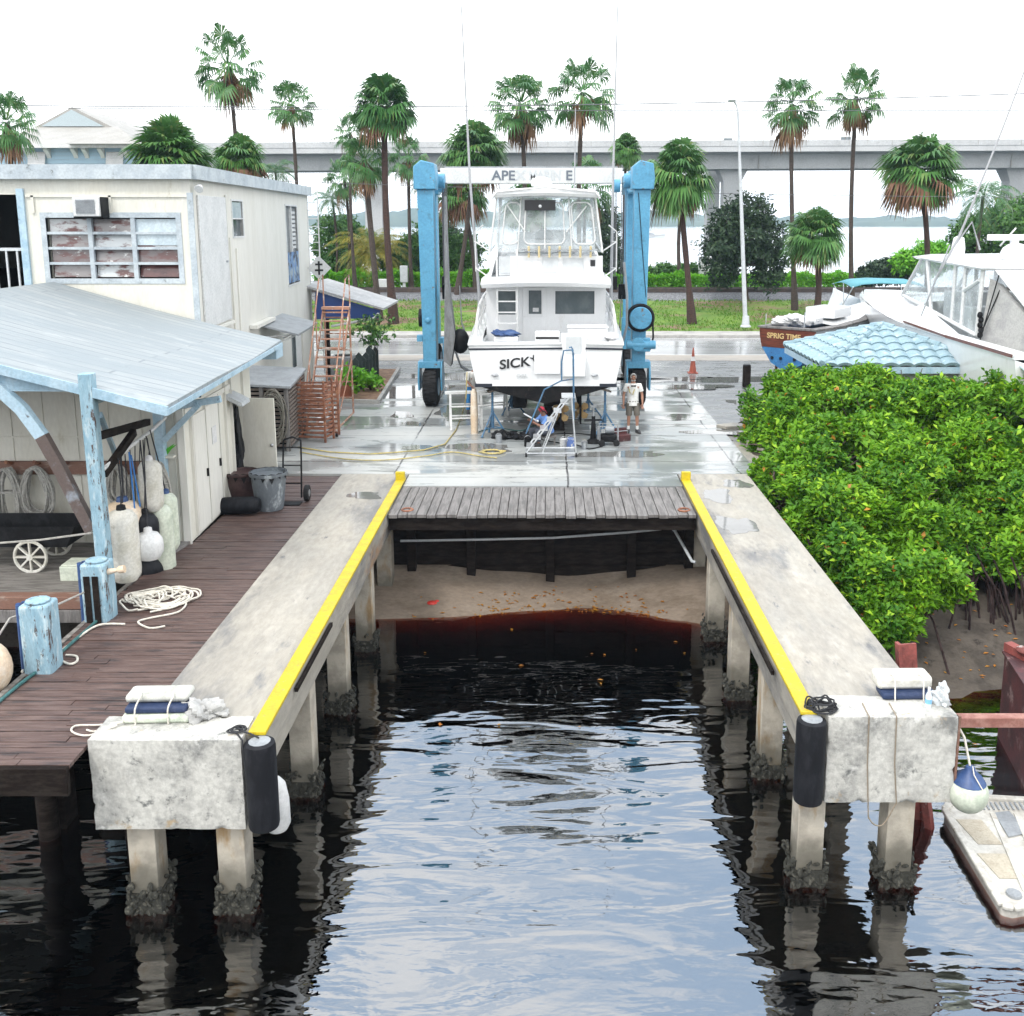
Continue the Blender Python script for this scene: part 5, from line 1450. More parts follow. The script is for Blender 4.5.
palm(171, 158, 38, 46, 'dome', 'bushy green fan palm crown peeping over the roof, wider than the brown one', z0=0, tr=.2)
palm(240, 160, 27, 50, 'sabal3', 'fan palm crown with brown lower fronds just above the building parapet', z0=0, tr=.2)
palm(291, 104, 22, 60, 'wash', 'slim palm with a brown seed clump between the building and the bridge', sk='dead', sks=.6, tr=.13, z0=0)
palm(275, 172, 22, 66, 'coco', 'small light green palm low in front of the bridge at the building corner', z0=.8, tr=.1)
palm(384, 106, 32, 57.5, 'sabal2', 'dense round fan palm on a straight reddish trunk left of the blue boat lift', ub=394, vb=326, trunk='redbark', sk='red', sks=.8, tr=.22)
palm(364, 160, 24, 58.5, 'wash', 'shaggy palm with a leaning trunk right beside the dense round palm', ub=379, vb=324, trunk='bark', sk='long', sks=.9, tr=.2)
palm(350, 132, 16, 72, 'wash2', 'small palm crown half hidden behind the dense round palm', tr=.13)
palm(408, 158, 20, 74, 'wash2', 'thin palm standing just left of the lift leg behind the hedge', sk='dead', sks=.6, tr=.15)
palm(332, 200, 21, 78, 'coco', 'slender young coconut palm over the green bushes at left', tr=.11, z0=.6)
palm(474, 152, 32, 68, 'sabal', 'wide fan palm between the left lift leg and the boat', ub=457, vb=300, sk='dead', sks=1.2, tr=.17)
palm(462, 195, 24, 74, 'sabal3', 'low drooping palm behind the left outrigger of the boat', ub=476, vb=300, sk='dead', sks=.9, tr=.17)
palm(521, 104, 31, 64, 'wash', 'tall palm with bare petioles left of the pair above the lift beam', sk='long', sks=.85, tr=.17)
palm(583, 92, 32, 64, 'wash2', 'tall palm right of the pair above the lift beam', sk='dead', sks=.9, tr=.17, rot=.5)
palm(586, 186, 26, 72, 'wash2', 'palm seen through the boat enclosure under the lift beam', tr=.15)
palm(527, 205, 24, 76, 'sabal', 'palm crown blurred behind the clear vinyl of the boat', tr=.2)
palm(626, 150, 15, 80, 'sabal', 'small palm top peeping over the right end of the lift beam', tr=.15)
palm(679, 176, 34, 57.5, 'sabal', 'broad fan palm with a leaning reddish trunk right of the lift', ub=692, vb=324, trunk='redbark', sk='red', sks=.9, tr=.2)
palm(792, 104, 27, 62, 'wash', 'tall shaggy palm left of the pair beyond the wooden boat', ub=795, vb=306, sk='long', sks=1.0, tr=.16)
palm(857, 96, 27, 62, 'wash2', 'tall palm with sparse top right of the pair beyond the wooden boat', ub=852, vb=306, sk='long', sks=.85, tr=.16)
palm(815, 236, 31, 59, 'sabal', 'low round fan palm with a short trunk behind the wooden boat', ub=816, vb=312, trunk='redbark', sk='red', sks=.7, tr=.22)
palm(921, 168, 37, 60, 'sabal3', 'big fan palm full of brown dead fronds at right', ub=928, vb=280, trunk='redbark', sk='red', sks=.9, tr=.2)
palm(984, 196, 36, 66, 'coco', 'feathery coconut palm behind the white boat hardtop', tr=.14, trunk='bark')
palm(372, 254, 36, 76.6, 'date', 'yellow green date palm low behind the hedge', tr=.3, z0=.5)
palm(430, 186, 24, 77, 'coco', 'feathery palm behind the left lift leg above the bushes', tr=.12, z0=.8)
palm(344, 178, 20, 76, 'wash2', 'small fan palm at the left of the dense round palm, below its crown', tr=.13)
palm(683, 196, 17, 75, 'sabal2', 'dark palm half hidden behind the leaning palm trunk', tr=.16)

def shrub(name, label, blobs, n, leaf, per, m, seed, up=.4, group=None, cat='bush', stems=True, lump=.22, ratio=.45, trunkpts=None, tr=.1):
    base = Vector((sum(b[0] for b in blobs)/len(blobs), sum(b[1] for b in blobs)/len(blobs), min(b[2]-b[5] for b in blobs)))
    t = thing(name, label, cat, tuple(base), 0, group)
    V, F, mi = leaf_cloud(blobs, n, leaf, per, up, (.55, 1.05), seed, 0, lump, ratio=ratio)
    o = link('foliage' if not trunkpts else 'crown', np_mesh('foliage', V - np.array(base), F, m), t)
    if stems:
        mb = MB(); r = random.Random(seed)
        foot = Vector(trunkpts[0]) if trunkpts else base
        if trunkpts: mb.tube(trunkpts, [tr*1.3] + [tr]*(len(trunkpts)-1), 9)
        head = Vector(trunkpts[-1]) if trunkpts else base
        for b in blobs:
            for q in range(5):
                e = Vector((b[0]+r.uniform(-.7,.7)*b[3], b[1]+r.uniform(-.7,.7)*b[4], b[2]+r.uniform(-.3,.6)*b[5]))
                mb.tube([head, head.lerp(e, .5)+Vector((r.uniform(-.2,.2)*b[3], 0, .1*b[5])), e], [tr*.6, tr*.4, tr*.12], 6)
        mb.build('trunk' if trunkpts else 'stem', M['stem'], t, world=True)
    return t
# the round dark tree near the lamp post
c = P(745, 240, 66)
def bl(u, v, y, rx, rz, ry=None):
    p = P(u, v, y); k = y / 1000
    return (p.x, p.y, p.z, rx*k, (ry or rx)*k, rz*k)
shrub('broadleaf_tree', 'round dull green tree beside the lamp post beyond the railway', [bl(742,238,66,26,26), bl(722,250,66,20,20), bl(768,246,66,20,22), bl(752,216,66,20,20), bl(728,222,66,15,16), bl(770,270,66,16,18), bl(722,272,66,14,14)],
      2500, .30, 5, M['treeleaf'], 3, .3, cat='tree', lump=.35, trunkpts=[(c.x+.3,66,.4),(c.x+.1,66,1.8),(c.x,66,3.2)], tr=.16)
# green masses behind the hedge and along the bank
bush_specs = [('mid green bush behind the hedge at the building corner', [bl(330,245,80,16,26), bl(345,262,80,20,18)], 'bushleaf'),
 ('leafy green bush left of the yellow date palm', [bl(355,246,84,20,18), bl(345,232,84,14,14)], 'bushleaf'),
 ('dark bush between the lift leg and the palms behind the hedge', [bl(440,250,82,18,30), bl(425,265,82,12,16), bl(456,266,82,12,16)], 'treeleaf'),
 ('bright green bush just left of the lift leg above the hedge', [bl(398,262,79,18,14), bl(412,250,79,14,14)], 'bushleaf'),
 ('leafy green thicket between the lift leg and the boat', [bl(432,238,79,16,16), bl(462,252,79,18,18)], 'bushleaf'),
 ('dark tall shrub behind the boat at the right outrigger', [bl(606,240,80,12,34), bl(612,265,80,14,22)], 'treeleaf'),
 ('olive scrub on the bank just right of the lift', [bl(664,276,78,16,9), bl(690,274,78,14,8)], 'bushleaf'),
 ('low green bush under the brown fronded palm', [bl(888,272,74,20,10), bl(868,276,74,10,7)], 'treeleaf'),
 ('green sea grape bush beside the brown fronded palm', [bl(906,262,72,12,10), bl(932,258,72,20,14)], 'hedgeleaf'),
 ('dense dark green bush below the coconut palm', [bl(985,236,74,30,22), bl(1010,225,74,24,26), bl(965,240,74,14,18)], 'bushleaf'),
 ('green bush at the right edge behind the white boat', [bl(1030,240,70,26,34)], 'bushleaf')]
for i, (lb, bs, mm) in enumerate(bush_specs):
    shrub('bush', lb, bs, 620 * len(bs), .30, 5, M[mm], 20 + i, .4, 'bushes behind the railway')
# clipped hedges
def hedge(x0, x1, y, z0, z1, label, seed, n):
    t = thing('hedge', label, 'hedge', ((x0+x1)/2, y, z0), 0, 'hedges along the railway')
    g = np.random.default_rng(seed)
    px = g.uniform(x0, x1, n); pz = z0 + (z1 - z0) * g.random(n)**.7; top = z1 + .12*np.sin(px*2.1) + .08*np.sin(px*5.3)
    pz = np.minimum(pz, top); py = y + g.uniform(-.55, .55, n)
    front = g.random(n) < .6; py[front] = y - .55 + g.normal(size=front.sum())*.07
    tp = (~front) & (g.random(n) < .7); pz[tp] = top[tp] + g.normal(size=tp.sum())*.06
    pos = np.stack([px, py, pz], 1); d = g.normal(size=(n,3)) + np.array([0,-.5,.8]); nn = g.normal(size=(n,3)) + np.array([0,-.6,.6]); L = g.uniform(.14,.30,n)
    V, F = leaves_from(pos, d, nn, L, L*.5)
    link('foliage', np_mesh('foliage', V - np.array(t.location), F, M['hedgeleaf']), t)
    mb = MB(); r = random.Random(seed); x = x0 + .2
    while x < x1:
        for q in range(3): mb.tube([(x, y, z0-.1), (x+r.uniform(-.3,.3), y+r.uniform(-.35,.35), z1-.15)], [.035,.012], 5)
        x += .45
    mb.build('stem', M['stem'], t, world=True)
hx = lambda u, y: (u - 548) / 1000 * y * 1.0
hedge(hx(318,75), hx(500,75), 75, .95, 2.15, 'bright green clipped hedge along the railway on the left', 5, 15000)
hedge(hx(606,75), hx(870,75), 75, .95, 1.95, 'bright green hedge along the railway on the right', 6, 17000)
# grass tufts on the lawn
g_ = np.random.default_rng(9); n = 26000
px = g_.uniform(-34, 34, n); py = 54.4 + 11.6*g_.random(n)
pz = np.array([lawn_z(a, b) for a, b in zip(px, py)])
pat = np.sin(px*.7+1.3)*np.cos(py*.9+px*.23) + .6*np.sin(px*1.9+py*1.1)
kp = pat < .40 + .5*g_.random(n)
pos = np.stack([px, py, pz], 1)[kp]; k = len(pos)
d = g_.normal(size=(k,3))*.5 + np.array([0,0,1.0]); L = g_.uniform(.08,.2,k)
V, F = leaves_from(pos, d, g_.normal(size=(k,3)) + np.array([0,-1,.2]), L, L*.3)
o = link('grass', np_mesh('grass', V, F, M['grassblade'])); o['kind'] = 'stuff'

# ---- mangroves: five bushes, each with its own foliage, branches and prop roots
def mangrove(label, blobs, n, seed, roots, leaf=.16):
    base = Vector((np.mean([b[0] for b in blobs]), np.mean([b[1] for b in blobs]), -1.2))
    t = thing('mangrove', label, 'mangrove', tuple(base), 0, 'mangroves beside the right pier')
    clip = lambda c: (c[:,0] > 4.80) & (c[:,2] > -1.95) & ~((c[:,0] < 5.45) & (c[:,1] > 23.9)) & ~((c[:,0] > 7.2) & (c[:,1] > 26.75))
    rs_ = random.Random(seed + 50); sub = []
    for b in blobs:                                   # each bough carries its own clump of leaves
        for q in range(13):
            u = Vector((rs_.gauss(0,1), rs_.gauss(0,1) - .35, rs_.gauss(0,1) + .35)).normalized()
            f = rs_.uniform(.22, .46); k_ = rs_.uniform(.60, 1.02)
            sub.append((b[0]+u.x*b[3]*k_, b[1]+u.y*b[4]*k_, b[2]+u.z*b[5]*k_, b[3]*f, b[4]*f, b[5]*f*.85))
    V, F, mi = leaf_cloud(sub, int(n*1.5), leaf, 8, .62, (.60, 1.06), seed, .009, .20, clip, .46)
    link('foliage', np_mesh('foliage', V - np.array(base), F, [M['mangrove'], M['deadleaf']], mi), t)
    r = random.Random(seed); mb = MB()
    for b in blobs:
        foot = Vector((b[0]+r.uniform(-.3,.3), b[1]+r.uniform(-.2,.5), max(mud_z(b[0], b[1]), -2.5)))
        for q in range(13):
            u = Vector((r.uniform(-1,1), r.uniform(-1,1), r.uniform(-.3,1))).normalized()
            e = Vector((b[0]+u.x*b[3]*.93, b[1]+u.y*b[4]*.93, b[2]+u.z*b[5]*.93))
            m_ = foot.lerp(e, .55) + Vector((r.uniform(-.3,.3), r.uniform(-.3,.3), .2))
            mb.tube([foot, m_, e], [.05,.032,.010], 5)
    mb.build('branch', M['stem'], t, world=True)
    mb = MB()
    for (x0, x1, y0, y1, cnt) in roots:
        for q in range(cnt):
            x = r.uniform(x0, x1); y = r.uniform(y0, y1); zt = r.uniform(-1.25, -.55); dx = r.uniform(-.5,.5); dy = r.uniform(-.7,.2)
            zb = mud_z(x+dx, y+dy) - .1
            mb.tube([(x, y+.35, zt), (x+dx*.45, y+dy*.3+.1, (zt+zb)*.5+.25), (x+dx, y+dy, zb)], [.022,.020,.024], 5)
    mb.build('prop_root', M['root'], t, world=True)
    return t
mangrove('tall mangrove spreading behind the yard edge, the one under the tile roof', [(6.5,27.3,.35,1.35,1.5,1.45),(8.3,27.0,.75,1.7,1.6,1.55),(6.3,25.3,.1,1.2,1.4,1.35),(7.7,24.9,.7,1.5,1.5,1.35)], 9000, 1, [(5.6,8.6,22.5,24.5,30)])
mangrove('mangrove at the right edge of the photo above dark prop roots', [(11.6,24.2,.65,1.9,1.7,1.55),(12.4,21.9,.1,1.7,1.5,1.45),(13.9,23.5,.5,1.8,2.0,1.7),(10.6,20.9,-.5,1.3,1.0,.85),(12.0,20.6,-.45,1.3,1.0,.9),(8.9,20.5,-.85,.85,.7,.62),(9.8,20.1,-.95,.9,.7,.62)], 9000, 2, [(8.3,12.8,20.0,21.3,150),(8.4,11.4,19.0,19.9,60)])
mangrove('broad mangrove in the middle of the thicket with bright new leaves', [(9.7,26.2,.85,1.8,1.7,1.45),(9.3,24.0,.75,1.6,1.5,1.3),(8.9,22.4,.15,1.5,1.3,1.3),(10.5,22.6,.3,1.5,1.4,1.3)], 8500, 3, [(7.6,10.6,20.4,21.8,60)])
mangrove('mangrove leaning over the outer edge of the right pier', [(5.75,22.8,-.35,1.0,1.3,1.15),(6.5,21.2,-.45,1.2,1.2,1.05),(7.5,21.0,-.2,1.2,1.2,1.0),(5.5,21.0,-1.05,.6,1.1,.7),(6.4,23.4,.25,1.2,1.2,1.1)], 8500, 4, [(5.4,7.8,19.4,20.6,40)])
mangrove('small low mangrove hanging forward over the grey mud', [(6.75,18.4,-.95,.85,.65,.66),(6.25,17.8,-1.40,.55,.5,.45),(7.5,18.5,-.85,.62,.5,.45),(6.2,19.2,-.9,.8,.7,.7)], 2000, 5, [(6.0,7.4,17.9,18.6,12)], .16)

# ================================================================== BACKGROUND STRUCTURES
br = thing('road_bridge', 'long pale concrete road bridge on tall piers crossing the whole view', 'bridge', (0, 150, 0))
def bz(u, vl, vr, y=150): return None
zt = lambda x: P(548, 140.5, 144).z - .62 + .004 * x
xs = [-150 + 6*i for i in range(56)]
secs = []
for x in xs:
    z = zt(x); secs.append([(x,144,z),(x,156,z),(x,156,z-1.0),(x,153.5,z-1.2),(x,153.2,z-3.2),(x,146.8,z-3.2),(x,146.5,z-1.2),(x,144,z-1.0)])
MB().loft(secs, closed=True, cap0=True, cap1=True).build('deck', M['bridge'], br, world=True, angle=30)
secs = []
for x in xs:
    z = zt(x); secs.append([(x,143.93,z-.25),(x,143.93,z+.55),(x,144.3,z+.55),(x,144.4,z-.25)])
MB().loft(secs, closed=True, cap0=True, cap1=True).build('parapet', M['bridge'], br, world=True, angle=30)
for u in (198, 375, 730, 1012, 1290):
    x = (u - 548) / 1000 * 147
    z = zt(x) - 3.2
    mb = MB()
    mb.loft([[(x-2.1,148.2,z),(x+2.1,148.2,z),(x+2.1,151.8,z),(x-2.1,151.8,z)], [(x-1.25,148.6,z-1.8),(x+1.25,148.6,z-1.8),(x+1.25,151.4,z-1.8),(x-1.25,151.4,z-1.8)],
             [(x-1.2,148.6,-5),(x+1.2,148.6,-5),(x+1.2,151.4,-5),(x-1.2,151.4,-5)]], closed=True, cap0=True, cap1=True)
    mb.build('bridge_pier', M['bridge'], br, world=True, angle=20)
x = (708 - 548) / 1000 * 160
MB().box(x-.9, x+.9, 158, 161, -5, zt(x)-2.5).build('bridge_pier', M['bridge'], br, world=True)
for (u, L, h, lb) in ((718, 4.2, 1.25, 'pale van crossing the bridge above the leaning palm'), (832, 5.0, 1.35, 'pale delivery van crossing the bridge between the two tall palms')):
    x = (u-548)/1000*145
    t = thing('van', lb, 'van', (x, 147, zt(x) - .15))
    MB().loft([[(-L/2,-.9,.3),(L/2,-.9,.3),(L/2,-.9,h*.6),(L*.36,-.85,h),(-L/2,-.85,h)], [(-L/2,.9,.3),(L/2,.9,.3),(L/2,.9,h*.6),(L*.36,.85,h),(-L/2,.85,h)]], closed=True, cap0=True, cap1=True).build('body', M['paleveh'], t, bevel=.08)
    MB().box(L*.05,L*.33,-.93,-.905,h*.62,h*.92).build('window', M['glass'], t)
    for xx in (-L*.3, L*.3): MB().cyl((xx,-.92,.33),(xx,.92,.33),.33,n=14).build('wheels', M['tyre'], t)

mb = MB()
for x in xs: mb.box(x-.03, x+.03, 143.90, 143.928, zt(x)-.2, zt(x)+.5)
for x in xs[::6]: mb.box(x-.05, x+.05, 146.44, 146.72, zt(x)-3.15, zt(x)-1.25)
mb.build('expansion_joint', M['kerb'], br, world=True, smooth=False)
# light blue house beyond the road
hs = thing('blue_house', 'light blue timber house with a pale hipped metal roof behind the off-white building', 'house', (-26, 64, 0))
ez = P(75, 146, 60).z
X0, X1 = P(6,150,60).x, P(140,150,60).x
XR = P(141,150,60).x; XW = P(77,150,60).x
mb = MB().box(X0, X1, 60, 72, 0, ez)
mb.build('wall', M['houseblue'], hs, world=True, smooth=False)
mb = MB()
for k in range(20): mb.box(X0-.012, X1, 59.975, 59.998, ez - .12 - k*.22, ez - .11 - k*.22)
mb.build('siding_line', M['greyblue'], hs, world=True)
MB().box(X0-4, X0-.01, 60.5, 70, 0, ez-.1).build('side_wing', M['houseblue'], hs, world=True)
pk = P(82, 110, 66); pz_ = pk.z
o_ = .8
mb = MB()
rl, rr_ = pk.x - .3, pk.x + .6
e0, e1, f0, f1 = X0-o_, X1+o_, 60-o_, 73
mb.add([(e0,f0,ez),(e1,f0,ez),(e1,f1,ez),(e0,f1,ez),(pk.x-2.2,64.2,pz_-1.2),(pk.x+2.6,64.2,pz_-1.2),(pk.x+.2,64.2,pz_),(pk.x+.2,70,pz_)],
       [(0,1,5,4),(1,2,7,6,5),(2,3,7),(3,0,4,6,7),(0,3,2,1),(4,5,6)])
rf = mb.build('roof', M['roofwhite'], hs, world=True, smooth=False)
MB().prism([(pk.x-1.75,64.15,pz_-1.17),(pk.x+2.1,64.15,pz_-1.17),(pk.x+.2,64.15,pz_-.18)], (0,-.06,0)).build('gable_vent', mat('gable_grey_blue', (.38,.45,.48), .7), rf, world=True)
MB().box(e0, e1, f0-.06, f0-.002, ez-.16, ez+.04).build('eaves_board', M['whitepaint'], rf, world=True)
wp = P(117,126,61.6)
pts = [(XW,58.6,ez+.03),(XR+.5,58.6,ez+.03),(XR+.5,67,ez+.03),(XW,67,ez+.03),(wp.x,61.6,wp.z),(wp.x,67,wp.z)]
MB().add(pts, [(0,1,4),(1,2,5,4),(2,3,5),(3,0,4,5),(0,3,2,1)]).build('roof_wing', M['roofwhite'], hs, world=True, smooth=False)
for i, u in enumerate((28, 48, 75, 86, 102, 126)):
    c = P(u, 151, 59.9)
    MB().prism([(c.x-.12,59.99,ez-.02),(c.x-.12,59.5,ez-.02),(c.x-.12,59.5,ez-.22),(c.x-.12,59.85,ez-.5),(c.x-.12,59.99,ez-.7)], (.24,0,0)).build('eaves_bracket', M['whitepaint'], hs, world=True)
for u in (37, 115):
    c = P(u, 158, 59.9)
    sh = MB().prism([(c.x-.50,59.98,c.z+.35),(c.x+.50,59.98,c.z+.35),(c.x+.50,59.55,c.z-1.1),(c.x-.50,59.55,c.z-1.1)], (0,-.05,0)).build('bahama_shutter', M['whitepaint'], hs, world=True)
    mb = MB()
    for k in range(8):
        q = k/8; mb.box(c.x-.46, c.x+.46, 59.90-.43*q, 59.925-.43*q, c.z+.24-1.4*q, c.z+.30-1.4*q)
    mb.build('slats', M['canvas'], sh, world=True)

# street lamp, utility boxes, wires
lp = thing('street_lamp', 'tall pale grey street lamp leaning slightly left beside the road', 'street lamp', tuple(P(745.5, 327, 54.6)))
b0 = Vector(lp.location); tp = P(738, 112, 54.6) - b0
MB().tube([(0,0,0), tuple(tp*.5), tuple(tp)], [.13,.10,.06], 10).build('pole', M['lamp_grey'], lp)
MB().lathe([(.30,0),(.30,.05),(.22,.12),(.18,.6),(.13,.62)], n=12).build('base', M['lamp_grey'], lp)
MB().tube([tuple(tp), tuple(tp+Vector((-.1,0,.35))), tuple(tp+Vector((-.35,-.4,.55)))], .045, 7).build('arm', M['lamp_grey'], lp)
MB().ball(tuple(tp+Vector((-.45,-.6,.52))), (.22,.42,.10), 12, 8).build('lamp_head', M['lens'], lp)
def ubox(u, v, y, w, h, label, name='utility_box', post=0, m='lamp_grey'):
    c = P(u, v, y)
    t = thing(name, label, 'utility box', (c.x, y, c.z - h/2 - post))
    MB().box(-w/2, w/2, -w*.3, w*.3, post, post+h).build('cabinet', M[m], t, bevel=.03)
    MB().box(-w*.42, w*.42, -w*.3-.02, -w*.3-.002, post+h*.1, post+h*.9).build('door', M[m], t)
    if post: MB().box(-.10,.10,-.08,.08,-.4,post).build('post', M[m], t)
    return t
ubox(404, 274, 73.4, .55, 1.2, 'grey meter cabinet on a post in front of the left hedge', post=.6)
ubox(385, 286, 73.0, .95, 1.0, 'low white utility cabinet behind the railway track', m='whitepaint')
ubox(713, 276, 76.5, 2.1, 2.9, 'pale concrete utility block below the round dark tree', m='bridge')
def wire(label, pts, r=.018):
    tag(MB().tube(pts, r, 5).build('utility_wire', M['wire']), label, 'wire')
def sagwire(label, a, b, sag, r=.018, n=24):
    a, b = Vector(a), Vector(b)
    wire(label, [a.lerp(b, i/n) + Vector((0,0,-sag*4*(i/n)*(1-i/n))) for i in range(n+1)], r)
sagwire('overhead wire highest across the whole sky', P(-80,104,56.5), P(1120,90,56.5), .45, .028)
sagwire('overhead wire just below the highest one, across the palms', P(-80,107,56.8), P(1120,110,56.8), .1, .022)
sagwire('overhead wire crossing low behind the lift and palms', P(250,180,56.4), P(1120,198,56.4), .2, .014)
# dark jetty and small boats out on the bay
jt = thing('jetty', 'dark low jetty on the bay behind the leaning palm', 'jetty', (hx(700,100), 100, WZ))
MB().box(-3.5,3.5,-1,1,1.0,1.25).build('deck', M['darkwood'], jt)
for x in (-3,-1,1,3): MB().cyl((x,-.8,-2.5),(x,-.8,1.6),.14,n=8).build('pile', M['darkwood'], jt)
def far_boat(u, v, y, L, label):
    t = thing('moored_boat', label, 'boat', (hx(u, y), y, WZ))
    MB().loft([[(-L/2,-L*.14,.1),(-L/2,-L*.15,.9),(-L/2,L*.15,.9),(-L/2,L*.14,.1)], [(L*.1,-L*.13,.1),(L*.1,-L*.16,1.0),(L*.1,L*.16,1.0),(L*.1,L*.13,.1)], [(L*.5,-.05,.3),(L*.5,-.05,1.35),(L*.5,.05,1.35),(L*.5,.05,.3)]], closed=True, cap0=True, cap1=True).build('hull', M['gel'], t)
    MB().loft([[(-L*.2,-L*.09,.95),(-L*.2,L*.09,.95),(L*.12,L*.09,.95),(L*.12,-L*.09,.95)], [(-L*.18,-L*.08,1.9),(-L*.18,L*.08,1.9),(L*.04,L*.08,1.9),(L*.04,-L*.08,1.9)]], closed=True, cap1=True).build('cabin', M['greymetal'], t)
far_boat(905, 243, 210, 9, 'small white boat moored out on the bay at right')
far_boat(650, 226, 520, 14, 'tiny pale boat far out on the bay right of the lift')

# distance haze: even, pale air around the whole scene
def haze():
    t = NT('pale_sea_air')
    pv = t.n('VolumePrincipled', {'Color': c4((.62,.80,1.0)), 'Density': .00032, 'Anisotropy': .1})
    t.t.links.new(pv.outputs[0], t.out.inputs['Volume']); return t.m
o = MB().box(-3600, 3600, -380, 2600, -6.0, 60).build('haze', haze(), smooth=False); o['kind'] = 'stuff'
# ================================================================== TRAVEL LIFT
lift = thing('boat_lift', 'sky blue four legged boat hoist straddling the white sportfishing boat', 'boat lift', (-.45, 36, 0))
LX, RXx = -3.86, 2.96
NY, FY = 32.7, 39.4
def lift_leg(x, y, sg, near):
    xt = x + sg * .04
    mb = MB().loft([[(x-.22,y-.28,1.35),(x+.22,y-.28,1.35),(x+.22,y+.28,1.35),(x-.22,y+.28,1.35)],
                    [(x-.22,y-.30,2.2),(x+.22,y-.30,2.2),(x+.22,y+.30,2.2),(x-.22,y+.30,2.2)],
                    [(xt-.255,y-.32,7.0),(xt+.255,y-.32,7.0),(xt+.255,y+.32,7.0),(xt-.255,y+.32,7.0)]], closed=True, cap0=True, cap1=True)
    leg = mb.build('leg', M['liftblue'], lift, world=True, bevel=.025)
    hd = MB().prism([(xt-.34,y-.45,7.0),(xt+.34,y-.45,7.0),(xt+.37,y-.45,7.35),(xt+.32,y-.45,7.80),(xt-.1,y-.45,7.90),(xt-.34,y-.45,7.7)], (0,.9,0))
    hd.build('leg_head', M['liftblue'], leg, world=True, bevel=.03)
    fk = MB()
    for dx in (-.40,.34): fk.prism([(x+dx,y-.34,.55),(x+dx,y-.42,1.0),(x+dx,y-.24,1.5),(x+dx,y+.24,1.5),(x+dx,y+.42,1.0),(x+dx,y+.34,.55)], (.06,0,0))
    fk.box(x-.338,x+.338,y-.30,y+.30,1.28,1.5)
    fk.build('wheel_fork', M['liftblue'], leg, world=True, bevel=.012)
    ty = MB().lathe([(.30,-.235),(.50,-.25),(.60,-.20),(.63,-.09),(.63,.09),(.60,.20),(.50,.25),(.30,.235)], n=30, M=Matrix.Rotation(PI/2,3,'Y')).shift((x,y,.63))
    for k in range(26):
        a = 2*PI*k/26
        for s in (-1,1): ty.obox((x+s*.10, y+.63*math.cos(a+s*.06), .63+.63*math.sin(a+s*.06)), (.085,.035,.014), Matrix.Rotation(a+s*.06-PI/2, 3, 'X'))
    ty = ty.build('wheel', M['tyre'], lift, world=True)
    MB().lathe([(.0,-.24),(.30,-.242),(.28,-.16),(.28,.16),(.30,.242),(.0,.24)], n=20, M=Matrix.Rotation(PI/2,3,'Y'), cap=False).shift((x,y,.63)).build('rim', M['liftblue'], ty, world=True)
    return leg
legs = [lift_leg(LX, NY, -1, True), lift_leg(RXx, NY, 1, True), lift_leg(LX-.62, FY, -1, False), lift_leg(RXx+.22, FY, 1, False)]
for sx, x, x2 in ((-1, LX-.06, LX-.62), (1, RXx+.08, RXx+.24)):
    MB().beam((x, NY+.46, 7.34), (x2, FY-.46, 7.34), .36, .64).build('side_beam', M['liftblue'], lift, world=True, bevel=.02)
hb = MB().box(LX-.25, RXx-.12, FY-.30, FY+.30, 7.42, 7.99)
hb = hb.build('header_beam', M['liftwhite'], lift, world=True, bevel=.02)
MB().box(LX-.1, RXx-.3, FY-.10, FY+.12, 7.993, 8.06).build('cable_tray', M['greymetal'], hb, world=True)
L0 = Vector(lift.location)
hx_ = lambda u: P(u, 172, FY-.3).x
for (txt, u0, mm) in (('APE', 503.5, 'navyletter'), ('X', 520.5, 'greyletter'), ('MARIN', 545, 'greyletter'), ('E', 569, 'navyletter')):
    lettering(txt, .50, M[mm], hb, Vector((hx_(u0), FY-.313, 7.70)) - L0, sx=.80 if txt == 'MARIN' else 1.06)
# hydraulic lift, hoist ropes, pulleys and slings
def hoist(x, y, sg):
    mb = MB().tube([(x, y, 7.1), (x, y, 2.2)], .07, 10).tube([(x, y, 2.4), (x, y, 1.2)], .11, 10)
    mb.build('hydraulic_ram', M['liftblue'], lift, world=True)
    mb = MB()
    for k in (-.14, -.05, .05, .14): mb.tube([(x - sg*.42 + k*.5, y+.1, 7.25), (x - sg*.42 + k*.5, y+.15, 3.9)], .014, 5)
    mb.build('hoist_cable', M['wire'], lift, world=True)
    MB().cyl((x-sg*.44,y+.1,7.3),(x-sg*.22,y+.1,7.3),.24,n=18).build('pulley', M['liftblue'], lift, world=True, bevel=.02)
    MB().box(x-sg*.42-.14,x-sg*.42+.14,y+.02,y+.28,3.45,3.95).build('hook_block', M['black'], lift, world=True, bevel=.03)
for y in (NY+.75, FY-1.3):
    hoist(LX+(.05 if y < 35 else -.45), y, -1); hoist(RXx-.05, y, 1)
for y, dz in ((NY+.9, 0), (FY-1.2, .0)):
    pts = [(LX+.50, y, 3.6), (LX+.56, y, 2.2), (LX+.9, y, 1.2), (LX+1.7, y, .66), (-.45, y, .52), (RXx-1.7, y, .66), (RXx-.9, y, 1.2), (RXx-.56, y, 2.2), (RXx-.50, y, 3.6)]
    secs = [[(p[0],p[1]-.24,p[2]),(p[0],p[1]+.24,p[2]),(p[0],p[1]+.24,p[2]-.03),(p[0],p[1]-.24,p[2]-.03)] for p in pts]
    MB().loft(secs, closed=True, cap0=True, cap1=True).build('sling', M['sling'], lift, world=True)
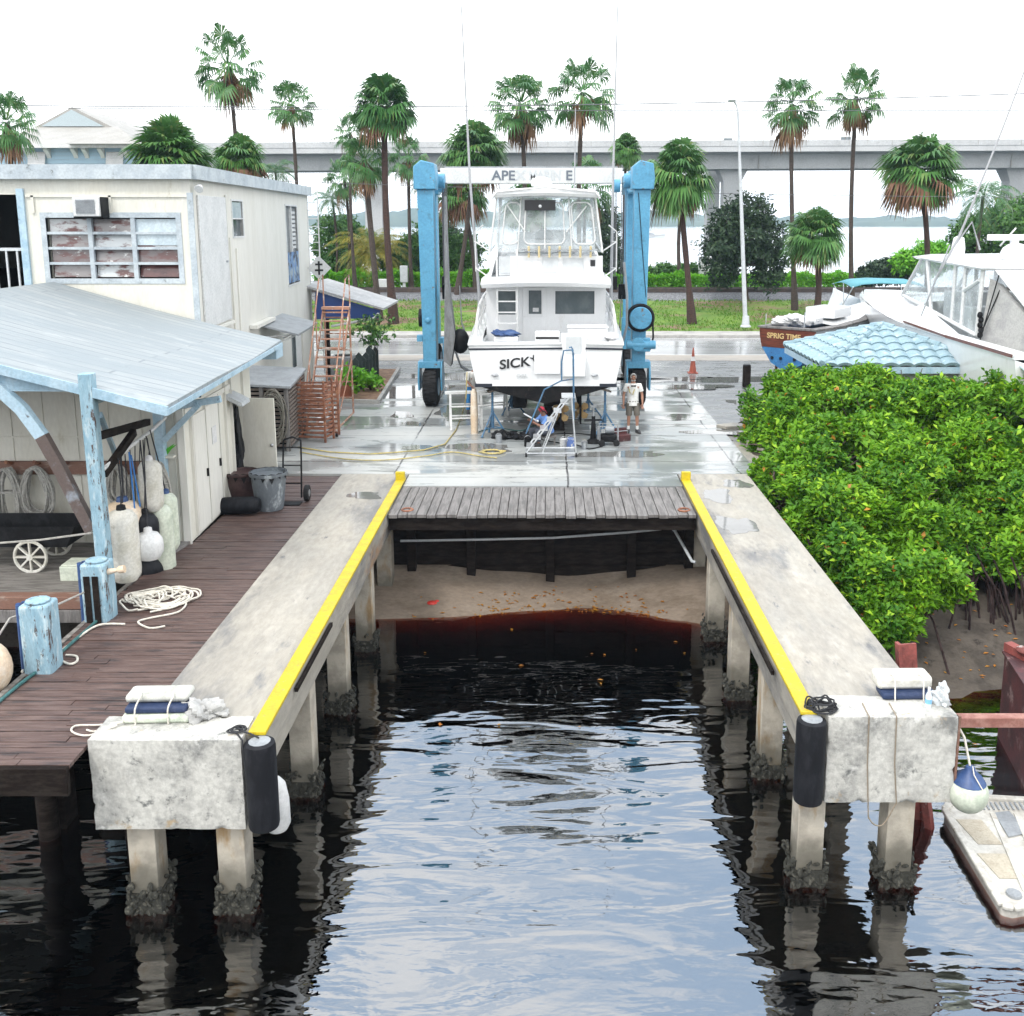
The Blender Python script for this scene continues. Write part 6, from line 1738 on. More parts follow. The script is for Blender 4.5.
# loose grey sling hanging by the left leg, sling pad
MB().loft([[(LX+.52,NY+.1,6.8),(LX+.57,NY+.1,6.8),(LX+.57,NY+.5,6.8),(LX+.52,NY+.5,6.8)], [(LX+.50,NY+.0,4.0),(LX+.62,NY+.0,4.0),(LX+.62,NY+.55,4.0),(LX+.5,NY+.55,4.0)], [(LX+.46,NY-.1,2.3),(LX+.82,NY-.1,2.3),(LX+.8,NY+.6,2.3),(LX+.46,NY+.6,2.3)], [(LX+.42,NY-.1,1.5),(LX+.66,NY-.1,1.3),(LX+.66,NY+.6,1.3),(LX+.42,NY+.6,1.5)]], closed=True, cap0=True, cap1=True).build('slack_sling', M['sling'], lift, world=True)
MB().ball((LX+.95,NY+.35,2.1),(.30,.35,.42),12,8).build('sling_pad', M['black'], lift, world=True)
# hydraulic motor and hose reel on the right leg
rl = MB().cyl((RXx+.02,NY-.62,2.95),(RXx+.02,NY-.32,2.95),.36,n=24).build('hose_reel', M['liftblue'], lift, world=True, bevel=.02)
MB().tube([(RXx+.02+.41*math.cos(2*PI*i/28),NY-.46,2.95+.41*math.sin(2*PI*i/28)) for i in range(28)], .055, 7, closed=True).build('hose', M['black'], rl, world=True)
MB().tube([(RXx+.42,NY-.46,2.9),(RXx+.45,NY-.42,2.3),(RXx+.36,NY-.34,1.9)], .03, 6).build('hose_tail', M['black'], rl, world=True)
mb = MB().cyl((RXx-.42,NY-.50,2.08),(RXx+.52,NY-.50,2.08),.14,n=14).cyl((RXx-.05,NY-.62,2.1),(RXx-.05,NY-.34,2.1),.22,n=16).box(RXx-.2,RXx+.35,NY-.55,NY-.31,1.86,2.3)
mb.build('drive_motor', M['liftblue'], lift, world=True, bevel=.015)
MB().ball((LX-.03,NY-.32,2.85),(.10,.06,.10),10,6).box(LX-.42,LX-.24,NY-.2,NY+.1,2.15,2.35).build('clevis_pin', M['liftblue'], lift, world=True)
MB().cyl((LX-.36,NY+.1,2.9),(LX-.25,NY+.1,2.9),.30,n=18).build('cable_drum', M['black'], lift, world=True)
mb = MB().tube([P(624,262,NY-.42), P(627,295,NY-.46), P(627,325,NY-.5), P(622,345,NY-.3), P(619,352,NY)], .045, 7)
mb.build('hydraulic_hose', M['greymetal'], lift, world=True)
MB().tube([(RXx-.1,NY-.335,6.9),(RXx+.05,NY-.33,5.2),(RXx+.2,NY-.33,3.6)], .012, 5).build('control_cable', M['black'], lift, world=True)

# ================================================================== SPORTFISHING BOAT ON THE HOIST
TY = 27.6
BX = -.06
boat = thing('sportfishing_boat', 'white sportfishing boat seen from astern hanging in the blue hoist', 'boat', (BX, TY, 0))
# half sections: y, sheer half-beam, sheer z, chine half-beam, chine z, keel z
SEC = [(0,2.14,2.62,1.94,1.50,.98),(1.2,2.2,2.62,1.98,1.46,.92),(4,2.28,2.66,2.0,1.45,.85),(7,2.26,2.85,1.9,1.5,.80),(9.5,1.95,3.15,1.45,1.65,.85),(11.5,1.25,3.5,.8,1.95,1.1),(12.8,.5,3.78,.25,2.4,1.6),(13.3,.04,3.9,.03,3.0,2.4)]
mb = MB()
for s in (-1, 1):
    mb.loft([[(s*c*1.0, y, zc), (s*(c+(b-c)*.35), y, zc+(zs-zc)*.3), (s*(c+(b-c)*.75), y, zc+(zs-zc)*.65), (s*b, y, zs)] for (y,b,zs,c,zc,zk) in SEC])
mb.poly([(-1.94,0,1.5),(1.94,0,1.5),(2.01,-.02,1.84),(2.09,-.03,2.23),(2.14,0,2.62),(0,-.10,2.66),(-2.14,0,2.62),(-2.09,-.03,2.23),(-2.01,-.02,1.84)])
hull = mb.build('hull', M['gel'], boat, angle=30)
mb = MB()
for s in (-1, 1): mb.loft([[(0,y,zk),(s*c*.55,y,zk+(zc-zk)*.5),(s*c,y,zc),(s*c*1.0,y,zc+.0)] for (y,b,zs,c,zc,zk) in SEC])
mb.poly([(-1.94,0,1.5),(-1.07,0,1.24),(0,0,.98),(1.07,0,1.24),(1.94,0,1.5)])
mb.build('hull_bottom', M['bottom'], hull)
mb = MB().box(-1.98,-1.5,-.035,-.0,1.46,1.56).box(1.5,1.98,-.035,0,1.46,1.56)
mb.build('chine_tab', M['navy'], hull)
MB().box(-1.93,1.93,-.03,-.008,1.49,1.60).build('boot_top', M['gel'], hull)
mb = MB().prism([(-2.15,-.03,2.50),(.45,-.12,2.535),(.45,-.12,2.585),(-2.15,-.03,2.55)], (0,.03,0)).prism([(1.1,-.10,2.53),(2.15,-.03,2.50),(2.15,-.03,2.55),(1.1,-.10,2.58)], (0,.03,0))
mb.build('rub_stripe', M['navy'], hull)
# covering boards and cockpit
mb = MB()
for s in (-1,1):
    mb.loft([[(s*(b+.03),y,zs),(s*(b+.03),y,zs+.07),(s*(b-.38),y,zs+.09),(s*(b-.38),y,zs-.02)] for (y,b,zs,c,zc,zk) in SEC[:4]], closed=True, cap0=True, cap1=True)
mb.prism([(-2.17,-.05,2.62),(-2.17,.34,2.62),(.42,.34,2.64),(.42,-.14,2.66)], (0,0,.075)); mb.prism([(1.12,-.13,2.66),(1.12,.34,2.64),(2.17,.34,2.62),(2.17,-.05,2.62)], (0,0,.075))
mb.build('covering_board', M['gel'], hull, bevel=.02)
mb = MB().box(-1.85,1.85,.3,2.62,1.78,1.82)
for s in (-1,1): mb.prism([(s*1.78,.2,1.8),(s*1.78,2.62,1.8),(s*1.78,2.62,2.62),(s*1.78,.2,2.62)], (s*.05,0,0))
mb.prism([(-1.8,.28,1.8),(.42,.28,1.8),(.42,.28,2.62),(-1.8,.28,2.62)], (0,.05,0))
mb.build('cockpit_liner', M['gel2'], hull)
# transom door opened, white cabinet
mb = MB().box(.42,1.12,-.08,.30,1.75,2.95).box(.50,1.10,-.22,-.085,1.78,2.32)
td = mb.build('transom_door', M['gel'], hull, bevel=.02)
MB().box(.56,.98,-.10,-.083,2.40,2.88).build('door_panel', M['gel2'], td)
mb = MB().box(-.30,.38,.06,.42,2.70,3.0)
lv = mb.build('vent_box', M['gel'], boat, bevel=.02)
MB().box(-.28,.36,.045,.058,2.80,2.86).build('vent_slot', M['letter'], lv)
mb = MB().box(.62,1.75,.75,1.45,1.82,3.02).box(.60,1.78,.73,1.47,3.02,3.07)
mb.build('bait_cabinet', M['gel'], boat, bevel=.02)
# lettering on the transom
lettering('SICK', .36, M['letter'], hull, (-.88,-.055,2.13), (PI/2, R(-7), 0), .004, .12, sx=1.15)
lettering('Y', .22, M['letter'], hull, (-.36,-.075,2.24), (PI/2, R(-40), 0), .004, .25)
lettering('ORL', .13, M['greyletter'], hull, (-.66,-.05,1.78), (PI/2, R(-2), 0), .003, sx=1.3)
MB().box(-.32,.40,-.108,-.10,1.85,2.46).build('white_patch', M['gel'], hull)
mb = MB()
for x in (-1.42, 1.36): mb.ball((x,-.06,1.80),(.10,.04,.035),10,6)
mb.build('exhaust_flap', M['steel'], hull)
# cabin: bulkhead with openings
cy0 = 2.6
ops = [(1.8-1.50,1.8-.92,3.24,3.95), (1.8-.52,1.8-.14,3.26,3.97), (1.8+.28,1.8+1.46,3.26,3.95)]
mb = MB().wall((-1.8,cy0),(1.8,cy0),1.82,4.12,.08,ops)
cab = mb.build('cabin_bulkhead', M['gel'], boat, smooth=False)
MB().box(-1.75,1.75,cy0+.10,cy0+.12,1.9,4.1).build('tinted_pane', M['glass'], cab)
mb = MB().prism([(-.70,cy0-.03,1.86),(.02,cy0-.03,1.86),(.02,cy0-.03,3.18),(-.70,cy0-.03,3.18)], (0,.028,0))
mb.box(-.70,-.56,cy0-.03,cy0-.002,3.18,4.06).box(-.12,.02,cy0-.03,cy0-.002,3.18,4.06).box(-.56,-.12,cy0-.03,cy0-.002,4.0,4.06)
mb.build('saloon_door', M['gel'], cab, bevel=.008)
MB().box(-.40,-.22,cy0+.085,cy0+.098,3.32,3.44).build('notice', M['canvas'], cab)
mb = MB()
for s in (-1,1): mb.loft([[(s*1.8,cy0,2.5),(s*1.8,cy0,4.12),(s*1.72,cy0,4.12),(s*1.72,cy0,2.5)], [(s*1.75,cy0+4.4,2.7),(s*1.6,cy0+4.0,4.12),(s*1.5,cy0+4.0,4.12),(s*1.6,cy0+4.4,2.7)]], closed=True)
mb.add([(-1.75,cy0+4.4,2.7),(1.75,cy0+4.4,2.7),(1.6,cy0+4.0,4.12),(-1.6,cy0+4.0,4.12)], [(0,1,2,3)])
mb.build('cabin_side', M['gel'], boat)
MB().loft([[(-b+.02,y,zs+.0),(0,y,zs+.22),(b-.02,y,zs+.0)] for (y,b,zs,c,zc,zk) in SEC[2:]]).build('foredeck', M['gel'], hull)
# flybridge
def ring(hw, y0, y1, z, bow=.0, n=7):
    pts = []
    for k in range(n): t = k/(n-1); pts.append((-hw + 2*hw*t, y0 - bow*math.sin(t*PI), z + .06*math.sin(t*PI)))
    for k in range(n): t = k/(n-1); pts.append((hw - 2*hw*t, y1, z + .06*math.sin(t*PI)))
    return pts
MB().loft([ring(1.86,1.55,6.8,4.10,.10), ring(1.90,1.48,6.9,4.22,.12), ring(1.86,1.5,6.8,4.40,.12)], closed=True, cap0=True, cap1=True).build('bridge_overhang', M['gel'], boat, bevel=.02)
mb = MB()
for s in (-1,1): mb.loft([[(s*1.72,1.95,4.38),(s*1.50,2.05,5.14),(s*1.42,2.05,5.14),(s*1.62,1.95,4.38)], [(s*1.72,6.3,4.38),(s*1.5,6.2,5.3),(s*1.42,6.2,5.3),(s*1.62,6.3,4.38)]], closed=True, cap0=True, cap1=True)
mb.loft([[(-1.72,6.3,4.38),(1.72,6.3,4.38)], [(-1.5,6.5,5.3),(1.5,6.5,5.3)]])
mb.box(-1.05,1.66,1.98,2.06,4.40,5.02)
fb = mb.build('flybridge_coaming', M['gel'], boat)
MB().box(-1.38,-.95,2.02,2.05,4.45,5.0).box(-1.33,-1.0,2.0,2.021,4.52,4.95).build('locker_panel', M['gel2'], fb)
MB().box(-.1,.35,1.955,1.975,4.55,4.98).build('locker_panel', M['gel2'], fb); MB().box(.5,1.1,1.955,1.975,4.5,4.95).build('locker_panel', M['gel2'], fb)
MB().box(1.30,1.44,1.95,1.974,4.72,4.90).build('speaker', M['letter'], fb)
mb = MB().box(-.5,.9,4.0,4.9,4.4,5.45).box(-.4,.8,4.3,4.9,5.45,5.75)
for x in (-.6,.5): mb.box(x-.28,x+.28,2.9,3.4,4.4,5.1).box(x-.28,x+.28,2.85,2.95,5.1,5.7)
mb.box(-1.3,-.9,2.6,5.5,4.4,4.95).box(1.0,1.35,2.6,5.5,4.4,4.95)
mb.build('helm_seat', M['gel2'], boat, bevel=.04)
# clear enclosure
q = 2.12
EB, ET = (1.66, 5.12), (1.44, 6.70)
mb = MB()
mb.poly([(-EB[0],q,EB[1]),(EB[0],q,EB[1]),(ET[0],q+.1,ET[1]),(-ET[0],q+.1,ET[1])])
for s in (-1,1): mb.poly([(s*EB[0],q,EB[1]),(s*EB[0],6.2,5.3),(s*ET[0],5.3,6.7),(s*ET[0],q+.1,ET[1])])
mb.poly([(-EB[0],6.2,5.3),(EB[0],6.2,5.3),(ET[0],5.3,6.7),(-ET[0],5.3,6.7)])
mb.build('clear_curtain', M['clear'], boat, smooth=False)
lrp = lambda x, z: x*(EB[0]+(ET[0]-EB[0])*(z-EB[1])/(ET[1]-EB[1]))
mb = MB()
for f in (-1,-.50,-.02+.0,.46,1): mb.tube([(lrp(f,5.12),q-.02,5.12),(lrp(f,6.7),q+.08,6.7)], .030 if abs(f)==1 else .022, 7)
for f0,f1 in ((-.86,-.53),(-.35,-.05)): pass
def rrect(f0, f1, z0, z1, r=.18):
    pts = []
    a0, a1 = (f0, z0), (f1, z1)
    for (cx_, cz_, st_) in ((f1, z1, 0), (f0, z1, 1), (f0, z0, 2), (f1, z0, 3)):
        for k in range(5):
            a = PI/2*(st_ + k/4)
            ox = -r/1.6 if st_ in (0,3) else r/1.6; oz = -r if st_ in (0,1) else r
            f = cx_ + ox + r/1.6*math.cos(a); z = cz_ + oz + r*math.sin(a)
            pts.append((lrp(f, z), q-.01+.1*(z-5.12)/1.6, z))
    return pts
for (f0,f1) in ((-.80,-.50),(-.40,.34),(.50,.90)): mb.tube(rrect(f0,f1,5.35,6.55), .022, 6, closed=True)
mb.tube([(lrp(-.78,6.5),q+.05,6.5),(lrp(-.38,5.7),q+.02,5.7)], .02, 6); mb.tube([(lrp(.8,6.45),q+.05,6.45),(lrp(.38,5.7),q+.02,5.7)], .02, 6)
for s in (-1,1):
    mb.tube([(s*1.66,q,5.12),(s*1.66,6.2,5.3)], .025, 6); mb.tube([(s*1.5,4.2,5.2),(s*1.44,4.0,6.7)], .03, 6); mb.tube([(s*1.62,6.1,5.3),(s*1.44,5.3,6.7)], .03, 6)
mb.build('enclosure_frame', M['whitepaint'], boat)
ht_ = MB().loft([ring(1.50,1.95,5.6,6.68,.10), ring(1.54,1.9,5.7,6.76,.12), ring(1.46,1.95,5.6,6.86,.12), ring(1.2,2.1,5.4,6.92,.1)], closed=True, cap0=True, cap1=True).build('hardtop', M['gel'], boat)
mb = MB().tube([(-1.56,1.9,6.66),(-1.42,1.86,6.84),(0,1.74,6.97),(1.42,1.86,6.84),(1.56,1.9,6.66)], .03, 7)
mb.build('hardtop_rail', M['whitepaint'], ht_)
MB().lathe([(.12,6.9),(.10,7.0),(.30,7.05),(.32,7.15),(.28,7.26),(.12,7.32),(.02,7.33)], c=(-.14,3.2,0), n=20).build('radar_dome', M['gel'], ht_)
MB().box(-.62,.28,2.06,2.10,6.32,6.62).build('roller_screen', M['letter'], ht_)
MB().ball((-.17,2.03,6.44),.05,8,6).build('deck_light', M['lens'], ht_)
mb = MB()
for k in range(7):
    x = -.50 + k*.30
    mb.tube([(x,1.86,4.98),(x,1.80,5.30)], .035, 7)
mb.build('rod_holder', mat('cream_rod_holder', (.62,.52,.30), .4), fb)
mb = MB()
for z in (5.05, 5.2): mb.tube([(-.75,1.88,z),(1.5,1.88,z)], .02, 6)
for k in range(5): mb.tube([(-.6+k*.45,1.82,5.15),(-.45+k*.45,1.7,5.13+.03*k%.07)], .025, 5)
mb.build('rod_rail', M['steel'], fb)
# ladder to the bridge
mb = MB()
for x in (-1.42,-.84): mb.tube([(x,1.75,1.85),(x,1.62,4.2),(x,1.55,5.0),(x,1.75,5.2)], .03, 7)
for k in range(8): mb.box(-1.42,-.84,1.62,1.74,2.1+k*.32,2.13+k*.32)
mb.build('bridge_ladder', M['whitepaint'], boat)
# side rails, outriggers, antennas
for s in (-1,1):
    mb = MB().tube([(s*2.05,1.5,2.7),(s*2.0,1.55,3.3),(s*1.96,2.2,3.62),(s*1.98,4.6,3.7),(s*1.9,7,3.8)], .042, 7)
    mb.tube([(s*2.06,1.8,2.7),(s*1.99,1.9,3.1),(s*1.95,4.6,3.3),(s*1.9,7,3.4)], .022, 6)
    for y in (1.9,2.5,3.2,4.2,5.4,6.8): mb.tube([(s*2.12,y,2.68),(s*1.97,y,3.62)], .034, 6)
    mb.build('side_rail', M['whitepaint'], boat)
    bz0 = (s*1.95, 3.0, 4.1)
    top = P(461.5 if s < 0 else 617.5, 10, TY+4.6) - Vector(boat.location)
    mid = P(470 if s < 0 else 613, 180, TY+4.0) - Vector(boat.location)
    b0_ = P(479 if s < 0 else 611, 292, TY+3.4) - Vector(boat.location)
    MB().tube([tuple(b0_ + Vector((0,0,-.6))), tuple(b0_), tuple(mid), tuple(top), tuple(top + (top - mid)*.05)], [.05,.05,.036,.020,.012], 8).build('outrigger', M['outrig'], boat)
    mb = MB()
    for z in (4.6, 5.4): mb.tube([(s*1.75,3.0,z-.25),(s*2.15,3.3,z),(b0_.x + (mid.x-b0_.x)*(z-b0_.z)/(mid.z-b0_.z), b0_.y+.1, z)], .022, 6)
    mb.tube([(s*2.15,3.3,4.5),(s*2.15,3.3,5.7),(s*1.9,3.2,5.9)], .02, 6)
    mb.build('outrigger_bracket', M['whitepaint'], boat)
an = P(575.5, 108, TY+3.2) - Vector(boat.location)
MB().tube([(an.x-.02,3.2,6.9),tuple(an)], [.025,.014], 6).build('antenna', M['outrig'], ht_)
tag(MB().blob((0,0,0),(.34,.24,.09),2,.4).blob((-.25,.05,.02),(.18,.14,.08),3,.4).build('folded_cover', M['bluevinyl'], loc=(BX-1.15, TY+1.2, 2.82)), 'folded dark blue cover lying in the cockpit of the hoisted boat', 'cover')
MB().box(-1.5,-.8,1.0,1.5,1.82,2.76).build('tackle_box', M['gel'], boat, bevel=.03)
MB().ball((1.85,1.0,2.78),(.22,.55,.10),12,6).build('side_cushion', M['canvas'], hull)
# running gear
for x in (-.0,):
    pass
for x, dy in ((.42, .9), (1.0, 1.3)):
    mb = MB().lathe([(.02,-.14),(.09,-.1),(.11,.05),(.09,.16)], n=12, M=Matrix.Rotation(PI/2,3,'X')).shift((x,dy,.55))
    for k in range(4):
        a = PI/4 + k*PI/2; c_, s_ = math.cos(a), math.sin(a)
        tw = .10
        ring0 = []
        pts = [(.07,-.04),(.14,-.10),(.24,-.11),(.30,-.02),(.25,.09),(.14,.07),(.07,.03)]
        vs = [(x + r_*c_ - t_*s_, dy + t_*tw*4*.35 - .03, .55 + r_*s_ + t_*c_) for r_, t_ in pts]
        mb.prism(vs, (0,.02,0))
    mb.build('propeller', M['bronze'], boat, smooth=False)
    mb = MB().tube([(x,dy,.55),(x*.9,dy+2.5,.95)], .04, 8).beam((x,dy+.4,.6),(x,dy+.5,1.3),.10,.05).prism([(x-.02,dy-.55,.25),(x-.02,dy-.15,.22),(x-.02,dy-.12,1.2),(x-.02,dy-.45,1.2)], (.05,0,0))
    mb.build('rudder_gear', M['bottom'], boat)
MB().box(-.95,-.55,.4,1.5,.78,1.25).build('keel_pod', M['bottom'], hull, bevel=.05)

# ================================================================== GEAR UNDER THE BOAT
kb = thing('keel_block', 'stack of dark timber blocks carrying the keel of the hoisted boat', 'keel blocks', (.18, 28.9, 0))
for k in range(5):
    mb = MB()
    if k % 2: mb.box(-.28,-.05,-.3,.3,k*.18,k*.18+.176).box(.05,.28,-.3,.3,k*.18,k*.18+.176)
    else: mb.box(-.3,.3,-.28,-.05,k*.18,k*.18+.176).box(-.3,.3,.05,.28,k*.18,k*.18+.176)
    mb.build('timber', M['darkwood'], kb, bevel=.01)
def jack_stand(x, y, h, label, lean=0):
    t = thing('jack_stand', label, 'jack stand', (x, y, 0), .3, 'blue jack stands under the boat')
    MB().tube([(0,0,.35),(lean,0,h)], .035, 8).build('screw_post', M['standblue'], t)
    MB().tube([(0,0,.2),(0,0,h*.55)], .05, 8).build('sleeve', M['standblue'], t)
    for k in range(3):
        a = R(210) + k*2*PI/3
        MB().tube([(.03*math.cos(a),.03*math.sin(a),h*.50),(.42*math.cos(a),.42*math.sin(a),.03)], .026, 6).ball((.42*math.cos(a),.42*math.sin(a),.02),(.05,.05,.02),8,4).build('leg', M['standblue'], t)
    mb = MB()
    for k in range(3):
        a = R(210) + k*2*PI/3; b = a + 2*PI/3
        mb.tube([(.28*math.cos(a),.28*math.sin(a),.30*h*.6),(.28*math.cos(b),.28*math.sin(b),.30*h*.6)], .014, 5)
    mb.build('brace', M['standblue'], t)
    MB().obox((lean,0,h+.02),(.14,.14,.025),Matrix.Rotation(R(18 if x > 0 else -18),3,'Y')).build('pad', M['plank'], t)
    return t
jack_stand(-1.58, 27.95, 1.30, 'jack stand under the left corner of the transom')
jack_stand(1.62, 27.95, 1.30, 'jack stand under the right corner of the transom, beside the standing man')
jack_stand(-1.15, 31.2, 1.10, 'jack stand further forward under the left side of the dark hull')
jack_stand(1.25, 30.6, 1.10, 'jack stand further forward on the right, behind the pump')
# white trestles
def trestle(x, y, rz, h, label):
    t = thing('trestle', label, 'trestle', (x, y, 0), rz, 'white trestles')
    for sx in (-.45,.45):
        for sy in (-1,1):
            MB().beam((sx,sy*.30,0.02),(sx,sy*.06,h),.06,.05).build('leg', M['whitepaint'], t)
    mb = MB().box(-.6,.6,-.08,.08,h,h+.07)
    mb.build('top_rail', M['whitepaint'], t)
    mb = MB()
    for z in (.35,.7): mb.tube([(-.45,-.2,z),(.45,-.2,z)], .025, 6).tube([(-.45,.2,z),(.45,.2,z)], .025, 6)
    mb.build('cross_bar', M['whitepaint'], t)
trestle(-2.42, 28.9, R(8), 1.05, 'white trestle standing left of the stern, nearest the hoist wheel')
trestle(-1.78, 31.0, R(14), .85, 'lower white trestle behind the left jack stand')
tag(MB().lathe([(.10,0),(.11,.5),(.09,1.2),(.05,1.3)], n=10).build('wrapped_hose', M['peach'], loc=(-2.12, 28.2, .0)), 'upright tan wrapped bundle leaning beside the white trestle', 'bundle')
# rolling platform ladder
rlad = thing('platform_ladder', 'silver rolling platform ladder with a tall handrail behind the transom', 'ladder', (.05, 25.6, 0))
mb = MB()
for y in (-.30,.30):
    mb.tube([(-.62,y,.10),(.48,y,1.55)], .022, 6); mb.tube([(.68,y,.10),(.56,y,1.55)], .022, 6); mb.tube([(-.62,y,.10),(.68,y,.10)], .022, 6); mb.tube([(-.2,y,.10),(.2,y,1.15)], .018, 6)
mb.tube([(.68,-.3,.12),(.68,.3,.12)], .02, 6); mb.tube([(-.62,-.3,.12),(-.62,.3,.12)], .02, 6)
mb.build('frame', M['alu'], rlad)
for k in range(6):
    f = (k+.6)/6.2
    MB().box(-.62+1.1*f-.10,-.62+1.1*f+.10,-.29,.29,.10+1.45*f-.015,.10+1.45*f+.015).build('step', M['alu'], rlad)
MB().box(.30,.66,-.31,.31,1.55,1.585).build('platform', M['alu'], rlad)
mb = MB()
mb.tube([(.62,-.3,1.0),(.60,-.3,2.72),(.55,-.3,2.80),(.35,-.3,2.78),(.30,-.3,2.5),(.30,-.3,2.02)], .02, 6)
mb.tube([(.62,.3,1.58),(.60,.3,2.72),(.56,.3,2.80),(.50,.3,2.78)], .02, 6); mb.tube([(.60,-.3,2.1),(.60,.3,2.1)], .018, 6)
mb.tube([(.28,-.3,2.0),(-.14,-.3,1.78),(-.62,-.3,.62)], .02, 6); mb.tube([(.28,-.3,2.0),(.60,-.3,2.05)], .02, 6)
mb.build('handrail', M['standblue'], rlad)
for x in (-.62,.68):
    for y in (-.3,.3): MB().cyl((x-.02,y,.06),(x+.02,y,.06),.06,n=12).build('caster', M['black'], rlad)
# compressor on wheels, paint cans, dark rag pile, pump
cp = thing('pressure_pump', 'small wheeled pump with a dark frame right of the platform ladder', 'pump', (1.66, 26.75, 0))
MB().box(-.22,.22,-.16,.16,.10,.30).build('engine', M['black'], cp, bevel=.04)
MB().cyl((-.28,0,.15),(-.28,.0,.52),.035).tube([(-.25,-.2,.1),(-.25,-.2,.55),(.25,-.2,.55),(.25,-.2,.1)], .016, 6).tube([(-.25,.2,.1),(-.25,.2,.55),(.25,.2,.55),(.25,.2,.1)], .016, 6).build('frame', M['steel'], cp)
MB().cyl((-.1,.0,.42),(.15,.0,.42),.10,n=14).build('tank', M['greymetal'], cp, bevel=.02)
for x in (-.2,.2): MB().cyl((x,-.24,.09),(x,-.19,.09),.09,n=14).build('wheel', M['tyre'], cp)
sj = thing('screw_jack', 'dark screw jack with a wide base beside the wheeled pump', 'jack', (1.25, 27.0, 0))
MB().lathe([(.22,0),(.20,.04),(.09,.12),(.06,.5),(.05,.75)], n=14).build('base', M['black'], sj)
MB().lathe([(.03,.75),(.03,1.0),(.10,1.0),(.10,1.03)], n=10).build('screw', M['steel'], sj)
MB().box(-.25,.25,-.03,.03,.62,.66).build('handle', M['black'], sj)
def can(x, y, r, h, m, label):
    t = thing('paint_can', label, 'paint can', (x, y, 0))
    MB().lathe([(r,0),(r,h),(r*1.04,h),(r*1.04,h+.015),(r*.85,h+.01)], n=16).build('tin', m, t)
    MB().tube([(r*math.cos(a)*1.02, 0, h*.8 + r*1.2*math.sin(a)) for a in [PI*i/8 for i in range(9)]], .006, 4).build('handle', M['steel'], t)
can(-1.36, 27.0, .09, .2, M['greymetal'], 'grey paint can beside the foot of the left jack stand')
can(.62, 26.3, .12, .26, mat('white_blue_tin', (.12,.20,.48), .4, (.6,.62,.64), 6, .48, .52), 'blue and white paint pail at the right of the platform ladder')
can(.42, 26.5, .10, .2, M['whitepaint'], 'white paint can next to the blue and white pail')
mb = MB(); r = random.Random(4)
for k in range(9): mb.blob((r.uniform(-.5,.5), r.uniform(-.15,.15), .06), (r.uniform(.1,.25), .15, r.uniform(.06,.14)), k, .6, 14, 9)
tag(mb.build('rag_pile', M['black'], loc=(-.95, 27.6, 0)), 'low pile of dark rags and rope on the wet slab left of the crouching worker', 'rags')
st2 = MB().box(-.25,.25,-.15,.15,.22,.26)
for x in (-.2,.2):
    for y in (-.1,.1): st2.box(x-.02,x+.02,y-.02,y+.02,0,.22)
tag(st2.build('low_stool', M['greywood'], loc=(-.02, 26.75, 0)), 'low wooden stool the crouching worker sits on', 'stool')
gp = lambda u, v: G(u, v, .03)
tag(MB().tube([gp(298,447), gp(330,452), gp(370,454), gp(400,452), gp(424,450), gp(445,444), gp(456,430), gp(462,415)]+[P(466,398,28.4), P(467,372,28.5)], .018, 6).tube(cr([gp(300,452), gp(345,459), gp(385,460), gp(425,456), gp(452,452), gp(480,456), gp(497,458)]), .016, 6).build('air_hose', M['yellowhose']), 'yellowish air hoses running over the wet slab towards the boat', 'hose')
tag(MB().tube([gp(492,452)+Vector((.25*math.cos(a*1.1)*(1+.02*a), .22*math.sin(a*1.1), .02*(a%2))) for a in range(26)], .016, 5).build('air_hose', M['yellowhose']), 'loose yellow hose coil on the slab in front of the left jack stand', 'hose')

can(-.55, 26.55, .10, .22, M['black'], 'black bucket in front of the dark rags under the boat')
can(.98, 26.25, .08, .18, M['steel'], 'small bare steel can between the pail and the screw jack')
tb = thing('tool_box', 'dark red open tool box on the slab near the wheeled pump', 'tool box', (2.02, 27.25, 0), .4)
MB().box(-.26,.26,-.13,.13,0,.18).build('box', M['barge'], tb, bevel=.01); MB().box(-.26,.26,.13,.15,.16,.34).build('lid', M['barge'], tb, bevel=.006)
MB().tube([(-.22,0,.19),(-.22,0,.27),(.22,0,.27),(.22,0,.19)], .012, 6).build('handle', M['steel'], tb)
tag(MB().tube(cr([(1.5,26.5,.02),(1.1,26.15,.02),(.8,26.6,.02),(.3,26.9,.02),(-.2,27.4,.02),(.1,28.0,.02),(.9,28.1,.02),(1.7,27.6,.02)]), .016, 6).build('pump_hose', M['black']), 'black hose looping from the wheeled pump under the stern', 'hose')
tag(MB().tube(cr([(-2.0,28.4,.02),(-1.5,28.9,.02),(-.8,28.5,.02),(-.4,29.2,.02),(.6,29.6,.02)]), .014, 6).build('power_lead', M['greenhose']), 'dark green lead running under the hull from the trestle', 'lead')
tag(MB().beam((-.9,29.4,.05),(.9,29.7,.05),.22,.06).build('scaffold_board', M['greywood']), 'grey scaffold board lying on the slab under the propellers', 'board')
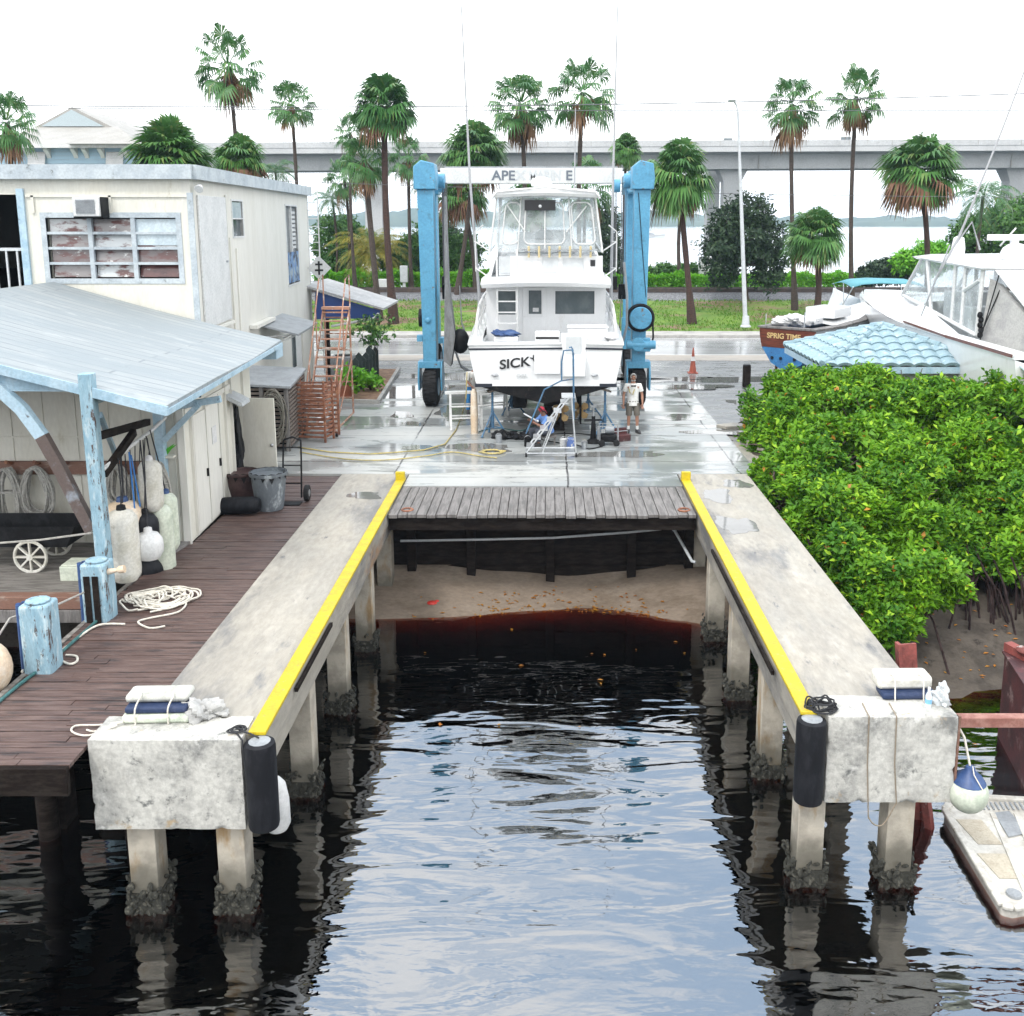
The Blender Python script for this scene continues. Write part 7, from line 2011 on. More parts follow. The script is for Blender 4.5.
# ================================================================== PEOPLE
def skin_mesh(name, pts, edges, root, sub=2):
    names = list(pts); me = bpy.data.meshes.new(name)
    me.from_pydata([pts[k][0] for k in names], [(names.index(a), names.index(b)) for a, b in edges], [])
    o = bpy.data.objects.new(name, me); COL.objects.link(o)
    md = o.modifiers.new('skin', 'SKIN'); md.use_smooth_shade = True
    ss_ = o.modifiers.new('sub', 'SUBSURF'); ss_.levels = sub; ss_.render_levels = sub
    for i, k in enumerate(names):
        r = pts[k][1]; r = r if isinstance(r, tuple) else (r, r)
        me.skin_vertices[0].data[i].radius = r
        me.skin_vertices[0].data[i].use_root = (k == root)
    dg = bpy.context.evaluated_depsgraph_get(); dg.update()
    e = bpy.data.meshes.new_from_object(o.evaluated_get(dg))
    bpy.data.objects.remove(o); bpy.data.meshes.remove(me)
    return [tuple(v.co) for v in e.vertices], [tuple(p.vertices) for p in e.polygons]
def person(label, loc, rz, J, skin, clothes, hair, hat=None, face=(0,-1,0)):
    """J: joint name -> (x,y,z); limbs are grown as one surface, clothes as children over it"""
    t = thing('person', label, 'person', loc, rz)
    V = lambda k: Vector(J[k])
    pts = {}; E = []
    def add(k, p, r): pts[k] = (tuple(p), r)
    add('pel', V('pel'), (.13,.10)); add('chest', V('chest'), (.155,.105)); add('neckb', V('neck'), (.07,.065)); add('waist', V('pel').lerp(V('chest'), .5), (.13,.095))
    hd = V('head'); nk = V('neck'); ax = (hd - nk).normalized()
    add('jaw', nk.lerp(hd, .62), (.062,.07)); add('skull', hd + ax*.02, (.074,.092)); add('crown', hd + ax*.085, (.05,.06))
    E += [('pel','waist'),('waist','chest'),('chest','neckb'),('neckb','jaw'),('jaw','skull'),('skull','crown')]
    for s in 'lr':
        sh, el, wr = V('sh'+s), V('el'+s), V('wr'+s)
        add('sh'+s, sh, .062); add('ua'+s, sh.lerp(el, .5), .050); add('el'+s, el, .040); add('fa'+s, el.lerp(wr, .35), .041); add('wr'+s, wr, .026)
        E += [('chest','sh'+s),('sh'+s,'ua'+s),('ua'+s,'el'+s),('el'+s,'fa'+s),('fa'+s,'wr'+s)]
        hdir = (V('hd'+s) - wr).normalized(); side = hdir.cross(Vector((0,1,0))); side = (side if side.length > .1 else Vector((1,0,0))).normalized()
        pal = wr + hdir*.075; add('pl'+s, pal, (.036,.020)); E.append(('wr'+s,'pl'+s))
        hp, kn, an = V('hp'+s), V('kn'+s), V('an'+s)
        add('hp'+s, hp, .095); add('th'+s, hp.lerp(kn, .5), .078); add('kn'+s, kn, .054); add('ca'+s, kn.lerp(an, .3), .054); add('an'+s, an, .034)
        E += [('pel','hp'+s),('hp'+s,'th'+s),('th'+s,'kn'+s),('kn'+s,'ca'+s),('ca'+s,'an'+s)]
        fd = (V('to'+s) - an); add('ft'+s, an + fd*.5 + Vector((0,0,-.015)), .038); add('to'+s, V('to'+s), .030)
        E += [('an'+s,'ft'+s),('ft'+s,'to'+s)]
    vs, fs = skin_mesh('body', pts, E, 'pel')
    mb = MB().add(vs, fs)
    f = Vector(face).normalized(); sd = f.cross(ax).normalized()
    def fp(a, b, c): return hd + f*a + sd*b + ax*c
    # fingers, nose, ears, brow and eyes belong to the same body mesh
    for s in 'lr':
        wr = V('wr'+s); hdir = (V('hd'+s) - wr).normalized(); side = hdir.cross(Vector((0,1,0))); side = (side if side.length > .1 else Vector((1,0,0))).normalized()
        curl = Vector((0,-1,0)) - hdir*hdir.dot(Vector((0,-1,0))); curl.normalize()
        base = wr + hdir*.085
        for k, (o, L) in enumerate(((-.028,.070),(-.010,.082),(.009,.078),(.026,.060))):
            b0 = base + side*o
            mb.tube([b0, b0+hdir*L*.45+curl*.008, b0+hdir*L*.8+curl*.026, b0+hdir*L*.9+curl*.05], [.0095,.009,.008,.006], 6)
        th = wr + hdir*.035 - side*.03
        mb.tube([th, th - side*.025 + hdir*.03 + curl*.015, th - side*.022 + hdir*.058 + curl*.03], [.012,.011,.008], 6)
    mb.ball(fp(.094,0,-.012), (.014,.016,.020), 8, 6).ball(fp(.080,0,.030), (.045,.018,.012), 8, 5)
    for q in (-1,1): mb.ball(fp(.0,q*.078,-.005), (.016,.010,.030), 8, 6)
    b = mb.build('body', skin, t, angle=80)
    mb = MB()
    for q in (-1,1): mb.ball(fp(.083,q*.030,.012), .010, 6, 5)
    mb.ball(fp(.086,0,-.052), (.022,.008,.005), 8, 4)
    mb.build('face_features', M['darkhair'], t)
    # hair: cap over the back and top of the skull
    if hair:
        mb = MB()
        for k in range(60):
            a = k*2.39996; z = 1 - (k+.5)/60*1.25
            rr_ = math.sqrt(max(0, 1 - z*z)); dv_ = f*(rr_*math.cos(a)) + sd*(rr_*math.sin(a)) + ax*z
            if dv_.dot(f) > .55 and z < .62: continue
            c_ = hd + ax*.02 + f*(.088*dv_.dot(f)) + sd*(.074*dv_.dot(sd)) + ax*(.098*dv_.dot(ax))
            mb.ball(c_, .022, 6, 4)
        mb.build('hair', hair[0], t)
        if hair[1]:
            mb = MB()
            for k in range(14):
                q = -1 + 2*k/13; mb.ball(fp(.070-.03*q*q, q*.055, -.075-.01*(1-q*q)), .020, 6, 4)
            mb.build('beard', hair[0], t)
    for (nm, m, chain) in clothes:
        if isinstance(chain, MB): chain.build(nm, m, t, angle=80); continue
        cp_ = {}; ce = []
        for (k, p, r) in chain['v']: cp_[k] = (tuple(p), r)
        v2, f2 = skin_mesh(nm, cp_, chain['e'], chain['root'])
        MB().add(v2, f2).build(nm, m, t, angle=80)
    if hat:
        mb = MB()
        mb.ball(hd + ax*.045, (.086,.086,.075), 14, 9)
        mb.ball(hd - f*.085 + ax*.0, (.03,.03,.03), 8, 6).tube([hd - f*.1, hd - f*.13 - ax*.08], [.02,.008], 6)
        mb.build('bandana', hat, t)
    for s in 'lr':
        an, to = V('an'+s), V('to'+s); d = to - an; d.z = 0; d.normalize()
        c_ = an + d*.06; c_.z = min(an.z, to.z) - .0
        ang = math.atan2(d.y, d.x)
        mb = MB().loft([[Matrix.Rotation(ang,3,'Z') @ Vector(p) + Vector((c_.x, c_.y, to.z-.03)) for p in sec] for sec in
            ([(-.13,-.03,0),(-.13,.03,0),(-.13,.03,.07),(-.13,-.03,.07)], [(-.09,-.042,0),(-.09,.042,0),(-.09,.036,.11),(-.09,-.036,.11)], [(0,-.046,0),(0,.046,0),(0,.036,.095),(0,-.036,.095)], [(.10,-.05,0),(.10,.05,0),(.10,.036,.06),(.10,-.036,.06)], [(.15,-.03,0),(.15,.03,0),(.15,.02,.04),(.15,-.02,.04)])], closed=True, cap0=True, cap1=True)
        mb.build('shoe', M['shoe'], t)
    return t
def _axes(J):
    V = lambda n: Vector(J[n]); a = (V('chest') - V('pel')).normalized(); sd = (V('shr') - V('shl')); sd = (sd - a*sd.dot(a)).normalized()
    return V, a, sd, a.cross(sd)
def _rings(path, a, sd, fw, n=20, cap0=False, cap1=True, fold=.0):
    secs = []
    for i, (p, rx, ry) in enumerate(path):
        secs.append([p + sd*(rx*math.cos(2*PI*j/n)) + fw*(ry*math.sin(2*PI*j/n)) * (1 + fold*math.sin(j*2.7 + i)) for j in range(n)])
    return MB().loft(secs, closed=True, cap0=cap0, cap1=cap1)
def shirt(J, sleeve=.55, low=.0, k=1.0):
    V, a, sd, fw = _axes(J); p, c, nk = V('pel'), V('chest'), V('neck')
    path = [(p - a*low, .172*k, .132*k), (p - a*(low-.03), .170*k, .132*k), (p.lerp(c,.3), .160*k, .122*k), (p.lerp(c,.65), .165*k, .122*k), (c, .178*k, .126*k), (c.lerp(nk,.45), .172*k, .112*k), (c.lerp(nk,.72), .12*k, .09*k), (c.lerp(nk,.92), .075, .072)]
    mb = _rings(path, a, sd, fw, fold=.03)
    for s in 'lr':
        sh, el = V('sh'+s), V('el'+s); inn = sh.lerp(c.lerp(nk,.5), .45)
        mb.tube([inn, sh, sh.lerp(el, sleeve*.5), sh.lerp(el, sleeve)], [.075,.074,.068,.070], 12, caps=False)
    return mb
def trousers(J, leg=.85, k=1.0):
    V, a, sd, fw = _axes(J); p, c = V('pel'), V('chest')
    mid = V('hpl').lerp(V('hpr'), .5); dn = (mid - p); dn = dn.normalized() if dn.length > .02 else -a
    mb = _rings([(p.lerp(c,.34), .148*k, .112*k), (p.lerp(c,.2), .154*k, .120*k), (p, .166*k, .128*k), (p + dn*.09, .162*k, .122*k), (p + dn*.15, .10*k, .09*k)], a, sd, fw, cap0=True, fold=.02)
    for s in 'lr':
        hp, kn, an = V('hp'+s), V('kn'+s), V('an'+s)
        if leg < 1: mb.tube([hp, hp.lerp(kn,.3), hp.lerp(kn,leg*.7), hp.lerp(kn,leg)], [.098*k,.098*k,.090*k,.092*k], 14, caps=False)
        else: mb.tube([hp, hp.lerp(kn,.4), hp.lerp(kn,.85), kn, kn.lerp(an,.15), kn.lerp(an,.6), kn.lerp(an, leg-1)], [.098*k,.092*k,.078*k,.074*k,.072*k,.064*k,.062*k], 14)
    return mb
def socks(J):
    V = lambda n: Vector(J[n]); out = []
    for s in 'lr':
        kn, an = V('kn'+s), V('an'+s)
        out.append(('sock', M['sock'], {'v': [('a', kn.lerp(an,.62), .047), ('b', kn.lerp(an,.82), .043), ('c', an, .041)], 'e': [('a','b'),('b','c')], 'root': 'b'}))
    return out
J1 = dict(pel=(0,0,.93), chest=(0,.01,1.27), neck=(0,.0,1.47), head=(.0,-.03,1.62), shl=(-.19,.0,1.39), ell=(-.265,.02,1.12), wrl=(-.27,-.05,.87), hdl=(-.27,-.07,.79),
          shr=(.19,.0,1.39), elr=(.265,.02,1.12), wrr=(.275,-.05,.87), hdr=(.275,-.07,.79), hpl=(-.095,0,.88), knl=(-.11,-.01,.49), anl=(-.115,.03,.085), tol=(-.15,-.11,.035),
          hpr=(.095,0,.88), knr=(.125,-.02,.49), anr=(.14,.02,.085), tor=(.19,-.11,.035))
man = person('grey haired man in white t-shirt and brown shorts standing right of the boat', (2.44, 28.3, .0), 0, J1, M['skin'],
       [('tshirt', M['tee'], shirt(J1, .62, .12, 1.0)), ('shorts', M['shorts'], trousers(J1, .92))] + socks(J1), (M['hair'], True))
MB().tube([(-.13,-.13,1.33),(-.10,-.15,1.2),(-.02,-.16,1.15),(.03,-.14,1.30)], .016, 6).build('yellow_strap', M['yellowhose'], man)
mb = MB().ball((-.045,-.165,1.40),(.035,.03,.028),8,6).ball((.045,-.165,1.40),(.035,.03,.028),8,6).cyl((-.05,-.17,1.40),(.05,-.17,1.40),.02)
mb.build('goggles', M['letter'], man)
J2 = dict(pel=(.12,.0,.36), chest=(.02,.0,.66), neck=(-.06,-.02,.84), head=(-.12,-.04,.97), shl=(-.02,-.17,.76), ell=(-.22,-.22,.56), wrl=(-.38,-.14,.66), hdl=(-.45,-.12,.70),
          shr=(-.02,.17,.76), elr=(-.22,.22,.58), wrr=(-.38,.12,.68), hdr=(-.45,.10,.72), hpl=(.06,-.10,.34), knl=(-.34,-.17,.44), anl=(-.28,-.16,.085), tol=(-.44,-.17,.035),
          hpr=(.06,.10,.34), knr=(-.34,.18,.42), anr=(-.26,.18,.085), tor=(-.42,.20,.035))
w1 = person('worker in blue shirt and red bandana crouching under the stern', (-.08, 26.75, 0), R(28), J2, M['skin2'],
       [('work_shirt', M['bluetee'], shirt(J2, .8, .02, 1.05)), ('trousers', M['jeans'], trousers(J2, 1.8))], (M['darkhair'], False), M['redcap'], (-1,0,.15))
tag(MB().tube([(0,0,0),(-.34,-.06,.20)], .022, 7).cyl((.0,0,-.01),(.05,.01,-.04),.04).build('hand_tool', M['alu'], loc=(-.32, 26.55, .72)), 'long silver tool held up by the crouching worker', 'tool')
J3 = dict(J1); J3.update(chest=(.03,-.10,1.22), neck=(.05,-.20,1.39), head=(.06,-.28,1.50), shl=(-.15,-.14,1.33), shr=(.22,-.14,1.33), ell=(-.2,-.22,1.08), wrl=(-.1,-.38,.95), hdl=(-.06,-.45,.92), elr=(.30,-.25,1.1), wrr=(.25,-.42,1.0), hdr=(.22,-.5,1.0))
person('worker in pale shirt and bright blue trousers half hidden left of the stern', (-2.42, 31.2, 0), R(20), J3, M['skin2'],
       [('shirt', M['tee'], shirt(J3, .9, .02)), ('trousers', M['bluepants'], trousers(J3, 1.85))], (M['darkhair'], False))
# ================================================================== RIGHT SIDE
cn_ = thing('traffic_cone', 'tall faded orange traffic cone with a white collar by the road', 'traffic cone', (5.85, 40.0, -.03))
MB().box(-.20,.20,-.20,.20,0,.035).build('base', M['conered'], cn_, bevel=.01)
MB().lathe([(.145,.035),(.09,.45),(.05,.80),(.035,.95),(.02,.97)], n=16).build('cone', M['conered'], cn_)
MB().lathe([(.089,.50),(.066,.68)], n=16, cap=False).shift((0,0,.0)).build('collar', M['canvas'], cn_)
MB().lathe([(.03,.97),(.03,1.0),(.0,1.05)], n=8).build('tip', M['conered'], cn_)
bp_ = thing('bollard', 'short dark timber bollard beside the mangroves in the side lot', 'bollard', (7.35, 36.6, -.03))
MB().box(-.13,.13,-.13,.13,0,.80).build('post', M['darkwood'], bp_, bevel=.02)
MB().box(-.12,.12,-.12,.12,.802,.83).build('cap', M['black'], bp_, bevel=.008)

# wooden boat with mahogany transom
wb = thing('wooden_boat', 'old wooden boat with mahogany transom and blue bottom propped up in the side lot', 'boat', (8.75, 36.4, 0), R(-40))
# local frame: +y = towards the bow, x = across; transom at y=0
WS = [(0,1.12,2.12,1.0,1.42,.55),(2,1.25,2.12,1.1,1.40,.50),(4,1.25,2.2,1.0,1.42,.48),(6,.95,2.38,.65,1.5,.5),(7.4,.4,2.62,.2,1.8,.7),(8,.03,2.78,.02,2.2,1.2)]
mb = MB()
for s in (-1,1): mb.loft([[(s*c,y,zc),(s*(c+(b-c)*.6),y,zc+(zs-zc)*.5),(s*b,y,zs)] for (y,b,zs,c,zc,zk) in WS])
wh = mb.build('hull', M['gel2'], wb)
MB().prism([(-1.0,0,1.43),(1.0,0,1.43),(1.09,0,1.8),(1.12,0,2.12),(0,0,2.17),(-1.12,0,2.12),(-1.09,0,1.8)], (0,-.06,0)).build('transom', M['mahogany'], wh, bevel=.01)
mb = MB()
for s in (-1,1): mb.loft([[(0,y,zk),(s*c*.6,y,zk+(zc-zk)*.35),(s*c,y,zc)] for (y,b,zs,c,zc,zk) in WS])
mb.prism([(-1.0,0,1.425),(-.6,0,.86),(0,0,.55),(.6,0,.86),(1.0,0,1.425)], (0,-.05,0))
mb.build('hull_bottom', M['hullblue'], wh)
mb = MB()
for x in (-.55,-.2,.35): mb.cyl((x,-.09,1.05),(x,-.052,1.05),.06,n=10)
mb.build('exhaust_outlet', M['navy'], wh)
mb = MB()
for s in (-1,1): mb.loft([[(s*(b+.05),y,zs),(s*(b+.05),y,zs+.07),(s*(b-.25),y,zs+.09),(s*(b-.25),y,zs)] for (y,b,zs,c,zc,zk) in WS[:4]], closed=True, cap0=True, cap1=True)
mb.box(-1.17,1.17,-.10,.25,2.135,2.2)
mb.build('covering_board', M['greywood'], wh)
MB().loft([[(-b+.02,y,zs),(0,y,zs+.14),(b-.02,y,zs)] for (y,b,zs,c,zc,zk) in WS[1:]]).build('deck', M['gel'], wh)
lettering('SPRIG TIME', .27, M['gold'], wh, (-.12,-.068,1.86), sx=1.0)
tag(MB().blob((-.45,.1,.08),(.40,.27,.17),1,.3).blob((.0,.25,.10),(.46,.3,.22),2,.3).blob((.35,.1,.06),(.36,.24,.16),3,.3).blob((-.15,-.05,.2),(.28,.22,.13),4,.35).blob((.62,.3,.05),(.30,.22,.14),5,.3).build('boat_tarp', M['canvas'], loc=(9.1, 36.9, 2.28)), 'bundled white canvas lying on the stern of the wooden boat', 'canvas')
MB().tube([(.5,.3,2.2),(.5,.3,2.75)], .025, 6).tube([(-1.0,.2,2.2),(-1.0,.2,2.62)], .02, 6).build('stanchion', M['alu'], wb)
MB().box(-.6,.6,2.6,4.2,2.35,2.75).box(-.5,.5,1.2,1.9,2.2,2.5).build('engine_box', M['gel'], wb, bevel=.05)
MB().beam((-1.14,2.0,2.02),(-1.0,6,2.26),.03,.16).build('blue_stripe', M['hullblue'], wh)
for k, (x, y) in enumerate(((-.65,.5),(.65,.5),(0,4.8))):
    t = thing('boat_block', ('rusty stand under the left of the mahogany transom','rusty stand under the right of the mahogany transom','timber stand under the bow half of the wooden boat')[k], 'boat stand', tuple(Vector((8.75,36.4,0)) + Matrix.Rotation(R(-40),3,'Z') @ Vector((x,y,0))))
    MB().tube([(0,0,.2),(0,0,.78 if k < 2 else .5)], .05, 8).build('post', M['rust'], t)
    for q in range(3):
        a = q*2*PI/3; MB().tube([(0,0,.45),(.32*math.cos(a),.32*math.sin(a),.0)], .03, 6).build('leg', M['rust'], t)
b = thing('float_buoy', 'small red float on the ground under the mahogany transom', 'float', (8.25, 36.2, .20))
MB().ball((0,0,0),.22,14,10).build('float', mat('bright_red_vinyl', (.55,.03,.04), .4), b); MB().lathe([(.06,.20),(.04,.27)], n=8).build('eye', M['black'], b)

# tile-roofed kiosk
kx0, kx1, ky0, ky1 = 7.52, 12.1, 27.2, 31.6
kz = 2.10; pkx, pky, pkz = 9.85, 29.4, 2.98
kio = thing('tiled_kiosk', 'small hut with a pale blue barrel tile roof behind the mangroves', 'kiosk', (9.7, 29.4, 0))
MB().wall((kx0+.55,ky0+.5),(kx1-.55,ky0+.5),-.5,2.1,.12).wall((kx1-.55,ky0+.5),(kx1-.55,ky1-.5),-.5,2.1,.12).wall((kx1-.55,ky1-.5),(kx0+.55,ky1-.5),-.5,2.1,.12).wall((kx0+.55,ky1-.5),(kx0+.55,ky0+.5),-.5,2.1,.12).build('wall', M['creamwhite'], kio, world=True, smooth=False)
mb = MB().box(kx0,kx1,ky0,ky0+.04,kz-.20,kz-.02).box(kx0,kx1,ky1-.04,ky1,kz-.20,kz-.02).box(kx0,kx0+.04,ky0+.041,ky1-.041,kz-.20,kz-.02).box(kx1-.04,kx1,ky0+.041,ky1-.041,kz-.20,kz-.02).box(kx0+.05,kx1-.05,ky0+.05,ky1-.05,kz-.16,kz-.12)
fz = mb.build('fascia', M['bluewood2'], kio, world=True)
mb = MB()
for (x,w) in ((8.1,.0),(8.6,0),(9.2,0),(9.9,0)): mb.box(x-.02,x+.02,ky0+.47,ky0+.498,-.4,2.05)
mb.build('batten', M['cream'], kio, world=True)
def tile_slope(p0, p1, apex):
    """barrel tiles: rows step down the slope, a wave runs along each row"""
    p0, p1, apex = Vector(p0), Vector(p1), Vector(apex)
    e = (p1 - p0); W = e.length; e.normalize()
    foot = p0 + e * (apex - p0).dot(e); up = apex - foot; H = up.length; up.normalize(); n = e.cross(up)
    if n.z < 0: n = -n
    ta = (apex - p0).dot(e)
    rows = 6; vs = []; fs = []; per = .42
    for r_ in range(rows):
        h0, h1 = H*r_/rows, H*(r_+1)/rows + .02
        a0, b0 = ta*h0/H, W - (W-ta)*h0/H; a1, b1 = ta*min(1,h1/H), W - (W-ta)*min(1,h1/H)
        nn = max(2, int((b0-a0)/.03))
        base = len(vs)
        for i in range(nn+1):
            q0 = a0 + (b0-a0)*i/nn; q1 = min(max(q0, a1), b1)
            w0 = abs(math.sin(PI*q0/per))**.8*.075; w1 = abs(math.sin(PI*q1/per))**.8*.075
            vs += [p0+e*q0+up*h0+n*(w0-.045), p0+e*q0+up*(h0-.012)+n*(w0+.055), p0+e*q1+up*h1+n*(w1+.012)]
        for i in range(nn):
            a = base+i*3; fs += [(a,a+3,a+4,a+1),(a+1,a+4,a+5,a+2)]
    return vs, fs
cs = [(kx0,ky0,kz),(kx1,ky0,kz),(kx1,ky1,kz),(kx0,ky1,kz)]
mb = MB()
for i in range(4): mb.add(*tile_slope(cs[i], cs[(i+1)%4], (pkx,pky,pkz)))
rf = mb.build('tile_roof', M['cyantile'], kio, world=True, angle=50)
mb = MB()
for c_ in cs:
    a, b = Vector(c_)+Vector((0,0,.06)), Vector((pkx,pky,pkz+.06)); n = 9
    for k in range(n): mb.tube([a.lerp(b,k/n)+Vector((0,0,.015)), a.lerp(b,(k+1.12)/n)], [.10,.075], 8)
mb.build('hip_tiles', M['cyantile'], rf, world=True)

# big white boat at right
BB = thing('cabin_cruiser', 'big white sportfishing boat with clear cockpit curtains at the right edge', 'boat', (13.4, 33, 0))
HS = [(24.0,2.1,2.72,1.9,1.0,.3),(28,2.2,2.78,1.95,1.0,.2),(33,2.1,2.85,1.7,1.15,.25),(37,1.6,3.0,1.1,1.5,.5),(40.5,.85,3.05,.45,2.0,1.0),(42.6,.06,3.05,.04,2.5,1.8)]
mb = MB()
for s in (-1,1): mb.loft([[(13.4+s*c,y,zc),(13.4+s*(c+(b-c)*.5),y,zc+(zs-zc)*.45),(13.4+s*b,y,zs)] for (y,b,zs,c,zc,zk) in HS])
mb.poly([(13.4-1.9,24,1.0),(13.4+1.9,24,1.0),(13.4+2.1,24,2.72),(13.4-2.1,24,2.72)])
hl = mb.build('hull', M['gel'], BB, world=True, angle=60)
mb = MB()
for s in (-1,1): mb.loft([[(13.4,y,zk),(13.4+s*c,y,zc)] for (y,b,zs,c,zc,zk) in HS])
mb.build('hull_bottom', M['hullblue'], hl, world=True)
mb = MB()
secs = []
for (y,b,zs,hw,hz) in ((31.6,2.12,2.8,1.65,3.52),(33.4,2.06,2.88,1.6,3.60),(35.5,1.82,2.97,1.3,3.45),(38,1.38,3.03,.85,3.36),(40.5,.84,3.06,.4,3.22),(42.55,.07,3.06,.03,3.08)):
    secs.append([(13.4-b,y,zs),(13.4-b*.97,y,zs+.07),(13.4-hw,y,hz-.12),(13.4-hw*.85,y,hz),(13.4,y,hz+.08),(13.4+hw*.85,y,hz),(13.4+hw,y,hz-.12),(13.4+b*.97,y,zs+.07),(13.4+b,y,zs)])
mb.loft(secs)
mb.build('foredeck', M['gel'], hl, world=True, angle=60)
mb = MB()
for s in (-1,1):
    mb.loft([[(13.4+s*2.12,24,2.72),(13.4+s*2.12,24,2.83),(13.4+s*1.75,24,2.87),(13.4+s*1.75,24,2.6)], [(13.4+s*2.22,28,2.78),(13.4+s*2.22,28,2.88),(13.4+s*1.85,28,2.9),(13.4+s*1.85,28,2.5)], [(13.4+s*2.14,31.6,2.78),(13.4+s*2.14,31.6,2.9),(13.4+s*1.65,31.6,3.5),(13.4+s*1.65,31.6,2.7)]], closed=True, cap0=True, cap1=True)
mb.box(11.7,15.1,24,31.5,1.6,1.65)
mb.build('side_deck', M['gel'], hl, world=True, angle=60)
MB().beam((11.27,24.1,2.80),(11.17,28.0,2.84),.03,.08).beam((11.17,28.0,2.84),(11.24,31.6,2.90),.03,.06).build('teak_strip', M['mahogany'], hl, world=True)
HX0, HX1 = 11.62, 15.2
hz = lambda y: 4.72 + (y-27)*.022
mb = MB().loft([[(HX0,27,hz(27)),(HX1,27,hz(27)),(HX1,32.2,hz(32.2)),(HX0+.1,32.2,hz(32.2))], [(HX0-.06,26.94,hz(27)+.07),(HX1,26.94,hz(27)+.07),(HX1,32.3,hz(32.2)+.07),(HX0,32.3,hz(32.2)+.07)], [(HX0+.2,27.2,hz(27)+.16),(HX1-.2,27.2,hz(27)+.2),(HX1-.2,31.8,hz(32.2)+.2),(HX0+.4,31.8,hz(32.2)+.16)]], closed=True, cap0=True, cap1=True)
htp = mb.build('hardtop', M['gel'], BB, world=True, bevel=.02)
x0b = 11.72
mb = MB().poly([(x0b,27.25,2.95),(x0b,33.2,3.62),(x0b,31.7,hz(31.7)),(x0b,27.15,hz(27))]).poly([(x0b,33.2,3.62),(15.0,33.2,3.62),(15.0,31.7,hz(31.7)),(x0b,31.7,hz(31.7))])
mb.build('clear_curtain', M['clear'], BB, world=True, smooth=False)
mb = MB()
for a_, b_ in (((x0b,33.2,3.62),(x0b,31.7,hz(31.7))), ((x0b,27.25,2.95),(x0b,27.15,hz(27))), ((x0b,30.6,3.3),(x0b,31.2,hz(31))), ((x0b,29.0,3.15),(x0b,29.0,hz(29))), ((x0b,28.3,3.05),(x0b,28.3,hz(28))), ((x0b,27.25,2.95),(x0b,33.2,3.62)), ((x0b,28.3,4.1),(x0b,27.3,4.45)), ((13.4,33.2,3.62),(13.4,31.7,hz(31.7))), ((x0b,33.2,3.62),(15,33.2,3.62))):
    mb.tube([a_, b_], .06, 7)
mb.build('curtain_frame', M['whitepaint'], BB, world=True)
mb = MB().box(12.3,14.6,30.4,31.2,2.6,3.9).box(12.1,12.8,28.6,29.2,2.6,3.6).ball((12.6,29.9,3.7),(.28,.25,.3),10,8)
mb.build('helm_console', M['gel2'], BB, world=True, bevel=.04)
mb = MB().add([(11.95,26.97,hz(27)+.0),(15.0,26.97,hz(27)+.0),(14.9,24.3,2.62),(12.75,24.3,2.62),(12.2,26.2,4.1)], [(0,1,2,3,4)])
tp_ = mb.build('stern_awning', M['canvas'], BB, world=True, smooth=False)
sd_ = tp_.modifiers.new('solid', 'SOLIDIFY'); sd_.thickness = .02
mb = MB().prism([(11.75,27.1,2.65),(12.9,24.35,2.52),(12.95,24.6,2.66),(12.15,26.9,4.35),(11.9,27.1,4.5)], (.03,.02,0))
mb.build('awning_shade_sheet', M['greycanvas'], BB, world=True, smooth=False)  # grey sheet stands in for the shadowed inside of the white awning
mb = MB().lathe([(.34,0),(.40,.06),(.40,.22),(.34,.36),(.2,.46),(.03,.5)], c=(13.3,28.8,hz(29)+.15), n=22)
mb.build('radar_dome', M['gel'], htp, world=True)
rb = MB().obox((13.15,28.8,hz(29)+.80),(.68,.10,.085),Matrix.Rotation(R(6),3,'Z')).cyl((13.25,28.8,hz(29)+.60),(13.25,28.8,hz(29)+.74),.12)
rb.build('radar_bar', M['gel'], htp, world=True, bevel=.02)
mb = MB().lathe([(.30,0),(.34,.1),(.25,.3),(.05,.36)], c=(14.2,29.3,hz(29)+.14), n=18).box(12.0,12.5,29.2,30.2,hz(29)+.13,hz(29)+.30).lathe([(.18,0),(.2,.3),(.15,.6),(.05,.66)], c=(12.15,30.0,hz(30)+.14), n=16)
mb.build('antenna_dome', M['gel'], htp, world=True)
loc0 = lambda u, v, y: P(u, v, y)
mb = MB()
mb.tube([loc0(934,282,29), loc0(960,235,29), loc0(1002,130,29.5), loc0(1040,30,30)], [.04,.035,.028,.02], 8)
mb.tube([loc0(950,252,29), loc0(972,222,29), loc0(980,250,29)], .03, 6); mb.tube([loc0(958,238,29), loc0(975,200,29)], .03, 6)
mb.build('outrigger', M['outrig'], BB, world=True)
mb = MB().tube([loc0(921,316,28.2), loc0(950,245,28)], .022, 6)
mb.build('gaff_pole', M['steel'], BB, world=True)
mb = MB().tube([loc0(980,340,26.9), loc0(999,275,26.8)], .018, 6).tube([loc0(980,336,26.9), loc0(1000,290,26.8)], .018, 6)
mb.build('fishing_rod', M['black'], BB, world=True)
mb = MB()
for k in range(5): mb.ball(loc0(980+k%2, 315+k*5, 26.95), (.08,.07,.09), 8, 6)
mb.build('rod_reel', M['black'], BB, world=True)
MB().tube([loc0(1000,246,29), loc0(1016,228,29)], .025, 6).build('antenna', M['whitepaint'], htp, world=True)
MB().prism([(11.4,24.2,2.62),(14.8,24.2,2.62),(14.8,22.6,2.1),(11.6,22.6,2.1)], (0,0,.05)).build('cockpit_cover', mat('pale_blue_cover', (.55,.68,.74), .6), BB, world=True)
# blocks holding the big boat
for k, (y, lb) in enumerate(((26.5,'timber block stack under the stern half of the big white boat'),(34,'timber block stack under the bow half of the big white boat'))):
    t = thing('keel_block', lb, 'keel blocks', (13.4, y, -.05))
    for q in range(2): MB().box(-.4,.4,-.3,.3,q*.16,q*.16+.155).build('timber', M['darkwood'], t, bevel=.01)
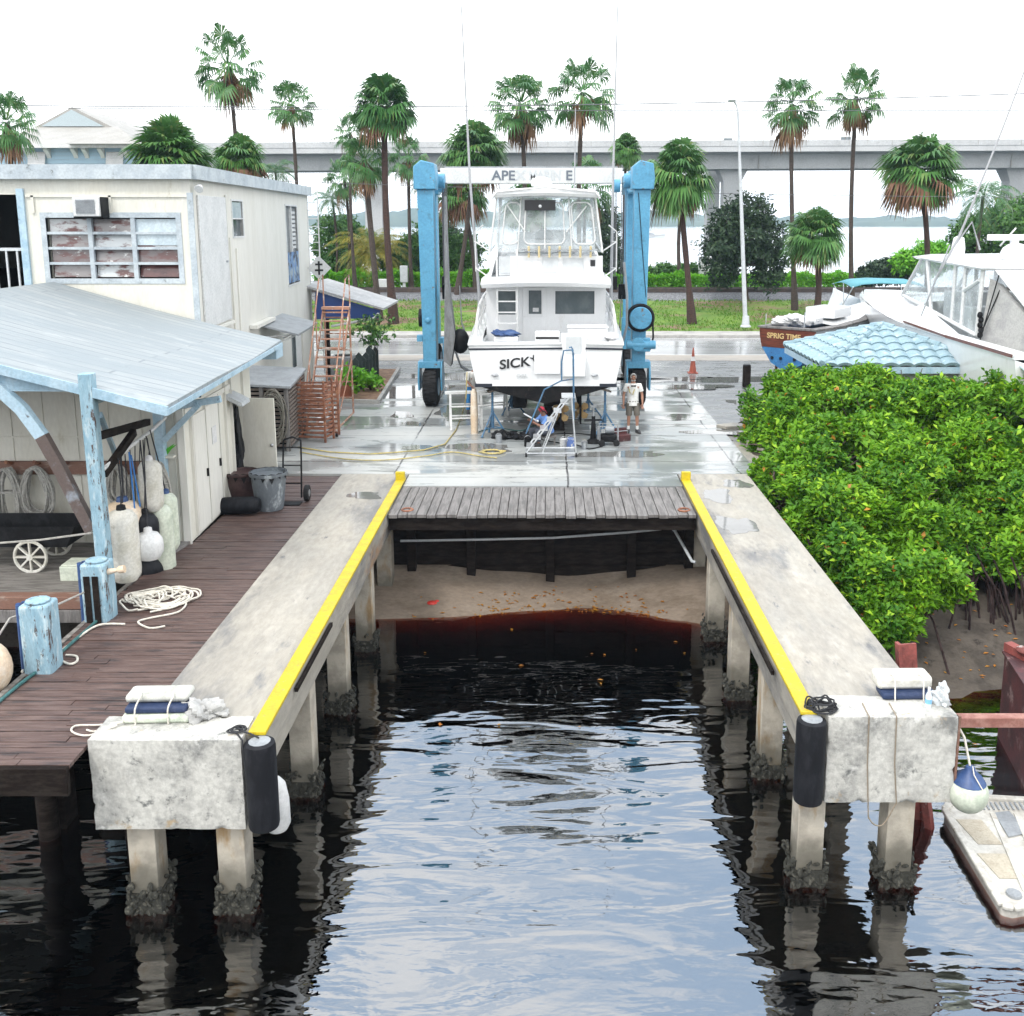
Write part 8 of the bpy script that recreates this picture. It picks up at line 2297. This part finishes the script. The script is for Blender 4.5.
# grey covered boat with teal bimini behind
cb = thing('covered_boat', 'open boat under a grey cover with a teal bimini top behind the wooden boat', 'boat', (14.6, 44.0, -.2), R(4))
CS = [(-1,1.1,1.9,.9,1.0),(2,1.2,1.9,1.0,1.0),(4.5,.8,2.05,.5,1.2),(6,.05,2.2,.03,1.6)]
mb = MB()
for s in (-1,1): mb.loft([[(0,y,zc-.4),(s*c,y,zc),(s*b,y,zs)] for (y,b,zs,c,zc) in CS])
mb.poly([(-.9,-1,1.0),(.9,-1,1.0),(1.1,-1,1.9),(-1.1,-1,1.9)])
mb.build('hull', M['gel2'], cb)
MB().loft([[(-b-.03,y,zs),(-b*.5,y,zs+.5),(0,y,zs+.75),(b*.5,y,zs+.5),(b+.03,y,zs)] for (y,b,zs,c,zc) in CS]).build('boat_cover', mat('light_grey_cover', (.50,.54,.57), .8, (.44,.48,.51), 2), cb)
mb = MB()
secs = []
for k in range(7):
    y = .2 + k*.42; z = 3.48 + .16*math.sin(k/6*PI)
    secs.append([(-1.25,y,z-.14),(-.8,y,z),(0,y,z+.05),(1.6,y,z),(2.1,y,z-.14)])
bm = MB().loft(secs).build('bimini_top', M['teal'], cb); sd_ = bm.modifiers.new('solid', 'SOLIDIFY'); sd_.thickness = .03
mb = MB()
for x in (-1.2, 2.0):
    mb.tube([(x,.2,3.36),(x*.8,2.6,1.95)], .025, 6); mb.tube([(x,2.7,3.36),(x*.8,1.0,1.95)], .025, 6); mb.tube([(x,1.4,3.5),(x*.8,1.8,1.95)], .022, 6)
mb.build('bimini_frame', M['alu'], cb)
for x in (-.6,.6):
    MB().box(x-.15,x+.15,-.3,3.2,.3,.9).build('trailer_bunk', M['plank'], cb)
    MB().cyl((x*1.6-.1,1.2,.33),(x*1.6+.1,1.2,.33),.36,n=16).build('trailer_wheel', M['tyre'], cb)

# ------------------------------------------------------------------ things at the pier ends and in the right-hand basin
def black_fender(x, y, label, h=1.12, zt=.0, r=.185):
    t = thing('pier_fender', label, 'fender', (x, y, zt))
    MB().lathe([(r*.6,-h),(r*.95,-h+.02),(r,-h+.06),(r,-.06),(r*.95,-.02),(r*.75,0)], n=22).build('roller', M['blackfender'], t)
    MB().lathe([(r*.7,.002),(r*.5,.012),(r*.2,.014)], n=14).build('end_cap', M['greymetal'], t)
    return t
def rope_knot(x, y, z, seed, label, n=7, w=.16):
    r = random.Random(seed); mb = MB()
    for k in range(n):
        a0 = r.uniform(0,6.3); q = r.uniform(.5,1)*w
        mb.tube(cr([(q*math.cos(a0+i*.6)+r.uniform(-.02,.02), q*.7*math.sin(a0+i*.6)+r.uniform(-.02,.02), .02+.02*k*r.random()) for i in range(10)], 3), .012, 5)
    o = mb.build('rope_lashing', M['darkrope'], loc=(x,y,z)); return tag(o, label, 'rope')
black_fender(-3.41, 10.88, 'black cylinder fender hanging at the corner of the left pier block')
black_fender(3.26, 11.42, 'black cylinder fender hanging at the corner of the right pier block')
rope_knot(3.42, 11.6, .03, 1, 'dark rope lashing on top of the right pier beside its black fender', 9, .22)
rope_knot(-3.72, 11.05, .03, 2, 'dark rope loop at the corner of the left pier block', 3, .10)
tag(MB().tube([(-3.72,11.0,.04),(-3.6,10.84,.03),(-3.58,10.80,-.2),(-3.55,10.78,-.5)], .012, 5).tube([(-3.7,11.05,.05),(-3.52,10.92,.07),(-3.42,10.9,.03)], .012, 5).build('rope', M['darkrope']), 'dark line holding the black fender of the left pier block', 'rope')
t = thing('boat_fender', 'smooth white fender hanging behind the black one at the left pier', 'fender', (-3.33, 11.15, -.98))
MB().lathe([(.03,-.36),(.12,-.34),(.16,-.26),(.155,.05),(.12,.26),(.06,.34),(.03,.36)], n=18).build('float', M['whitepaint'], t)
MB().tube([(0,0,.35),(-.05,-.1,.6),(-.16,-.2,.84)], .012, 5).build('line', M['darkrope'], t)
# cushion stack on the left block
def pad_stack(x, y, z, rz, label, w, m1, top_h):
    t = thing('fender_pad', label, 'fender pads', (x, y, z), rz)
    if m1 == 'vinyl': MB().box(-w/2,w/2,-.17,.17,0,.11).build('lower_pad', M['greenvinyl'], t, bevel=.04)
    b0 = .112 if m1 == 'vinyl' else 0
    MB().box(-w/2+.03,w/2-.03,-.13,.16,b0,b0+.085).build('blue_pad', M['oldblue'], t, bevel=.03)
    MB().box(-w/2+.0,w/2-.05,-.02,.30,b0+.087,b0+.087+top_h).build('upper_pad', M['oldpad' if m1 == 'vinyl' else 'vinyl'], t, bevel=.045)
    for xx in (-w*.28, w*.2): MB().tube(cr([(xx,-.19,.01),(xx,-.17,b0+.09),(xx+.03,-.05,b0+.09+top_h),(xx,.06,b0+.10+top_h)]), .010, 5).build('lashing', M['whiterope'], t)
    return t
pad_stack(-4.78, 11.40, .026, R(2), 'stack of white and blue fender pads on the left pier end', .82, 'vinyl', .10)
pad_stack(4.62, 11.98, .026, R(1), 'white pad over a navy pad on the right pier end', .76, 'white', .17)
r = random.Random(9); mb = MB()
mb.blob((.0,.0,.08),(.17,.13,.12),5,.7,30,20).blob((.12,.05,.05),(.13,.11,.08),6,.7,24,16)
tag(mb.build('crumpled_net', M['greycanvas'], loc=(-4.28, 11.42, .03)), 'crumpled grey netting at the right end of the left pad stack', 'netting')
tag(MB().tube(cr([(-5.2,11.15,.06),(-5.5,11.05,-.02),(-5.75,11.15,-.03),(-5.78,11.3,-.03),(-5.5,11.32,-.03),(-5.2,11.22,.06)]), .012, 6).tube(cr([(-5.15,11.2,.08),(-5.45,11.15,-.02),(-5.6,11.2,-.03)]), .012, 6).build('rope', M['whiterope']), 'white rope loop lying beside the pads of the left pier', 'rope')
bt = thing('water_bottle', 'clear plastic water bottle standing at the end of the right pad', 'bottle', (4.78, 11.66, .026))
MB().lathe([(.035,0),(.04,.02),(.04,.16),(.018,.21),(.018,.24)], n=12).build('bottle', mat('clear_plastic', (.62,.72,.78), .1), bt)
MB().lathe([(.041,.06),(.041,.12)], n=12, cap=False).build('wrapper', mat('light_blue_label', (.2,.45,.7), .5), bt); MB().lathe([(.02,.24),(.02,.27)], n=8).build('cap', M['whitepaint'], bt)
mb = MB()
for x, zb in ((3.98,-1.35),(4.32,-1.15)): mb.tube([(x,11.75,.04),(x-.02,11.41,.035),(x-.01,11.395,-.6),(x+.05,11.40,zb)], .009, 5)
mb.tube(cr([(4.03,11.40,-1.33),(4.1,11.39,-1.42),(4.22,11.39,-1.42),(4.36,11.40,-1.15)]), .009, 5)
tag(mb.build('rope_loop', mat('brown_line', (.24,.20,.15), .9)), 'long thin brown rope loop hanging down the face of the right pier block', 'rope')
mb = MB()
mb.blob((0,0,.07),(.09,.08,.09),7,.7).blob((.02,.01,.17),(.05,.06,.08),8,.7)
tag(mb.build('rag_bundle', M['gel2'], loc=(4.97, 11.75, .03)), 'pale rag tied at the outer corner of the right pier block', 'rag')
hb_ = thing('hanging_buoy', 'round pale green buoy with a blue top hanging off the right pier block', 'buoy', (5.28, 11.45, -1.02))
MB().ball((0,0,0),(.245,.245,.255),20,14).build('float', M['greenvinyl'], hb_)
MB().lathe([(.205,.15),(.15,.235),(.07,.30),(.05,.36),(.02,.37)], n=18).build('top_cap', M['bluevinyl'], hb_)
MB().tube([(0,0,.35),(-.06,.1,.7),(-.22,.3,1.0)], .015, 6).build('line', M['whiterope'], hb_)
MB().tube([(.09,-.19,.15),(.0,-.12,.31),(.02,-.02,.37)], .008, 4).build('lashing', M['whiterope'], hb_)
tag(MB().beam((5.097,11.47,.02),(5.097,11.47,-1.15),.03,.07,up=(0,1,0)).build('corner_timber', M['brownbeam']), 'thin brown timber strip on the outer corner of the right pier block', 'timber')
# leaning red post, red cross pipe, barge, sunken skiff
rp = thing('steel_post', 'faded red steel channel post leaning out of the water beside the right pier', 'steel post', (5.2, 13.2, WZ))
MB().beam((.20,-.35,-1.5),(-.12,.1,2.55),.26,.05).beam((.09,-.33,-1.5),(-.23,.12,2.55),.05,.16).beam((.31,-.33,-1.5),(-.01,.12,2.30),.05,.16).build('channel', M['redsteel'], rp)
MB().beam((.34,-.55,-1.0),(.02,-.2,1.3),.10,.10).build('strut', M['redsteel'], rp)
cpz = thing('cross_pipe', 'faded red steel beam running from the right pier block out of frame', 'steel beam', (7, 12.2, -.4))
MB().box(5.07,11.5,12.0,12.14,-.44,-.30).build('beam', mat('pinkish_rusty_beam', (.33,.17,.14), .7, (.24,.10,.08), 4, bump=.2), cpz, world=True, bevel=.01)
MB().box(5.062,5.068,11.9,12.24,-.56,-.18).build('flange', M['redsteel'], cpz, world=True)
bg = thing('steel_barge', 'oxblood painted steel barge corner at the right edge of the water', 'barge', (9, 16.5, WZ))
MB().prism([(7.12,13.3,-4.2),(12,13.3,-4.2),(12,15.5,-4.2),(7.50,15.4,-4.2)], (0,0,3.25)).build('hull', M['barge'], bg, world=True, bevel=.03)
MB().prism([(7.09,13.27,-.948),(12,13.27,-.948),(12,15.53,-.948),(7.47,15.43,-.948)], (0,0,.05)).build('deck', M['barge'], bg, world=True, bevel=.01)
MB().obox((7.62,15.2,-.82),(.08,.22,.07),Matrix.Rotation(R(20),3,'Z')).ball((7.62,15.05,-.74),(.1,.13,.07),8,6).build('cleat', M['redsteel'], bg, world=True)
sk = thing('sunken_skiff', 'weathered white flat skiff lying awash beside the right pier', 'skiff', (6.4, 12.5, WZ))
x0, x1, y0, y1 = 5.38, 7.9, 10.95, 13.6
tz = lambda x, y: -2.27 + .05*(y-10.9)/2.6 - .02*(x-5.4)
pl_ = [(5.60,10.98),(5.72,10.93),(6.1,11.02),(8.8,12.1),(8.9,13.1),(5.95,13.30),(5.66,12.95)]
mb = MB().prism([(x,y,tz(x,y)-.35) for x,y in pl_], (0,0,.35))
hs_ = mb.build('hull', M['skiff'], sk, world=True, bevel=.04)
mb = MB()
for (a,b) in zip(pl_, pl_[1:]+pl_[:1]):
    mb.beam((a[0],a[1],tz(*a)+.02),(b[0],b[1],tz(*b)+.02),.10,.06)
mb.build('gunwale', M['skiff'], hs_, world=True, bevel=.015)
for (a,b,c_,d) in ((5.82,6.15,12.2,12.75),(5.80,6.15,11.5,12.0),(6.75,7.1,11.9,12.6)):
    MB().prism([(a,c_,tz(a,c_)+.004),(b,c_,tz(b,c_)+.004),(b-.05,d,tz(b,d)+.004),(a-.08,d,tz(a,d)+.004)], (0,0,.006)).build('nonskid_panel', M['deckpatch'], hs_, world=True)
mb = MB()
for (xa,xb) in ((6.32,6.02),(6.66,6.30)): mb.beam((xa,12.9,tz(xa,12.9)+.01),(xb,11.25,tz(xb,11.25)+.01),.07,.03)
mb.build('deck_rib', M['skiff'], hs_, world=True)
MB().prism([(6.30,12.35,tz(6.3,12.35)+.012),(6.62,12.45,tz(6.6,12.4)+.012),(6.58,12.95,tz(6.6,12.9)+.012),(6.34,12.9,tz(6.3,12.9)+.012)], (0,0,.012)).build('hatch', M['greymetal'], hs_, world=True)
mb = MB()
for k in range(16): mb.beam((6.1+k*.07,12.98,tz(6,13)+.012),(6.12+k*.07,13.16,tz(6,13.16)+.012),.025,.012)
mb.build('grating', M['greymetal'], hs_, world=True)
MB().obox((6.72,12.05,tz(6.7,12)+.05),(.07,.16,.05),Matrix.Rotation(.4,3,'Z')).build('rusty_bracket', M['redsteel'], hs_, world=True)
MB().lathe([(.10,0),(.09,.03),(.03,.035)], n=14, c=(5.85,11.2,tz(5.85,11.2))).build('deck_fill', M['greymetal'], hs_, world=True)
# plants of the flower bed
def potted(name, label, c, r, h, n, m, seed, cat='plant', stem=True):
    V, F, mi = leaf_cloud([(0,0,h,r,r,r*.8)], n, .22, 5, .5, (.3,1.05), seed, 0, .3)
    t = thing(name, label, cat, c)
    link('foliage', np_mesh('foliage', V, F, m), t)
    if stem:
        mb = MB(); q = random.Random(seed)
        for k in range(6): mb.tube([(0,0,0),(q.uniform(-.1,.1),q.uniform(-.1,.1),h*.5),(q.uniform(-r,r)*.7,q.uniform(-r,r)*.7,h+q.uniform(-.1,.3))], [.02,.014,.008], 5)
        mb.build('stem', M['stem'], t)
potted('potted_plant', 'bushy green plant growing in the terracotta pot', (-6.75, 34.0, .45), .38, .28, 70, M['hedgeleaf'], 2)
potted('leafy_shrub', 'tall leafy shrub rising behind the dark picket screen', (-6.75, 38.4, .05), .70, 1.75, 60, M['bushleaf'], 3)
potted('leafy_shrub', 'low green plant at the foot of the dark picket screen', (-6.35, 35.3, .05), .28, .3, 40, M['hedgeleaf'], 4)
bpy.context.view_layer.update()
